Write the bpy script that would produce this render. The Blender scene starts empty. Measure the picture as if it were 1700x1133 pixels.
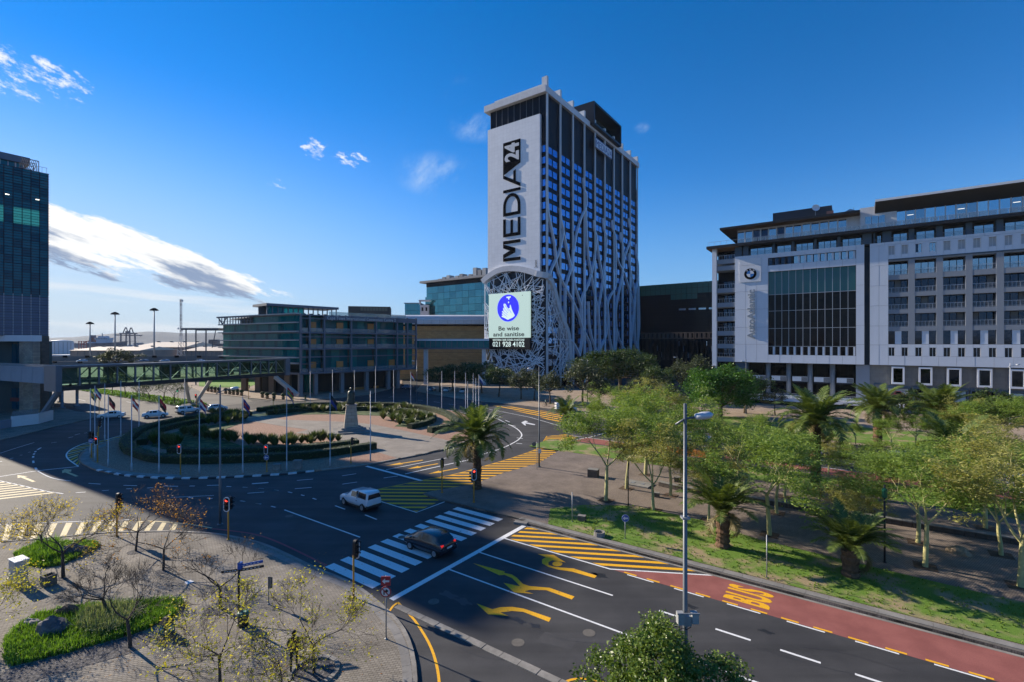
import bpy,bmesh,math,random
import numpy as np
from mathutils import Vector,Matrix
from mathutils.geometry import tessellate_polygon
R=math.radians
scene=bpy.context.scene
COL=scene.collection
PI=math.pi
H=15.0
FPX=800.0
HOR=570.0
cam_d=bpy.data.cameras.new('camera')
cam=bpy.data.objects.new('camera',cam_d)
COL.objects.link(cam)
cam.location=(0,0,H)
cam.rotation_euler=(R(90),0,0)
cam_d.sensor_width=36.0
cam_d.lens=FPX/1700*36
cam_d.shift_y=(HOR-566.5)/1700
cam_d.clip_start=0.3
cam_d.clip_end=60000
scene.camera=cam
SUN_EL=R(23.4)
SUN_AZ=R(59.3)
sdir=Vector((-math.sin(SUN_AZ)*math.cos(SUN_EL),math.cos(SUN_AZ)*math.cos(SUN_EL),math.sin(SUN_EL)))
sun_d=bpy.data.lights.new('sun','SUN')
sun_d.energy=5.0
sun_d.angle=R(0.53)
sun_d.color=(1.0,0.88,0.72)
sun=bpy.data.objects.new('sun',sun_d)
COL.objects.link(sun)
sun.rotation_euler=sdir.to_track_quat('Z','Y').to_euler()
sun.location=(-60,60,80)
world=bpy.data.worlds.new('World')
scene.world=world
world.use_nodes=True
def build_world():
 nt=world.node_tree
 N,L=nt.nodes,nt.links
 N.clear()
 def math_(op,a,b=None,c=None,clamp=False):
  n=N.new('ShaderNodeMath')
  n.operation=op
  n.use_clamp=clamp
  for i,v in enumerate((a,b,c)):
   if v is None:
    continue
   if isinstance(v,(int,float)):
    n.inputs[i].default_value=v
   else:
    L.new(v,n.inputs[i])
  return n.outputs[0]
 def smooth(v,lo,hi):
  n=N.new('ShaderNodeMapRange')
  n.interpolation_type='SMOOTHSTEP'
  L.new(v,n.inputs[0])
  n.inputs[1].default_value=lo
  n.inputs[2].default_value=hi
  return n.outputs[0]
 def mix(fac,a,b):
  n=N.new('ShaderNodeMix')
  n.data_type='RGBA'
  for sock,v in((n.inputs[0],fac),(n.inputs[6],a),(n.inputs[7],b)):
   if isinstance(v,tuple):
    sock.default_value=v
   elif isinstance(v,(int,float)):
    sock.default_value=v
   else:
    L.new(v,sock)
  return n.outputs[2]
 out=N.new('ShaderNodeOutputWorld')
 bg=N.new('ShaderNodeBackground')
 L.new(bg.outputs[0],out.inputs[0])
 sky=N.new('ShaderNodeTexSky')
 sky.sky_type='NISHITA'
 sky.sun_disc=False
 sky.sun_elevation=SUN_EL
 sky.sun_rotation=-SUN_AZ
 sky.altitude=0
 sky.air_density=1.0
 sky.dust_density=0.0
 sky.ozone_density=3.5
 hs=N.new('ShaderNodeHueSaturation')
 hs.inputs['Saturation'].default_value=1.36
 hs.inputs['Value'].default_value=1.0
 L.new(sky.outputs[0],hs.inputs['Color'])
 tint=N.new('ShaderNodeVectorMath')
 tint.operation='MULTIPLY'
 tint.inputs[1].default_value=(1.0,0.94,1.10)
 L.new(hs.outputs[0],tint.inputs[0])
 col=tint.outputs[0]
 tc=N.new('ShaderNodeTexCoord')
 sep=N.new('ShaderNodeSeparateXYZ')
 L.new(tc.outputs['Generated'],sep.inputs[0])
 x,y,z=sep.outputs
 az=math_('ARCTAN2',x,y)
 hor=math_('SQRT',math_('ADD',math_('MULTIPLY',x,x),math_('MULTIPLY',y,y)))
 el=math_('ARCTAN2',z,hor)
 def noise(scale,sx,sy,detail=6,rough=0.55,off=0.0,rot=0.0):
  cmb=N.new('ShaderNodeCombineXYZ')
  ca,sa=math.cos(rot),math.sin(rot)
  a2=math_('ADD',math_('MULTIPLY',az,ca),math_('MULTIPLY',el,sa))
  e2=math_('SUBTRACT',math_('MULTIPLY',el,ca),math_('MULTIPLY',az,sa))
  L.new(math_('MULTIPLY',a2,sx),cmb.inputs[0])
  L.new(math_('MULTIPLY',e2,sy),cmb.inputs[1])
  cmb.inputs[2].default_value=off
  n=N.new('ShaderNodeTexNoise')
  n.inputs['Scale'].default_value=scale
  n.inputs['Detail'].default_value=detail
  n.inputs['Roughness'].default_value=rough
  L.new(cmb.outputs[0],n.inputs['Vector'])
  return n.outputs[0]
 n1=noise(1.0,7,34,10,0.72,0.3,rot=-0.30)
 n2=noise(1.0,5,26,8,0.6,3.3,rot=-0.33)
 nn=math_('SUBTRACT',n1,0.5)
 up=math_('ADD',math_('MULTIPLY',math_('ADD',az,0.423),-0.36),0.094)
 lo=math_('ADD',math_('MULTIPLY',math_('ADD',az,0.423),-0.165),0.066)
 du=math_('ADD',math_('SUBTRACT',up,el),math_('MULTIPLY',nn,0.10))
 dl=math_('ADD',math_('SUBTRACT',el,lo),math_('MULTIPLY',nn,0.22))
 side=math_('MULTIPLY',smooth(az,-1.9,-1.2),math_('SUBTRACT',1.0,smooth(az,-0.47,-0.40)))
 bank=math_('MULTIPLY',math_('MULTIPLY',smooth(du,0.0,0.012),smooth(dl,-0.008,0.014)),side)
 core=math_('MULTIPLY',smooth(n2,0.46,0.60),smooth(du,0.010,0.030))
 n3=noise(1.0,3.2,40,6,0.55,3.1,rot=-0.06)
 veil=math_('MULTIPLY',smooth(n3,0.46,0.66),math_('MULTIPLY',smooth(el,0.0,0.03),math_('SUBTRACT',1.0,smooth(el,0.075,0.14))))
 veil=math_('MULTIPLY',veil,math_('SUBTRACT',1.0,smooth(az,-0.55,-0.25)))
 veil=math_('MULTIPLY',veil,smooth(az,-2.0,-1.3))
 hz=math_('MULTIPLY',math_('SUBTRACT',1.0,smooth(el,-0.02,0.46)),math_('SUBTRACT',1.0,smooth(az,-0.95,0.1)))
 hz=math_('MULTIPLY',hz,smooth(az,-2.2,-1.3))
 n4=noise(1.0,48,95,8,0.68,12.0,rot=-0.25)
 n5=noise(1.0,4.2,6.5,2,0.5,4.4)
 n6=noise(1.0,7,12,8,0.68,21.0,rot=0.75)
 def blob(a0,e0,ra,re):
  da=math_('DIVIDE',math_('SUBTRACT',az,a0),ra)
  de=math_('DIVIDE',math_('SUBTRACT',el,e0),re)
  r=math_('SQRT',math_('ADD',math_('MULTIPLY',da,da),math_('MULTIPLY',de,de)))
  return math_('SUBTRACT',1.0,smooth(r,0.25,1.0))
 def at(px,py):
  a=math.atan2(px-850,800)
  return a,math.atan2(HOR-py,math.hypot(px-850,800))
 puffs=None
 for(px,py,ra,re,k)in((60,118,.085,.022,1.0),(20,146,.05,.014,.9),(95,150,.05,.016,.7),(125,172,.035,.010,.8),(75,92,.06,.012,.4),(522,246,.030,.020,1.0),(582,262,.046,.014,1.0),(468,304,.034,.010,.8),(485,247,.016,.006,.6),(540,272,.016,.008,.6)):
  a0,e0=at(px,py)
  b=math_('MULTIPLY',blob(a0,e0,ra*1.6,re*2.0),k)
  puffs=b if puffs is None else math_('MAXIMUM',puffs,b)
 puffs=smooth(math_('ADD',math_('MULTIPLY',math_('SUBTRACT',n4,0.5),3.4),math_('MULTIPLY',math_('SUBTRACT',puffs,0.84),1.5)),0.0,0.8)
 wis=None
 for(px,py,ra,re,k)in((725,290,.10,.05,1.0),(790,210,.07,.035,.9),(1066,212,.02,.012,.8),(760,150,.05,.03,.45)):
  a0,e0=at(px,py)
  b=math_('MULTIPLY',blob(a0,e0,ra,re),k)
  wis=b if wis is None else math_('MAXIMUM',wis,b)
 wisp=math_('MULTIPLY',wis,smooth(n6,0.42,0.75))
 CL=(6.9,6.9,6.8,1)
 GREY=(1.5,2.1,3.3,1)
 VEIL=(4.9,5.4,5.7,1)
 pale=math_('SUBTRACT',1.0,smooth(el,-0.02,0.34))
 col=mix(math_('MULTIPLY',pale,0.80),col,(1.0,2.5,4.7,1))
 col=mix(math_('MULTIPLY',hz,0.72),col,VEIL)
 col=mix(math_('MULTIPLY',veil,0.55),col,(6.0,6.1,6.2,1))
 col=mix(math_('MULTIPLY',wisp,0.55),col,(4.0,5.0,6.2,1))
 col=mix(math_('MULTIPLY',puffs,0.85),col,CL)
 bcol=mix(math_('MULTIPLY',core,0.95),CL,GREY)
 col=mix(math_('MULTIPLY',bank,0.97),col,bcol)
 L.new(col,bg.inputs[0])
 bg.inputs[1].default_value=0.088
build_world()
vs=scene.view_settings
scene.display_settings.display_device='sRGB'
vs.view_transform='Standard'
vs.look='None'
vs.exposure=0.82
vs.gamma=1.0
vs.use_curve_mapping=False
scene.cycles.max_bounces=7
scene.cycles.diffuse_bounces=3
scene.cycles.glossy_bounces=4
scene.cycles.transmission_bounces=6
scene.cycles.transparent_max_bounces=12
scene.cycles.use_denoising=True
K=H/13.0
GA=R(-35.34)
CU=Vector((math.cos(GA),math.sin(GA),0))
CV=Vector((-math.sin(GA),math.cos(GA),0))
def UV(u,v,z=0.0):
 p=(CU*u+CV*v)*K
 return Vector((p.x,p.y,z))
def G(px,py,z=0.0):
 """ground point (at height z) surveyed from the photo"""
 d=(H-z)*FPX/(py-HOR)
 return Vector(((px-850)/FPX*d,d,z))
def at_depth(px,d,z=0.0):
 return Vector(((px-850)/FPX*d,d,z))
def zrow(py,d):
 return H-(py-HOR)/FPX*d
def face(P,d):
 """vertical plane through P along d: (px, py) -> (distance along, height)"""
 def f(px,py=HOR):
  q=(px-850)/FPX
  s=(P.y*q-P.x)/(d.x-d.y*q)
  D=P.y+s*d.y
  return s,zrow(py,D)
 return f
MATS={}
def mat(name,col,rough=0.7,metal=0.0,var=0.0,vscale=3.0,bump=0.0,bscale=20.0,spec=0.5,emit=None,estr=1.0,coat=0.0,island=0.0,grime=0.0,gscale=0.25):
 if name in MATS:
  return MATS[name]
 m=bpy.data.materials.new(name)
 m.use_nodes=True
 nt=m.node_tree
 N,L=nt.nodes,nt.links
 b=N['Principled BSDF']
 c4=(*col,1.0)
 b.inputs['Base Color'].default_value=c4
 b.inputs['Roughness'].default_value=rough
 b.inputs['Metallic'].default_value=metal
 b.inputs['Specular IOR Level'].default_value=spec
 b.inputs['Coat Weight'].default_value=coat
 if emit:
  b.inputs['Emission Color'].default_value=(*emit,1)
  b.inputs['Emission Strength'].default_value=estr
 src=None
 if var or bump or grime:
  tc=N.new('ShaderNodeTexCoord')
 if var:
  n=N.new('ShaderNodeTexNoise')
  n.inputs['Scale'].default_value=vscale
  n.inputs['Detail'].default_value=8
  n.inputs['Roughness'].default_value=0.65
  L.new(tc.outputs['Object'],n.inputs['Vector'])
  mr=N.new('ShaderNodeMapRange')
  mr.inputs[1].default_value=0.3
  mr.inputs[2].default_value=0.7
  mr.inputs[3].default_value=1-var
  mr.inputs[4].default_value=1+var
  L.new(n.outputs[0],mr.inputs[0])
  src=mr.outputs[0]
 if grime:
  n=N.new('ShaderNodeTexNoise')
  n.inputs['Scale'].default_value=gscale
  n.inputs['Detail'].default_value=6
  L.new(tc.outputs['Object'],n.inputs['Vector'])
  mr=N.new('ShaderNodeMapRange')
  mr.inputs[1].default_value=0.35
  mr.inputs[2].default_value=0.65
  mr.inputs[3].default_value=1-grime
  mr.inputs[4].default_value=1+grime
  L.new(n.outputs[0],mr.inputs[0])
  if src is None:
   src=mr.outputs[0]
  else:
   mm=N.new('ShaderNodeMath')
   mm.operation='MULTIPLY'
   L.new(src,mm.inputs[0])
   L.new(mr.outputs[0],mm.inputs[1])
   src=mm.outputs[0]
 if island:
  gn=N.new('ShaderNodeNewGeometry')
  mr=N.new('ShaderNodeMapRange')
  mr.inputs[3].default_value=1-island
  mr.inputs[4].default_value=1+island
  L.new(gn.outputs['Random Per Island'],mr.inputs[0])
  if src is None:
   src=mr.outputs[0]
  else:
   mm=N.new('ShaderNodeMath')
   mm.operation='MULTIPLY'
   L.new(src,mm.inputs[0])
   L.new(mr.outputs[0],mm.inputs[1])
   src=mm.outputs[0]
 if src is not None:
  mx=N.new('ShaderNodeVectorMath')
  mx.operation='SCALE'
  mx.inputs[0].default_value=col
  L.new(src,mx.inputs['Scale'])
  L.new(mx.outputs[0],b.inputs['Base Color'])
 if bump:
  n2=N.new('ShaderNodeTexNoise')
  n2.inputs['Scale'].default_value=bscale
  n2.inputs['Detail'].default_value=5
  L.new(tc.outputs['Object'],n2.inputs['Vector'])
  bp=N.new('ShaderNodeBump')
  bp.inputs['Strength'].default_value=bump
  bp.inputs['Distance'].default_value=0.02
  L.new(n2.outputs[0],bp.inputs['Height'])
  L.new(bp.outputs[0],b.inputs['Normal'])
 MATS[name]=m
 return m
def mat_leaf(name,c1,c2,trans=0.35,rough=0.55):
 """leaf faces: colour varies leaf by leaf, light passes through"""
 if name in MATS:
  return MATS[name]
 m=bpy.data.materials.new(name)
 m.use_nodes=True
 nt=m.node_tree
 N,L=nt.nodes,nt.links
 N.clear()
 out=N.new('ShaderNodeOutputMaterial')
 gn=N.new('ShaderNodeNewGeometry')
 mx=N.new('ShaderNodeMix')
 mx.data_type='RGBA'
 mx.inputs[6].default_value=(*c1,1)
 mx.inputs[7].default_value=(*c2,1)
 L.new(gn.outputs['Random Per Island'],mx.inputs[0])
 p=N.new('ShaderNodeBsdfPrincipled')
 p.inputs['Roughness'].default_value=rough
 p.inputs['Specular IOR Level'].default_value=0.35
 L.new(mx.outputs[2],p.inputs['Base Color'])
 t=N.new('ShaderNodeBsdfTranslucent')
 g=N.new('ShaderNodeVectorMath')
 g.operation='MULTIPLY'
 g.inputs[1].default_value=(1.25,1.2,0.55)
 L.new(mx.outputs[2],g.inputs[0])
 L.new(g.outputs[0],t.inputs[0])
 ms=N.new('ShaderNodeMixShader')
 ms.inputs[0].default_value=trans
 L.new(p.outputs[0],ms.inputs[1])
 L.new(t.outputs[0],ms.inputs[2])
 L.new(ms.outputs[0],out.inputs[0])
 MATS[name]=m
 return m
def mat_mix(name,c1,c2,scale,lo=0.42,hi=0.58,rough=0.9,detail=8,c3=None,fine=0.25,fscale=40,bump=0.3,bscale=60,spec=0.3,streak=0):
 """two colours of the ground itself in noisy patches, plus fine grain"""
 if name in MATS:
  return MATS[name]
 m=bpy.data.materials.new(name)
 m.use_nodes=True
 nt=m.node_tree
 N,L=nt.nodes,nt.links
 b=N['Principled BSDF']
 b.inputs['Roughness'].default_value=rough
 b.inputs['Specular IOR Level'].default_value=spec
 tc=N.new('ShaderNodeTexCoord')
 n=N.new('ShaderNodeTexNoise')
 n.inputs['Scale'].default_value=scale
 n.inputs['Detail'].default_value=detail
 n.inputs['Roughness'].default_value=0.6
 L.new(tc.outputs['Object'],n.inputs['Vector'])
 mr=N.new('ShaderNodeMapRange')
 mr.interpolation_type='SMOOTHSTEP'
 mr.inputs[1].default_value=lo
 mr.inputs[2].default_value=hi
 L.new(n.outputs[0],mr.inputs[0])
 mx=N.new('ShaderNodeMix')
 mx.data_type='RGBA'
 mx.inputs[6].default_value=(*c1,1)
 mx.inputs[7].default_value=(*c2,1)
 L.new(mr.outputs[0],mx.inputs[0])
 n2=N.new('ShaderNodeTexNoise')
 n2.inputs['Scale'].default_value=fscale
 n2.inputs['Detail'].default_value=4
 L.new(tc.outputs['Object'],n2.inputs['Vector'])
 mr2=N.new('ShaderNodeMapRange')
 mr2.inputs[1].default_value=0.3
 mr2.inputs[2].default_value=0.7
 mr2.inputs[3].default_value=1-fine
 mr2.inputs[4].default_value=1+fine
 L.new(n2.outputs[0],mr2.inputs[0])
 sc=N.new('ShaderNodeVectorMath')
 sc.operation='SCALE'
 L.new(mx.outputs[2],sc.inputs[0])
 if streak:
  mp=N.new('ShaderNodeMapping')
  mp.inputs['Rotation'].default_value=(0,0,-GA)
  mp.inputs['Scale'].default_value=(.035,.9,1)
  L.new(tc.outputs['Object'],mp.inputs[0])
  n4=N.new('ShaderNodeTexNoise')
  n4.inputs['Scale'].default_value=1.0
  n4.inputs['Detail'].default_value=5
  L.new(mp.outputs[0],n4.inputs['Vector'])
  mr4=N.new('ShaderNodeMapRange')
  mr4.inputs[1].default_value=.3
  mr4.inputs[2].default_value=.7
  mr4.inputs[3].default_value=1-streak
  mr4.inputs[4].default_value=1+streak
  L.new(n4.outputs[0],mr4.inputs[0])
  mm=N.new('ShaderNodeMath')
  mm.operation='MULTIPLY'
  L.new(mr2.outputs[0],mm.inputs[0])
  L.new(mr4.outputs[0],mm.inputs[1])
  L.new(mm.outputs[0],sc.inputs['Scale'])
 else:
  L.new(mr2.outputs[0],sc.inputs['Scale'])
 L.new(sc.outputs[0],b.inputs['Base Color'])
 if bump:
  n3=N.new('ShaderNodeTexNoise')
  n3.inputs['Scale'].default_value=bscale
  n3.inputs['Detail'].default_value=4
  L.new(tc.outputs['Object'],n3.inputs['Vector'])
  bp=N.new('ShaderNodeBump')
  bp.inputs['Strength'].default_value=bump
  bp.inputs['Distance'].default_value=0.03
  L.new(n3.outputs[0],bp.inputs['Height'])
  L.new(bp.outputs[0],b.inputs['Normal'])
 MATS[name]=m
 return m
def mat_brick(name,c1,c2,mortar,bw=0.22,bh=0.11,ms=0.012,rough=0.9,rot=0.0,vert=False,dirt=0.25,off=0.5,bump=0.4,vaxis='x'):
 """small bricks, pavers or tiles"""
 if name in MATS:
  return MATS[name]
 m=bpy.data.materials.new(name)
 m.use_nodes=True
 nt=m.node_tree
 N,L=nt.nodes,nt.links
 b=N['Principled BSDF']
 b.inputs['Roughness'].default_value=rough
 b.inputs['Specular IOR Level'].default_value=0.3
 tc=N.new('ShaderNodeTexCoord')
 mp=N.new('ShaderNodeMapping')
 if vert:
  sp=N.new('ShaderNodeSeparateXYZ')
  cb=N.new('ShaderNodeCombineXYZ')
  L.new(tc.outputs['Object'],sp.inputs[0])
  L.new(sp.outputs[0 if vaxis=='x' else 1],cb.inputs[0])
  L.new(sp.outputs[2],cb.inputs[1])
  L.new(cb.outputs[0],mp.inputs[0])
 else:
  L.new(tc.outputs['Object'],mp.inputs[0])
 mp.inputs['Rotation'].default_value=(0,0,rot)
 br=N.new('ShaderNodeTexBrick')
 br.inputs['Color1'].default_value=(*c1,1)
 br.inputs['Color2'].default_value=(*c2,1)
 br.inputs['Mortar'].default_value=(*mortar,1)
 br.inputs['Scale'].default_value=1.0
 br.inputs['Mortar Size'].default_value=ms
 br.inputs['Brick Width'].default_value=bw
 br.inputs['Row Height'].default_value=bh
 br.offset=off
 L.new(mp.outputs[0],br.inputs['Vector'])
 n=N.new('ShaderNodeTexNoise')
 n.inputs['Scale'].default_value=0.35
 n.inputs['Detail'].default_value=9
 n.inputs['Roughness'].default_value=0.65
 L.new(tc.outputs['Object'],n.inputs['Vector'])
 mr=N.new('ShaderNodeMapRange')
 mr.inputs[1].default_value=0.3
 mr.inputs[2].default_value=0.7
 mr.inputs[3].default_value=1-dirt
 mr.inputs[4].default_value=1+dirt
 L.new(n.outputs[0],mr.inputs[0])
 sc=N.new('ShaderNodeVectorMath')
 sc.operation='SCALE'
 L.new(br.outputs['Color'],sc.inputs[0])
 L.new(mr.outputs[0],sc.inputs['Scale'])
 L.new(sc.outputs[0],b.inputs['Base Color'])
 bp=N.new('ShaderNodeBump')
 bp.inputs['Strength'].default_value=bump
 bp.inputs['Distance'].default_value=0.01
 bp.invert=True
 L.new(br.outputs['Fac'],bp.inputs['Height'])
 L.new(bp.outputs[0],b.inputs['Normal'])
 MATS[name]=m
 return m
def mat_glass(name,col,rough=0.03,tint=(0.8,0.95,0.9),see=0.55,spec=0.9):
 """architectural pane: partly clear, partly mirror"""
 if name in MATS:
  return MATS[name]
 m=bpy.data.materials.new(name)
 m.use_nodes=True
 nt=m.node_tree
 N,L=nt.nodes,nt.links
 N.clear()
 out=N.new('ShaderNodeOutputMaterial')
 tr=N.new('ShaderNodeBsdfTransparent')
 tr.inputs[0].default_value=(*tint,1)
 p=N.new('ShaderNodeBsdfPrincipled')
 p.inputs['Base Color'].default_value=(*col,1)
 p.inputs['Roughness'].default_value=rough
 p.inputs['Specular IOR Level'].default_value=spec
 p.inputs['IOR'].default_value=1.6
 fr=N.new('ShaderNodeFresnel')
 fr.inputs[0].default_value=1.5
 ad=N.new('ShaderNodeMath')
 ad.operation='MULTIPLY_ADD'
 ad.inputs[1].default_value=1.0
 ad.inputs[2].default_value=1-see
 ad.use_clamp=True
 L.new(fr.outputs[0],ad.inputs[0])
 ms=N.new('ShaderNodeMixShader')
 L.new(ad.outputs[0],ms.inputs[0])
 L.new(tr.outputs[0],ms.inputs[1])
 L.new(p.outputs[0],ms.inputs[2])
 L.new(ms.outputs[0],out.inputs[0])
 MATS[name]=m
 return m
class MB:
 def __init__(s):
  s.v=[]
  s.f=[]
 def add(s,vs,fs):
  o=len(s.v)
  s.v.extend([tuple(p)for p in vs])
  s.f.extend([tuple(i+o for i in f)for f in fs])
  return s
 def box(s,x0,x1,y0,y1,z0,z1):
  return s.add([(x0,y0,z0),(x1,y0,z0),(x1,y1,z0),(x0,y1,z0),(x0,y0,z1),(x1,y0,z1),(x1,y1,z1),(x0,y1,z1)],[(0,3,2,1),(4,5,6,7),(0,1,5,4),(1,2,6,5),(2,3,7,6),(3,0,4,7)])
 def cbox(s,c,size):
  return s.box(c[0]-size[0]/2,c[0]+size[0]/2,c[1]-size[1]/2,c[1]+size[1]/2,c[2]-size[2]/2,c[2]+size[2]/2)
 def bar(s,p0,p1,w,h,up=(0,0,1)):
  """rectangular bar from p0 to p1, w wide, h high along 'up'"""
  p0,p1=Vector(p0),Vector(p1)
  d=(p1-p0).normalized()
  u=Vector(up)
  sd=d.cross(u)
  if sd.length<1e-5:
   sd=d.cross(Vector((1,0,0)))
  sd.normalize()
  u=sd.cross(d).normalized()
  a,b=sd*w/2,u*h/2
  vs=[p0-a-b,p0+a-b,p0+a+b,p0-a+b,p1-a-b,p1+a-b,p1+a+b,p1-a+b]
  return s.add(vs,[(0,1,2,3),(7,6,5,4),(0,4,5,1),(1,5,6,2),(2,6,7,3),(3,7,4,0)])
 def tube(s,pts,radii,n=8,cap=True):
  pts=[Vector(p)for p in pts]
  if isinstance(radii,(int,float)):
   radii=[radii]*len(pts)
  o=len(s.v)
  ref=None
  for i,p in enumerate(pts):
   if i==0:
    d=pts[1]-pts[0]
   elif i==len(pts)-1:
    d=pts[-1]-pts[-2]
   else:
    d=pts[i+1]-pts[i-1]
   d.normalize()
   if ref is None:
    ref=Vector((0,0,1))if abs(d.z)<0.9 else Vector((1,0,0))
   sd=d.cross(ref)
   if sd.length<1e-4:
    sd=d.cross(Vector((0,1,0.3)))
   sd.normalize()
   up=sd.cross(d)
   ref=up
   for k in range(n):
    a=2*PI*k/n
    s.v.append(tuple(p+(sd*math.cos(a)+up*math.sin(a))*radii[i]))
  for i in range(len(pts)-1):
   for k in range(n):
    a,b=o+i*n+k,o+i*n+(k+1)%n
    s.f.append((a,b,b+n,a+n))
  if cap:
   s.f.append(tuple(o+k for k in range(n))[::-1])
   e=o+(len(pts)-1)*n
   s.f.append(tuple(e+k for k in range(n)))
  return s
 def lathe(s,prof,n=16,c=(0,0,0),cap=True):
  o=len(s.v)
  for r,z in prof:
   for k in range(n):
    a=2*PI*k/n
    s.v.append((c[0]+r*math.cos(a),c[1]+r*math.sin(a),c[2]+z))
  for i in range(len(prof)-1):
   for k in range(n):
    a,b=o+i*n+k,o+i*n+(k+1)%n
    s.f.append((a,b,b+n,a+n))
  if cap:
   s.f.append(tuple(o+k for k in range(n))[::-1])
   e=o+(len(prof)-1)*n
   s.f.append(tuple(e+k for k in range(n)))
  return s
 def prism(s,poly,z0,z1):
  """vertical prism over a (possibly concave) 2-D outline"""
  poly=[(p[0],p[1])for p in poly]
  ar=sum(poly[i][0]*poly[(i+1)%len(poly)][1]-poly[(i+1)%len(poly)][0]*poly[i][1]for i in range(len(poly)))
  if ar<0:
   poly=poly[::-1]
  n=len(poly)
  vs=[(x,y,z0)for x,y in poly]+[(x,y,z1)for x,y in poly]
  tri=tessellate_polygon([[Vector((x,y,0))for x,y in poly]])
  fs=[]
  for t in tri:
   a,b,c=(Vector(poly[i])for i in t)
   if(b-a).cross(c-a)<0:
    t=(t[0],t[2],t[1])
   fs.append(tuple(i+n for i in t))
   fs.append((t[2],t[1],t[0]))
  for i in range(n):
   j=(i+1)%n
   fs.append((i,j,j+n,i+n))
  return s.add(vs,fs)
 def extrude_xz(s,poly,y0,y1):
  """prism of an outline drawn in x,z, between y0 (front) and y1"""
  b=MB().prism(poly,-y1,-y0)
  return s.add([(x,-z,y)for x,y,z in b.v],b.f)
 def sheet(s,poly,z):
  poly=[(p[0],p[1])for p in poly]
  tri=tessellate_polygon([[Vector((x,y,0))for x,y in poly]])
  fs=[]
  for t in tri:
   a,b,c=(Vector(poly[i])for i in t)
   if(b-a).cross(c-a)<0:
    t=(t[0],t[2],t[1])
   fs.append(tuple(t))
  return s.add([(x,y,z)for x,y in poly],fs)
 def strip(s,pts,w,z):
  """flat band w wide along a ground polyline"""
  pts=[Vector((p[0],p[1],0))for p in pts]
  o=len(s.v)
  for i,p in enumerate(pts):
   d=(pts[min(i+1,len(pts)-1)]-pts[max(i-1,0)]).normalized()
   nrm=Vector((-d.y,d.x,0))
   for sg in(1,-1):
    q=p+nrm*w/2*sg
    s.v.append((q.x,q.y,z))
  for i in range(len(pts)-1):
   a=o+2*i
   s.f.append((a,a+1,a+3,a+2))
  return s
 def mesh(s,name,m,smooth=False):
  me=bpy.data.meshes.new(name)
  me.from_pydata(s.v,[],s.f)
  if m is not None:
   me.materials.append(m)
  if smooth:
   me.polygons.foreach_set('use_smooth',[True]*len(me.polygons))
  me.update()
  return me
 def build(s,name,m,parent=None,smooth=False,loc=None,rotz=None):
  return link(name,s.mesh(name,m,smooth),parent,loc,rotz)
def link(name,me,parent=None,loc=None,rotz=None,scale=None):
 o=bpy.data.objects.new(name,me)
 COL.objects.link(o)
 if parent is not None:
  o.parent=parent
 if loc is not None:
  o.location=loc
 if rotz is not None:
  o.rotation_euler=(0,0,rotz)
 if scale is not None:
  o.scale=scale
 return o
_cube={}
tilt=random.Random(2)
def piece(name,m,parent,x0,x1,y0,y1,z0,z1):
 """box-shaped piece that shares one mesh with its kind"""
 if m.name not in _cube:
  _cube[m.name]=MB().box(-.5,.5,-.5,.5,-.5,.5).mesh(name,m)
 o=link(name,_cube[m.name],parent,((x0+x1)/2,(y0+y1)/2,(z0+z1)/2),None,(abs(x1-x0),abs(y1-y0),abs(z1-z0)))
 if name in('window','glass_pane'):
  o.rotation_euler=(tilt.uniform(-.012,.012),0,tilt.uniform(-.012,.012))
 return o
_rod={}
def rod(name,m,parent,p0,p1,w,h=None,n=4):
 """straight bar piece between two points sharing one mesh"""
 key=(m.name,n)
 if key not in _rod:
  _rod[key]=MB().tube([(0,0,0),(0,0,1)],0.5*(math.sqrt(2)if n==4 else 1),n).mesh(name,m)
 p0,p1=Vector(p0),Vector(p1)
 d=p1-p0
 o=link(name,_rod[key],parent,p0)
 q=d.to_track_quat('Z','Y')
 o.rotation_euler=(q.to_matrix()@Matrix.Rotation(PI/4 if n==4 else 0,3,'Z')).to_euler()
 o.scale=(w,w,d.length)
 return o
def thing(name,label,cat,loc=(0,0,0),rotz=0.0,group=None):
 o=bpy.data.objects.new(name,None)
 COL.objects.link(o)
 o.empty_display_size=0.3
 o.location=loc
 o.rotation_euler=(0,0,rotz)
 o['label']=label
 o['category']=cat
 if group:
  o['group']=group
 return o
def tag(o,label,cat,group=None,kind=None):
 o['label']=label
 o['category']=cat
 if group:
  o['group']=group
 if kind:
  o['kind']=kind
 return o
def struct(o):
 o['kind']='structure'
 return o
def copy_tree(o,parent=None):
 c=o.copy()
 COL.objects.link(c)
 if parent is not None:
  c.parent=parent
 for ch in list(o.children):
  copy_tree(ch,c)
 return c
def dup(o,loc,rotz,label=None,group=None,scale=None):
 c=copy_tree(o)
 c.location=loc
 c.rotation_euler=(0,0,rotz)
 if scale:
  c.scale=(scale,scale,scale)if isinstance(scale,(int,float))else scale
 if label:
  c['label']=label
 if group:
  c['group']=group
 return c
def text_mesh(body,size,extrude,m,bold=0.0,align='LEFT',name='lettering',spacing=1.0):
 cu=bpy.data.curves.new('t','FONT')
 cu.body=body
 cu.size=size
 cu.extrude=extrude
 cu.offset=bold
 cu.align_x=align
 cu.space_character=spacing
 cu.resolution_u=3
 ob=bpy.data.objects.new('t',cu)
 COL.objects.link(ob)
 dg=bpy.context.evaluated_depsgraph_get()
 me=bpy.data.meshes.new_from_object(ob.evaluated_get(dg))
 bpy.data.objects.remove(ob)
 bpy.data.curves.remove(cu)
 me.name=name
 me.materials.clear()
 me.materials.append(m)
 return me
def lerp(a,b,t):
 return a+(b-a)*t
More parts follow.
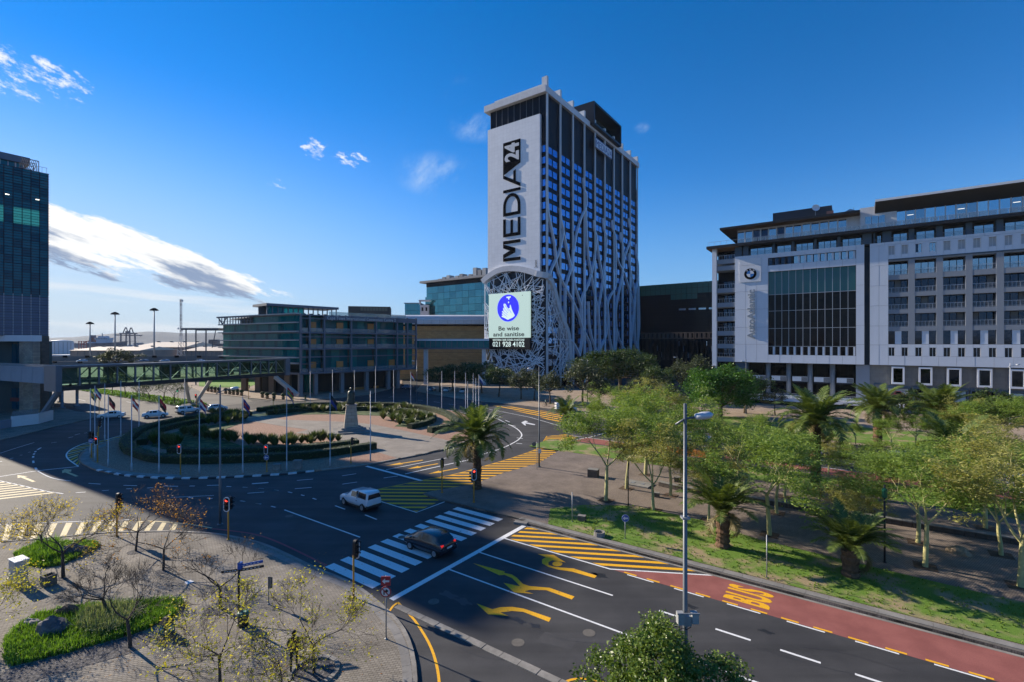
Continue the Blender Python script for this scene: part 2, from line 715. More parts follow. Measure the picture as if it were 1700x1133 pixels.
def resample(pts,step):
 """points every 'step' metres along a polyline"""
 pts=[Vector(p)for p in pts]
 out=[pts[0]]
 need=step
 for a,b in zip(pts[:-1],pts[1:]):
  d=(b-a).length
  pos=0.0
  while d-pos>=need:
   pos+=need
   out.append(a.lerp(b,pos/d))
   need=step
  need-=d-pos
 return out
def smooth_line(pts,n=6,closed=False):
 """Catmull-Rom through the points"""
 pts=[Vector(p)for p in pts]
 out=[]
 m=len(pts)
 rng=range(m if closed else m-1)
 for i in rng:
  if closed:
   p0,p1,p2,p3=pts[(i-1)%m],pts[i],pts[(i+1)%m],pts[(i+2)%m]
  else:
   p0,p1,p2,p3=pts[max(i-1,0)],pts[i],pts[i+1],pts[min(i+2,m-1)]
  for k in range(n):
   t=k/n
   out.append(0.5*((2*p1)+(p2-p0)*t+(2*p0-5*p1+4*p2-p3)*t*t+(3*p1-p0-3*p2+p3)*t**3))
 if not closed:
  out.append(pts[-1])
 return out
def GP(lst,z=0.0):
 return[G(x,y,z)for x,y in lst]
def clip_tri(tri,n,lo,hi):
 """part of a 2-D triangle with lo <= p.n <= hi"""
 poly=tri
 for sgn,lim in((1,lo),(-1,-hi)):
  out=[]
  for i in range(len(poly)):
   a,b=poly[i],poly[(i+1)%len(poly)]
   da=sgn*(a[0]*n[0]+a[1]*n[1])-lim
   db=sgn*(b[0]*n[0]+b[1]*n[1])-lim
   if da>=0:
    out.append(a)
   if da*db<0:
    t=da/(da-db)
    out.append((a[0]+(b[0]-a[0])*t,a[1]+(b[1]-a[1])*t))
  poly=out
  if len(poly)<3:
   return[]
 return poly
def stripes(poly,direction,period,width,z,name,m,parent,phase=0.0):
 """painted diagonal bars inside an outline: one piece per bar"""
 poly=[(p[0],p[1])for p in poly]
 d=Vector(direction).to_2d().normalized()
 n=(-d.y,d.x)
 vals=[p[0]*n[0]+p[1]*n[1]for p in poly]
 tris=tessellate_polygon([[Vector((x,y,0))for x,y in poly]])
 k=math.floor(min(vals)/period)-1
 while k*period+phase<max(vals):
  lo=k*period+phase
  mb=MB()
  for t in tris:
   c=clip_tri([poly[i]for i in t],n,lo,lo+width)
   if len(c)>=3:
    ar=sum(c[i][0]*c[(i+1)%len(c)][1]-c[(i+1)%len(c)][0]*c[i][1]for i in range(len(c)))
    if abs(ar)<1e-4:
     continue
    if ar<0:
     c=c[::-1]
    mb.add([(x,y,z)for x,y in c],[tuple(range(len(c)))])
  if mb.f:
   mb.build(name,m,parent)
  k+=1
rnd=random.Random(7)
# ==== ground, roads, pavements
M_ASPH=mat_mix('asphalt',(.040,.040,.042),(.062,.061,.061),0.22,.35,.68,.80,fine=.25,fscale=26,bump=.3,bscale=45,streak=.26)
M_ASPH2=mat_mix('asphalt_sunlit',(.115,.108,.10),(.15,.142,.13),0.12,.35,.65,.88,fine=.15,fscale=14,bump=.2,bscale=45)  # asphalt made paler: glare of the low sun put into the colour
M_WHITE=mat_mix('road_paint_white',(.74,.74,.72),(.22,.22,.22),2.6,.60,.74,.75,fine=.14,fscale=14,bump=.1)
M_YELLOW=mat_mix('road_paint_yellow',(.80,.405,.015),(.22,.14,.05),2.6,.60,.76,.75,fine=.14,fscale=14,bump=.1)
M_YELLOW_PALE=mat('road_paint_cream',(.58,.47,.24),.7,var=.2,vscale=2.0,bump=.1,bscale=50)
M_REDPAINT=mat('road_paint_red',(.33,.04,.05),.7,var=.2,vscale=3)
M_BUSLANE=mat_mix('bus_lane_red',(.235,.078,.066),(.30,.105,.088),0.5,.35,.66,.85,fine=.14,fscale=25,bump=.2)
M_PAVER=mat_brick('paver_grey_brown',(.205,.183,.148),(.265,.236,.195),(.10,.085,.066),.24,.12,.012,rot=GA+R(45),dirt=.36)
M_PAVER2=mat_brick('paver_park',(.20,.16,.13),(.245,.195,.16),(.11,.09,.075),.22,.11,.010,rot=GA,dirt=.28)
M_PAVER3=mat_brick('paver_island',(.27,.235,.19),(.32,.285,.235),(.16,.14,.12),.22,.11,.010,rot=GA,dirt=.22)
M_PAVE_FAR=mat_brick('paver_far',(.30,.23,.17),(.36,.28,.21),(.18,.15,.12),.3,.3,.012,rot=GA,dirt=.25)
M_KERB=mat('kerb_concrete',(.23,.215,.19),.9,var=.22,vscale=2.5,bump=.4,bscale=30,grime=.2,gscale=.6)
M_KERB_DK=mat('kerb_dark_concrete',(.12,.108,.092),.9,var=.25,vscale=2.5,bump=.4,bscale=30)
M_SLAB=mat('edging_slab',(.205,.195,.18),.9,var=.18,vscale=2.0,bump=.3,bscale=25,grime=.15,gscale=.7)
M_KWHITE=mat('kerb_white_paint',(.6,.61,.62),.7,var=.2,vscale=3)
M_KBLACK=mat('kerb_black_paint',(.022,.022,.025),.6,var=.3,vscale=3)
M_GRAVEL_R=mat_mix('gravel_red',(.24,.135,.09),(.35,.22,.155),5.0,.35,.65,.95,fine=.5,fscale=9,bump=.8,bscale=11)
M_GRAVEL_G=mat_mix('gravel_dark',(.055,.053,.055),(.16,.15,.145),7.0,.4,.66,.95,fine=.5,fscale=13,bump=1.0,bscale=15)
M_SOIL=mat_mix('soil',(.075,.05,.034),(.13,.085,.055),2.5,.35,.65,.95,fine=.4,fscale=14,bump=.9,bscale=12)
M_LAWN=mat_mix('lawn',(.115,.205,.025),(.31,.24,.135),0.42,.475,.64,.95,fine=.35,fscale=18,bump=.8,bscale=25)
M_LAWN_FRESH=mat_mix('lawn_fresh',(.10,.24,.018),(.14,.26,.03),0.5,.4,.6,.95,fine=.3,fscale=12,bump=.6,bscale=25)
M_DUST=mat_mix('ground_dust',(.16,.14,.115),(.22,.195,.16),0.02,.35,.65,.95,fine=.2,fscale=2)
M_SEA=mat('sea_water',(.03,.07,.10),.25,var=.15,vscale=.01,bump=.3,bscale=.08)
gr=MB()
NR=48
gr.add([(0,0,-.06)]+[(6900*math.cos(2*PI*k/NR),6900*math.sin(2*PI*k/NR),-.06)for k in range(NR)],[(0,1+k,1+(k+1)%NR)for k in range(NR)])
struct(gr.build('ground',M_DUST))
struct(MB().sheet([(-5000,2300),(5000,2300),(4000,5600),(-4000,5600)],.3).build('sea',M_SEA))
road=struct(MB().sheet([(-150,-30),(150,-30),(190,60),(190,150),(60,215),(-40,215),(-60,190),(-230,230),(-260,150),(-150,60)],0.0).build('road',M_ASPH))
ZM=0.006
def line(pts,w=.12,m=None,z=ZM,sm=0):
 pts=[Vector(p)for p in pts]
 if sm:
  pts=smooth_line(pts,sm)
 return MB().strip(pts,w,z).build('lane_line',m or M_WHITE,road)
def quad(pts,m,name,z=ZM):
 return MB().sheet([(p.x,p.y)for p in pts],z).build(name,m,road)
def uvrect(u0,u1,v0,v1,m,name,z=ZM):
 return quad([UV(u0,v0),UV(u1,v0),UV(u1,v1),UV(u0,v1)],m,name,z)
far_asph=GP([(100,672),(160,688),(215,690),(290,688),(345,679),(420,668),(400,655),(345,645),(240,636),(100,632),(-150,632),(-150,655)])
quad(far_asph,M_ASPH2,'sunlit_carriageway',.003)  # left road area in sun, its brightness painted as a paler sheet
uvrect(-19.25,-18.9,16.35,28.5,M_WHITE,'stop_line')
for k in range(12):
 v=16.5+1.045*k
 uvrect(-25.0-.05*k,-20.75-.03*k,v,v+.60,M_WHITE,'zebra_stripe')
line([UV(-18.9,20.45),UV(4,20.45)],.13)
line([UV(-18.9,23.2),UV(-10.1,23.2)],.13)
line([UV(-18.9,25.82),UV(-11.4,25.82),UV(-6.4,28.45)],.14)
for k in range(22):
 u=-7.7+2.58*k
 uvrect(u,u+1.45,23.13,23.26,M_WHITE,'lane_dash')
 u=5.5+2.58*k
 uvrect(u,u+1.45,20.38,20.51,M_WHITE,'lane_dash')
for k in range(26):
 u=-10.35+2.6*k
 uvrect(u,u+1.5,25.70,25.80,M_WHITE,'lane_dash',ZM+.003)
for k in range(46):
 u=-10.6+1.3*k
 uvrect(u,u+.72,25.86,25.99,M_YELLOW,'lane_dash',ZM+.003)
quad([UV(-11.2,25.84),UV(55,25.84),UV(55,28.45),UV(-6.3,28.45)],M_BUSLANE,'bus_lane',.004)
for k in range(11):
 mb=MB()
 us=-12.7-1.5*k
 pts=[]
 for v0,v1 in((25.95,28.42),):
  a0,a1=us+1.92*(v0-25.9),us+1.92*(v1-25.9)
  lim=-18.75
  w=.62
  p=[(a0,v0),(a0+w,v0),(a1+w,v1),(a1,v1)]
  out=[]
  for i in range(4):
   a,b=p[i],p[(i+1)%4]
   if a[0]>=lim:
    out.append(a)
   if(a[0]-lim)*(b[0]-lim)<0:
    t=(lim-a[0])/(b[0]-a[0])
    out.append((lim,a[1]+(b[1]-a[1])*t))
  if len(out)>=3:
   quad([UV(*q)for q in out],M_YELLOW,'hatch_bar')
def px_arrow(pts,scale,ox,oy,name='road_arrow',m=None):
 P=[G(ox+x/scale,oy+y/scale)for x,y in pts]
 return quad(P,m or M_YELLOW,name)
px_arrow([(1113,515),(1098,541),(925,474),(850,468),(772,478),(825,501),(690,491),(612,418),(718,456),(770,443),(850,440),(928,452)],4.048,640,900)
px_arrow([(1270,371),(1252,391),(1080,328),(970,326),(935,336),(995,352),(865,344),(793,279),(905,302),(850,247),(800,225),(765,228),(588,147),(802,203),(796,211),(850,224),(882,244),(922,285),(965,300),(1102,312)],4.048,640,900)
px_arrow([(1420,231),(1405,247),(1250,203),(1160,190),(1095,172),(1052,148),(1052,122),(1078,107),(1022,85),(1130,91),(1212,142),(1122,127),(1095,140),(1095,158),(1120,168),(1175,176),(1262,182)],4.048,640,900)
px_arrow([(1155+34*math.cos(a*PI/6),151+17*math.sin(a*PI/6))for a in range(12)],4.048,640,900,'road_dot')
bm_=text_mesh('BUS',1.0,0,M_YELLOW,.035,'CENTER','bus_lettering',1.05)
bo=link('bus_lettering',bm_,road)
xs=[v.co.x for v in bm_.vertices]
ys=[v.co.y for v in bm_.vertices]
sx,sy=1.75*K/(max(xs)-min(xs)),2.15*K/(max(ys)-min(ys))
cx,cy=(max(xs)+min(xs))/2,(max(ys)+min(ys))/2
ctr=UV(-4.4,27.2)
for v in bm_.vertices:
 x,y=(v.co.x-cx)*sx,(v.co.y-cy)*sy
 p=ctr+CV*x-CU*y
 v.co=(p.x,p.y,ZM+.004)
line(GP([(660,1001),(677,1018.6),(692,1036),(711.6,1068),(722.8,1097.6),(729,1133),(731,1200),(728,1300)]),.13,M_YELLOW,sm=5)
line(GP([(930,1141),(944,1131),(966,1128),(990,1131),(1010,1137)]),.13,M_YELLOW,sm=5)
line(GP([(645,1018),(652,1008),(660,1001.5)]),.13,M_YELLOW)
line(GP([(352,879),(380,882),(426,889),(470,905),(542,940)]),.16,M_REDPAINT,sm=5)
line(GP([(245,866),(280,868),(320,872.5),(352,878)]),.14,M_YELLOW_PALE,sm=5)
for i in range(34):
 uvm=[UV(-18.4+i*.92+.01,15.92),UV(-18.4+i*.92+.9,15.92),UV(-18.4+i*.92+.9,16.28),UV(-18.4+i*.92+.01,16.28)]
 MB().prism([(p.x,p.y)for p in uvm],-.02,.028+.008*(i%3)).build('channel_stone',M_KERB,road)
DASH=[(100,640,4.474,[(210,732,300,738),(470,747,570,750),(765,752,875,754),(1090,748,1190,745),(1425,737,1545,728),(115,802,188,797),(310,787,360,783),(490,773,530,772),(645,767,692,763),(960,752,1000,752),(1235,755,1270,757),(1360,760,1390,763),(1475,768,1510,772),(1590,780,1620,785),(1390,806,1515,797),(950,838,985,838),(1090,842,1130,845),(1215,850,1240,855),(1335,862,1370,868),(1455,880,1490,885)]),(400,620,4.474,[(80,823,205,815),(415,800,535,790),(750,766,855,750),(400,862,525,852),(752,828,862,812),(1060,782,1165,767),(12,850,48,853),(130,858,168,862),(250,870,278,876),(350,885,380,892)]),(280,820,3.62,[(1000,75,1060,97),(1180,130,1250,158),(430,45,460,50),(525,60,555,66),(615,78,642,85),(865,30,887,38),(795,10,815,15)]),(0,640,7.08,[(600,685,665,675),(800,625,860,610),(880,590,940,575),(990,570,1040,560),(330,795,360,790),(230,830,265,825),(115,870,155,860),(0,905,25,897)])]
for ox,oy,sc,lst in DASH:
 for x0,y0,x1,y1 in lst:
  line([G(ox+x0/sc,oy+y0/sc),G(ox+x1/sc,oy+y1/sc)],.14)
line([G(472,847.6),G(597.7,893.2)],.14)
line(GP([(283,827),(320,825.5),(355,823.7)]),.08)
line(GP([(-40,798),(0,792.5),(62,782.7),(131,775.6)]),.22)
line(GP([(62,782.7),(72,788.5),(84.7,794),(100,797.6),(117,799.6)]),.13,sm=4)
for a,b in(((61,781),(58.5,777.5)),((55.8,770),(55,766)),((55,761),(55.2,758.5)),((56,756),(57,754)),((58,752),(59.5,750)),((62,748),(68,744.5))):
 line([G(*a),G(*b)],.2)
line(GP([(-60,762),(0,753.7),(30,744),(56.5,736)]),.12)
def straight_arrow(tip,tail,m,w=.28,head=.34):
 a,b=Vector(tip),Vector(tail)
 d=b-a
 ln=d.length
 d.normalize()
 n=Vector((-d.y,d.x,0))
 h=ln*head
 pts=[a,a+d*h+n*w*1.5,a+d*h*.92+n*w*.5,b+n*w*.5,b-n*w*.5,a+d*h*.92-n*w*.5,a+d*h-n*w*1.5]
 quad(pts,m,'road_arrow')
straight_arrow(G(29,790),G(56.5,801),M_YELLOW_PALE)
straight_arrow(G(103,782),G(128,792),M_YELLOW_PALE)
px_arrow([(735,1012),(760,992),(840,998),(835,1022),(800,1016)],7.08,0,640,'road_arrow',M_YELLOW_PALE)
line(GP([(608,775),(700.6,799.5)]),.4)
line(GP([(641,781),(741,761.5)]),.14)
line(GP([(672.7,788),(735,774),(780,764),(800,756),(834,745),(853,736),(863,729),(866,722),(858,713),(843,705),(826,696.5),(812,689.5),(795,685.5),(774,683)]),.2,sm=5)
for a,b in(((858,728),(868,729.5)),((857,737),(867,738)),((839,699),(846,702)),((822,690.5),(831,693)),((848,707),(856,709))):
 line([G(*a),G(*b)],.2)
for tip,tail in(((641,774.5),(702,765)),((675,780),(727,771)),((711,788),(760,778.6))):
 straight_arrow(G(*tip),G(*tail),M_YELLOW,.3,.42)
line(GP([(796,677.5),(835,685),(880,694),(923,706.5),(960,716)]),.16)
px_arrow([(740,548),(770,535),(790,541),(775,547),(845,562),(838,568),(770,556),(775,572),(762,568)],4.474,700,580,'road_arrow',M_WHITE)
line(GP([(945,733),(980,727),(1012,718),(1060,708)]),.18)
BIGH=[(622.6,815),(701,799),(752,789.6),(800,776.5),(850,762),(892,746.5),(908,725.5),(937,722),(960,727),(949,734),(944,739),(894.5,771),(834,788),(787,806),(711,818),(707,822),(730,833),(691.4,851),(633,834)]
stripes(GP(BIGH),(1,-.02),1.06,.44,ZM,'hatch_bar',M_YELLOW,road)
line(GP([(633,834),(691.4,852),(739,834)]),.14)
line(GP([(622.6,814.5),(701,798.5),(752,789),(800,776),(850,761.5),(892,746),(900,737),(908,725)]),.12,M_YELLOW,sm=3)
H2=[(818,674.5),(850,676.5),(900,683),(940,690),(938,700),(924,702),(880,689)]
stripes(GP(H2),(1,-1.3),1.7,.7,ZM,'hatch_bar',M_YELLOW,road)
outer=smooth_line(GP([(440,679.5),(346,691),(267.6,706),(198,725),(174,731.6),(144.7,736),(122,745),(111,754),(113,763),(130,775.3)]),8)
inner=smooth_line(GP([(443,683.5),(360,693.5),(300,703.5),(240,717),(200,729.5),(176,737),(152,742),(137,750.5),(131.5,757),(131,764),(135,773)]),8)
line(outer,.16)
line(inner[:40],.12)
oi=[Vector(p)for p in resample(outer,.25)]
ii=[Vector(p)for p in resample(inner,.25)]
NB=34
for k in range(NB):
 t0,t1=(k+.15)/NB,(k+.55)/NB
 sk=.03
 f=lambda L_,t:L_[max(0,min(len(L_)-1,int(t*(len(L_)-1))))]
 q=[f(oi,t0+sk),f(oi,t1+sk),f(ii,t1-sk*.3),f(ii,t0-sk*.3)]
 q=[lerp(q[0],q[3],.06),lerp(q[1],q[2],.06),lerp(q[2],q[1],.1),lerp(q[3],q[0],.1)]
 quad(q,M_YELLOW_PALE if k%2 else M_YELLOW,'hatch_bar')
ztop=[G(*p)for p in((-40,874),(10,873),(90,870),(150,868),(200,866),(250,866.5),(305,872))]
zbot=[G(*p)for p in((-45,900),(8,898),(75,895),(130,890.5),(175,886.5),(225,884),(302,880.5))]
zt,zb=resample(ztop,.05),resample(zbot,.05)
for k in range(15):
 t0,t1=(k+.1)/15,(k+.52)/15
 f=lambda L_,t:L_[min(len(L_)-1,int(t*(len(L_)-1)))]
 quad([f(zt,t0),f(zt,t1),f(zb,t1),f(zb,t0)],M_YELLOW_PALE,'zebra_stripe')
W2=[(-30,797),(0,799.5),(30,806),(60,813),(80,817.5),(105,820.8),(60,823.5),(0,831.5),(-40,836)]
stripes(GP(W2),(1,.55),1.05,.42,ZM,'hatch_bar',M_YELLOW_PALE,road)
line(GP([(-30,797),(0,799.5),(30,806),(60,813),(80,817.5),(105,820.8)]),.14)
line(GP([(0,872),(100,868),(215,864)]),.1)
for a,b in(((250,660),(262,662)),((180,652),(190,653.5)),((130,664),(142,667)),((210,668),(222,670.5)),((560,668),(572,667.2)),((645,661),(655,659.5)),((690,665),(702,666)),((720,668),(730,669.5)),((745,672),(757,673.5)),((640,668),(652,668.3))):
 line([G(*a),G(*b)],.14)
for pts in([(1240,1070),(1300,1090),(1380,1112),(1420,1120)],[(1560,1110),(1590,1125),(1620,1131)],[(560,862),(585,868),(600,880)],[(820,1030),(870,1040),(930,1062),(1000,1070)],[(1330,1075),(1400,1085),(1500,1115)],[(500,820),(540,832),(570,829)],[(760,1075),(800,1092),(850,1098)]):
 line(GP(pts),.03,mat('tar_seal',(.03,.03,.032),.6),ZM-.002,sm=4)
quad(GP([(905,1050),(960,1062),(948,1080),(890,1066)]),mat_mix('asphalt_patch',(.052,.052,.054),(.066,.065,.066),.3,fine=.2,fscale=26,rough=.9),'road_patch',.003)
ro_=random.Random(4)
for k in range(16):
 u,v=ro_.uniform(-18,4),ro_.choice((18.4,21.8,24.5))+ro_.uniform(-.4,.4)
 c=UV(u,v)
 a0=ro_.uniform(.12,.3)
 MB().sheet([(c.x+a0*(1+.35*math.sin(a*1.7+k))*(math.cos(a*PI/7)*CU.x*2-math.sin(a*PI/7)*CU.y),c.y+a0*(1+.35*math.sin(a*1.7+k))*(math.cos(a*PI/7)*CU.y*2+math.sin(a*PI/7)*CU.x))for a in range(14)],.0045).build('oil_stain',mat('oil_stain',(.022,.022,.023),.45),road)
for(px,py)in((978,1052),(860,1068),(1095,1075),(720,1000),(480,858),(668,893)):
 c=G(px,py)
 MB().sheet([(c.x+.33*math.cos(a*PI/8),c.y+.33*math.sin(a*PI/8))for a in range(16)],ZM+.002).build('manhole_cover',M_KERB_DK,road)
KH=.13
def pavement(name,pts,m,z1=KH,z0=-.03):
 return struct(MB().prism([(p[0],p[1])for p in pts],z0,z1).build(name,m))
def kerb_run(parent,pts,m,w=.16,h=KH+.004,step=1.0,name='kerb_stone',m2=None,inset=0.0,gap=.012,sm=0,z0=-.03):
 """row of separate kerb stones along a line (their outer face on the line)"""
 P=[Vector((p[0],p[1],0))for p in pts]
 if sm:
  P=smooth_line(P,sm)
 P=resample(P,step)
 for i in range(len(P)-1):
  a,b=P[i],P[i+1]
  d=(b-a).normalized()
  n=Vector((-d.y,d.x,0))
  a2,b2=a+d*gap/2,b-d*gap/2
  q=[a2+n*inset,b2+n*inset,b2+n*(inset+w),a2+n*(inset+w)]
  hh=h+(.004 if i%3==0 else 0)+(.003 if i%5==0 else 0)
  MB().prism([(p.x,p.y)for p in q],z0,hh).build(name,m if(m2 is None or i%2==0)else m2,parent)
PLZ_EDGE=[(-60,906),(0,902),(74,896.5),(148,889),(190,886),(233,885.5),(280,884.5),(352,888),(400,896),(446,908.5),(528.6,947),(584,970),(622.5,997),(645,1017),(667,1040),(682,1069),(689.4,1098),(693,1133),(692,1220),(680,1400)]
pe=GP(PLZ_EDGE,KH)
plaza=pavement('plaza_pavement',pe+[Vector((-8,-10,0)),Vector((-60,-10,0)),Vector((-75,20,0)),Vector((-60,36,0))],M_PAVER)
kerb_run(plaza,[Vector(p)for p in reversed(smooth_line(GP(PLZ_EDGE),4))],M_KERB,w=.2,step=1.0,inset=-.2+.2)
kerb_run(plaza,[Vector(p)for p in reversed(smooth_line(GP(PLZ_EDGE[9:],KH),4))],M_SLAB,w=.42,h=KH+.006,step=.45,name='edging_brick',inset=.22)
park_edge=[(703,822)]+[(710,826),(730.6,832.5),(794,848),(840,859),(879,869)]
park_near=GP(park_edge)+[UV(-20.5,28.75),UV(-16,28.62),UV(60,28.6)]
park_far=[UV(60,56.3)]+GP([(1700,850),(1570,824),(1443,804),(1320,782),(1200,765),(1092,752),(1010,743),(962,738),(946,739),(894.5,771.5),(834,788.5),(787,806.5),(722,817.5)])
park=pavement('park_pavement',park_near+park_far,M_PAVER2)
kerb_run(park,park_near,M_KERB_DK,w=.22,h=.15,step=1.15,inset=0)
kerb_run(park,park_near[5:],M_SLAB,w=.5,h=.165,step=1.15,name='edging_slab',inset=.24)
uvrect(-20,55,28.38,28.56,M_KERB,'gutter',.012)
lawn_pts=[UV(-17.7,29.4),UV(58,29.35),UV(58,33.2),UV(20,33.4),UV(5,34.2),UV(-5,35.0),UV(-9,36.4),UV(-14,36.6),UV(-17.5,34.4),UV(-19.2,32.2)]
lawn=struct(MB().prism([(p.x,p.y)for p in lawn_pts],.1,.165).build('lawn',M_LAWN))
lawn2_pts=[UV(-33,50.2),UV(58,50.2),UV(58,55.6),UV(-33,55.6)]
lawn2=struct(MB().prism([(p.x,p.y)for p in lawn2_pts],.1,.165).build('park_grass',M_LAWN))
quad([UV(-30,56.7),UV(60,56.7),UV(60,59.6),UV(-30,59.6)],M_BUSLANE,'bus_lane',.004)
line([UV(-32,59.7),UV(60,59.7)],.13)
for k in range(30):
 uvrect(-34+3*k,-32.4+3*k,63.2,63.33,M_WHITE,'lane_dash')
 uvrect(-34+3*k,-32.4+3*k,67.0,67.13,M_WHITE,'lane_dash')
far_pav=pavement('far_pavement',GP([(700,640),(690,651),(722,657),(755,662.5),(808,669),(880,676.5),(940,683.5)])+[UV(-38,75),UV(70,74),UV(70,119),UV(-70,119),UV(-95,150)],M_PAVE_FAR)
kerb_run(far_pav,[Vector(p)for p in GP([(690,651),(722,657),(755,662.5),(808,669),(880,676.5),(940,683.5)])]+[UV(-38,75)],M_KERB,step=3)
verge=struct(MB().prism([(p.x,p.y)for p in(UV(-36,76.5),UV(68,75.5),UV(68,92),UV(-36,90))],.1,.16).build('verge_grass',M_LAWN))
cc_pav=pavement('convention_pavement',GP([(300,636),(340,655),(360,656),(407,661.5),(455,666.8),(500,667.5),(540,664),(563,662),(611,657),(643,648.5),(659,644.5),(668,638)])+[at_depth(668,200),at_depth(300,235)],M_PAVE_FAR)
kerb_run(cc_pav,GP([(340,655),(360,656),(407,661.5),(455,666.8),(500,667.5),(540,664),(563,662),(611,657),(643,648.5),(659,644.5)]),M_KERB,step=3)
far_lawn=struct(MB().prism([(p.x,p.y)for p in GP([(330,643),(352,645),(410,645.5),(425,640),(420,632),(330,631)])],.1,.17).build('far_lawn',M_LAWN_FRESH))
tw_pav=pavement('tower_pavement',GP([(-200,790),(-60,747),(0,732.5),(18,728),(56,719.3),(99,708.5),(141,699.5),(168,692),(162,688),(127,685.5),(104,679),(60,676)])+[at_depth(-100,120)],M_PAVER)
kerb_run(tw_pav,GP([(-60,747),(0,732.5),(18,728),(56,719.3),(99,708.5),(141,699.5),(168,692),(162,688),(127,685.5),(104,679)]),M_KERB,step=2)
med_pts=GP([(118,645.5),(150,646),(190,650.5),(240,656.5),(300,664),(345,673),(331,676.5),(290,674.5),(240,667),(190,659),(150,652.5),(122,648)])
median=struct(MB().prism([(p.x,p.y)for p in med_pts],-.03,.15).build('median_grass',mat_mix('median_lawn',(.05,.14,.015),(.10,.17,.03),.6,fine=.3,fscale=10,rough=.95)))
kerb_run(median,med_pts+med_pts[:1],M_KERB,w=.3,step=3,inset=-.3,h=.14)
ISL=[(130.5,762),(133.5,770),(144.7,776.5),(160,783),(194,790),(234,794.3),(290,796.7),(346,796),(390.6,794.3),(435,792),(480,789),(534,783),(608,774.2),(661.5,764.2),(700,756.7),(735,748.6),(765,739),(785,729),(797,716),(799,704),(790,694),(776,689.5),(755,684.5),(725,680),(685,675),(640,672.3),(590,671),(545,672),(500,675.5),(440,682.5),(370,691.5),(310,701),(240,716.5),(185,733),(150,744),(137,752)]
isl=GP(ISL)
isl_s=smooth_line(isl,5,closed=True)
island=pavement('roundabout_island',isl_s,M_GRAVEL_R,KH)
kerb_run(island,smooth_line(GP(ISL[3:12]),5),M_KWHITE,w=.32,h=.16,step=.92,m2=M_KBLACK,inset=-.02)
kerb_run(island,smooth_line(GP(ISL[11:23]),5),M_KERB,w=.3,h=.15,step=1.1,inset=-.02)
kerb_run(island,smooth_line(GP(ISL[22:36]),4),M_KERB,w=.3,h=.15,step=2.2,inset=-.02)
nose=smooth_line(GP([(300,789.5),(234,786.5),(194,781),(165,773),(150,764),(149,755),(158,748),(176,741)],KH),5)
nose_o=smooth_line(GP([(176,737),(151,745),(139,753),(133.5,762),(137,770),(150,776.5),(170,783.5),(200,789),(240,792.5),(300,795.3)],KH),5)
MB().prism([(p.x,p.y)for p in nose+nose_o],.1,KH+.012).build('concrete_collar',M_SLAB,island)
path_pts=GP([(404,694),(425,690.5),(470,698),(540,700.5),(583,702),(620,706),(650,712),(690,720.5),(742,732),(757,738.5),(733,748),(700,755),(662,762.5),(648,758.5),(628,752),(600,748.5),(560,731),(545,725),(490,720),(512,714.5),(470,709),(440,704),(410,699.5)],KH)
MB().prism([(p.x,p.y)for p in path_pts],.1,KH+.02).build('paved_path',M_PAVER3,island)
MB().prism([(p.x,p.y)for p in GP([(645,763.5),(662,761),(655,756),(630,753),(626,766)],KH)],.1,KH+.012).build('gravel_bed',M_GRAVEL_R,island)
# ==== the office tower with the woven fins
M_TILE=mat_brick('white_facade_tile',(.74,.745,.76),(.78,.785,.80),(.60,.605,.62),1.3,1.3,.02,rough=.55,vert=True,dirt=.05,off=0.0,bump=.15)
M_CONC=mat('pale_concrete',(.56,.565,.58),.75,var=.08,vscale=1.2,grime=.06,gscale=.15)
M_RIB=mat('rib_metal',(.62,.67,.75),.5,var=.06,vscale=.6)
M_DKWALL=mat('dark_spandrel',(.005,.007,.014),.4,spec=.08)
M_DKGLASS=mat('dark_glass',(.004,.006,.012),.08,spec=.1)
M_WINBLUE=mat('mirror_window',(.13,.28,.55),.06,metal=1.0)
M_BLACK=mat('black_metal',(.006,.006,.008),.95,spec=0.0)
M_ROD=mat('white_lattice_metal',(.80,.82,.86),.45)
M_STEEL=mat('galvanised_steel',(.30,.31,.32),.5,metal=.4,var=.15,vscale=4)
M_WTRIM=mat('white_trim',(.62,.63,.65),.6,var=.08,vscale=1)
M_GREY=mat('grey_paint',(.22,.225,.235),.6,var=.1,vscale=1)
P0=Vector((9.8*K,138*K,0))
media=thing('office_tower','tall dark office tower with white woven fins and a white front carrying vertical black letters','office building',P0,GA)
mf=face(P0,CU)
mr_=face(P0,CV)
XL=mf(812)[0]
YR=mr_(1058)[0]
ZC0=mf(898,156.9)[1]
ZC1=mf(898,145.9)[1]
ZBODY=ZC0+.2
MB().box(XL+.4,-.4,.4,YR-.4,0,ZBODY).build('core_wall',M_DKWALL,media)
c=MB()
o_,w_=1.3,1.6
c.box(XL-o_,o_*.4,-o_,w_,ZC0,ZC1)
c.box(XL-o_,o_*.4,YR-w_,YR+o_,ZC0,ZC1)
c.box(-w_,o_*.4,w_,YR-w_,ZC0,ZC1)
c.box(XL-o_,XL+w_,w_,YR-w_,ZC0,ZC1)
c.build('cornice',M_CONC,media)
MB().box(XL+w_,-w_,w_,YR-w_,ZC0+.3,ZC0+1.0).build('roof',M_GREY,media)
MB().box(XL+2.2,-.9,.3,1.6,ZC1,ZC1+1.4).build('parapet',M_CONC,media)
zt=mf(898,189.4)[1]
xr=mf(898)[0]
arch_px=[(805,468),(812,461.5),(822.8,454),(832,449.5),(843,446.9),(855,446),(865.4,446.9),(875,448.7),(884,451),(892,453.6),(898,455.6),(905,459)]
arch=[mf(*p)for p in arch_px]
outl=[(XL,zt),(xr,zt)]+[(x,z)for x,z in reversed(arch)if XL<x<xr]
outl=[(xr,mf(898,455.6)[1])]+outl[1:2]+outl[0:1]+[(XL,mf(812,461.5)[1])]+[(x,z)for x,z in arch if XL+.1<x<xr-.1]
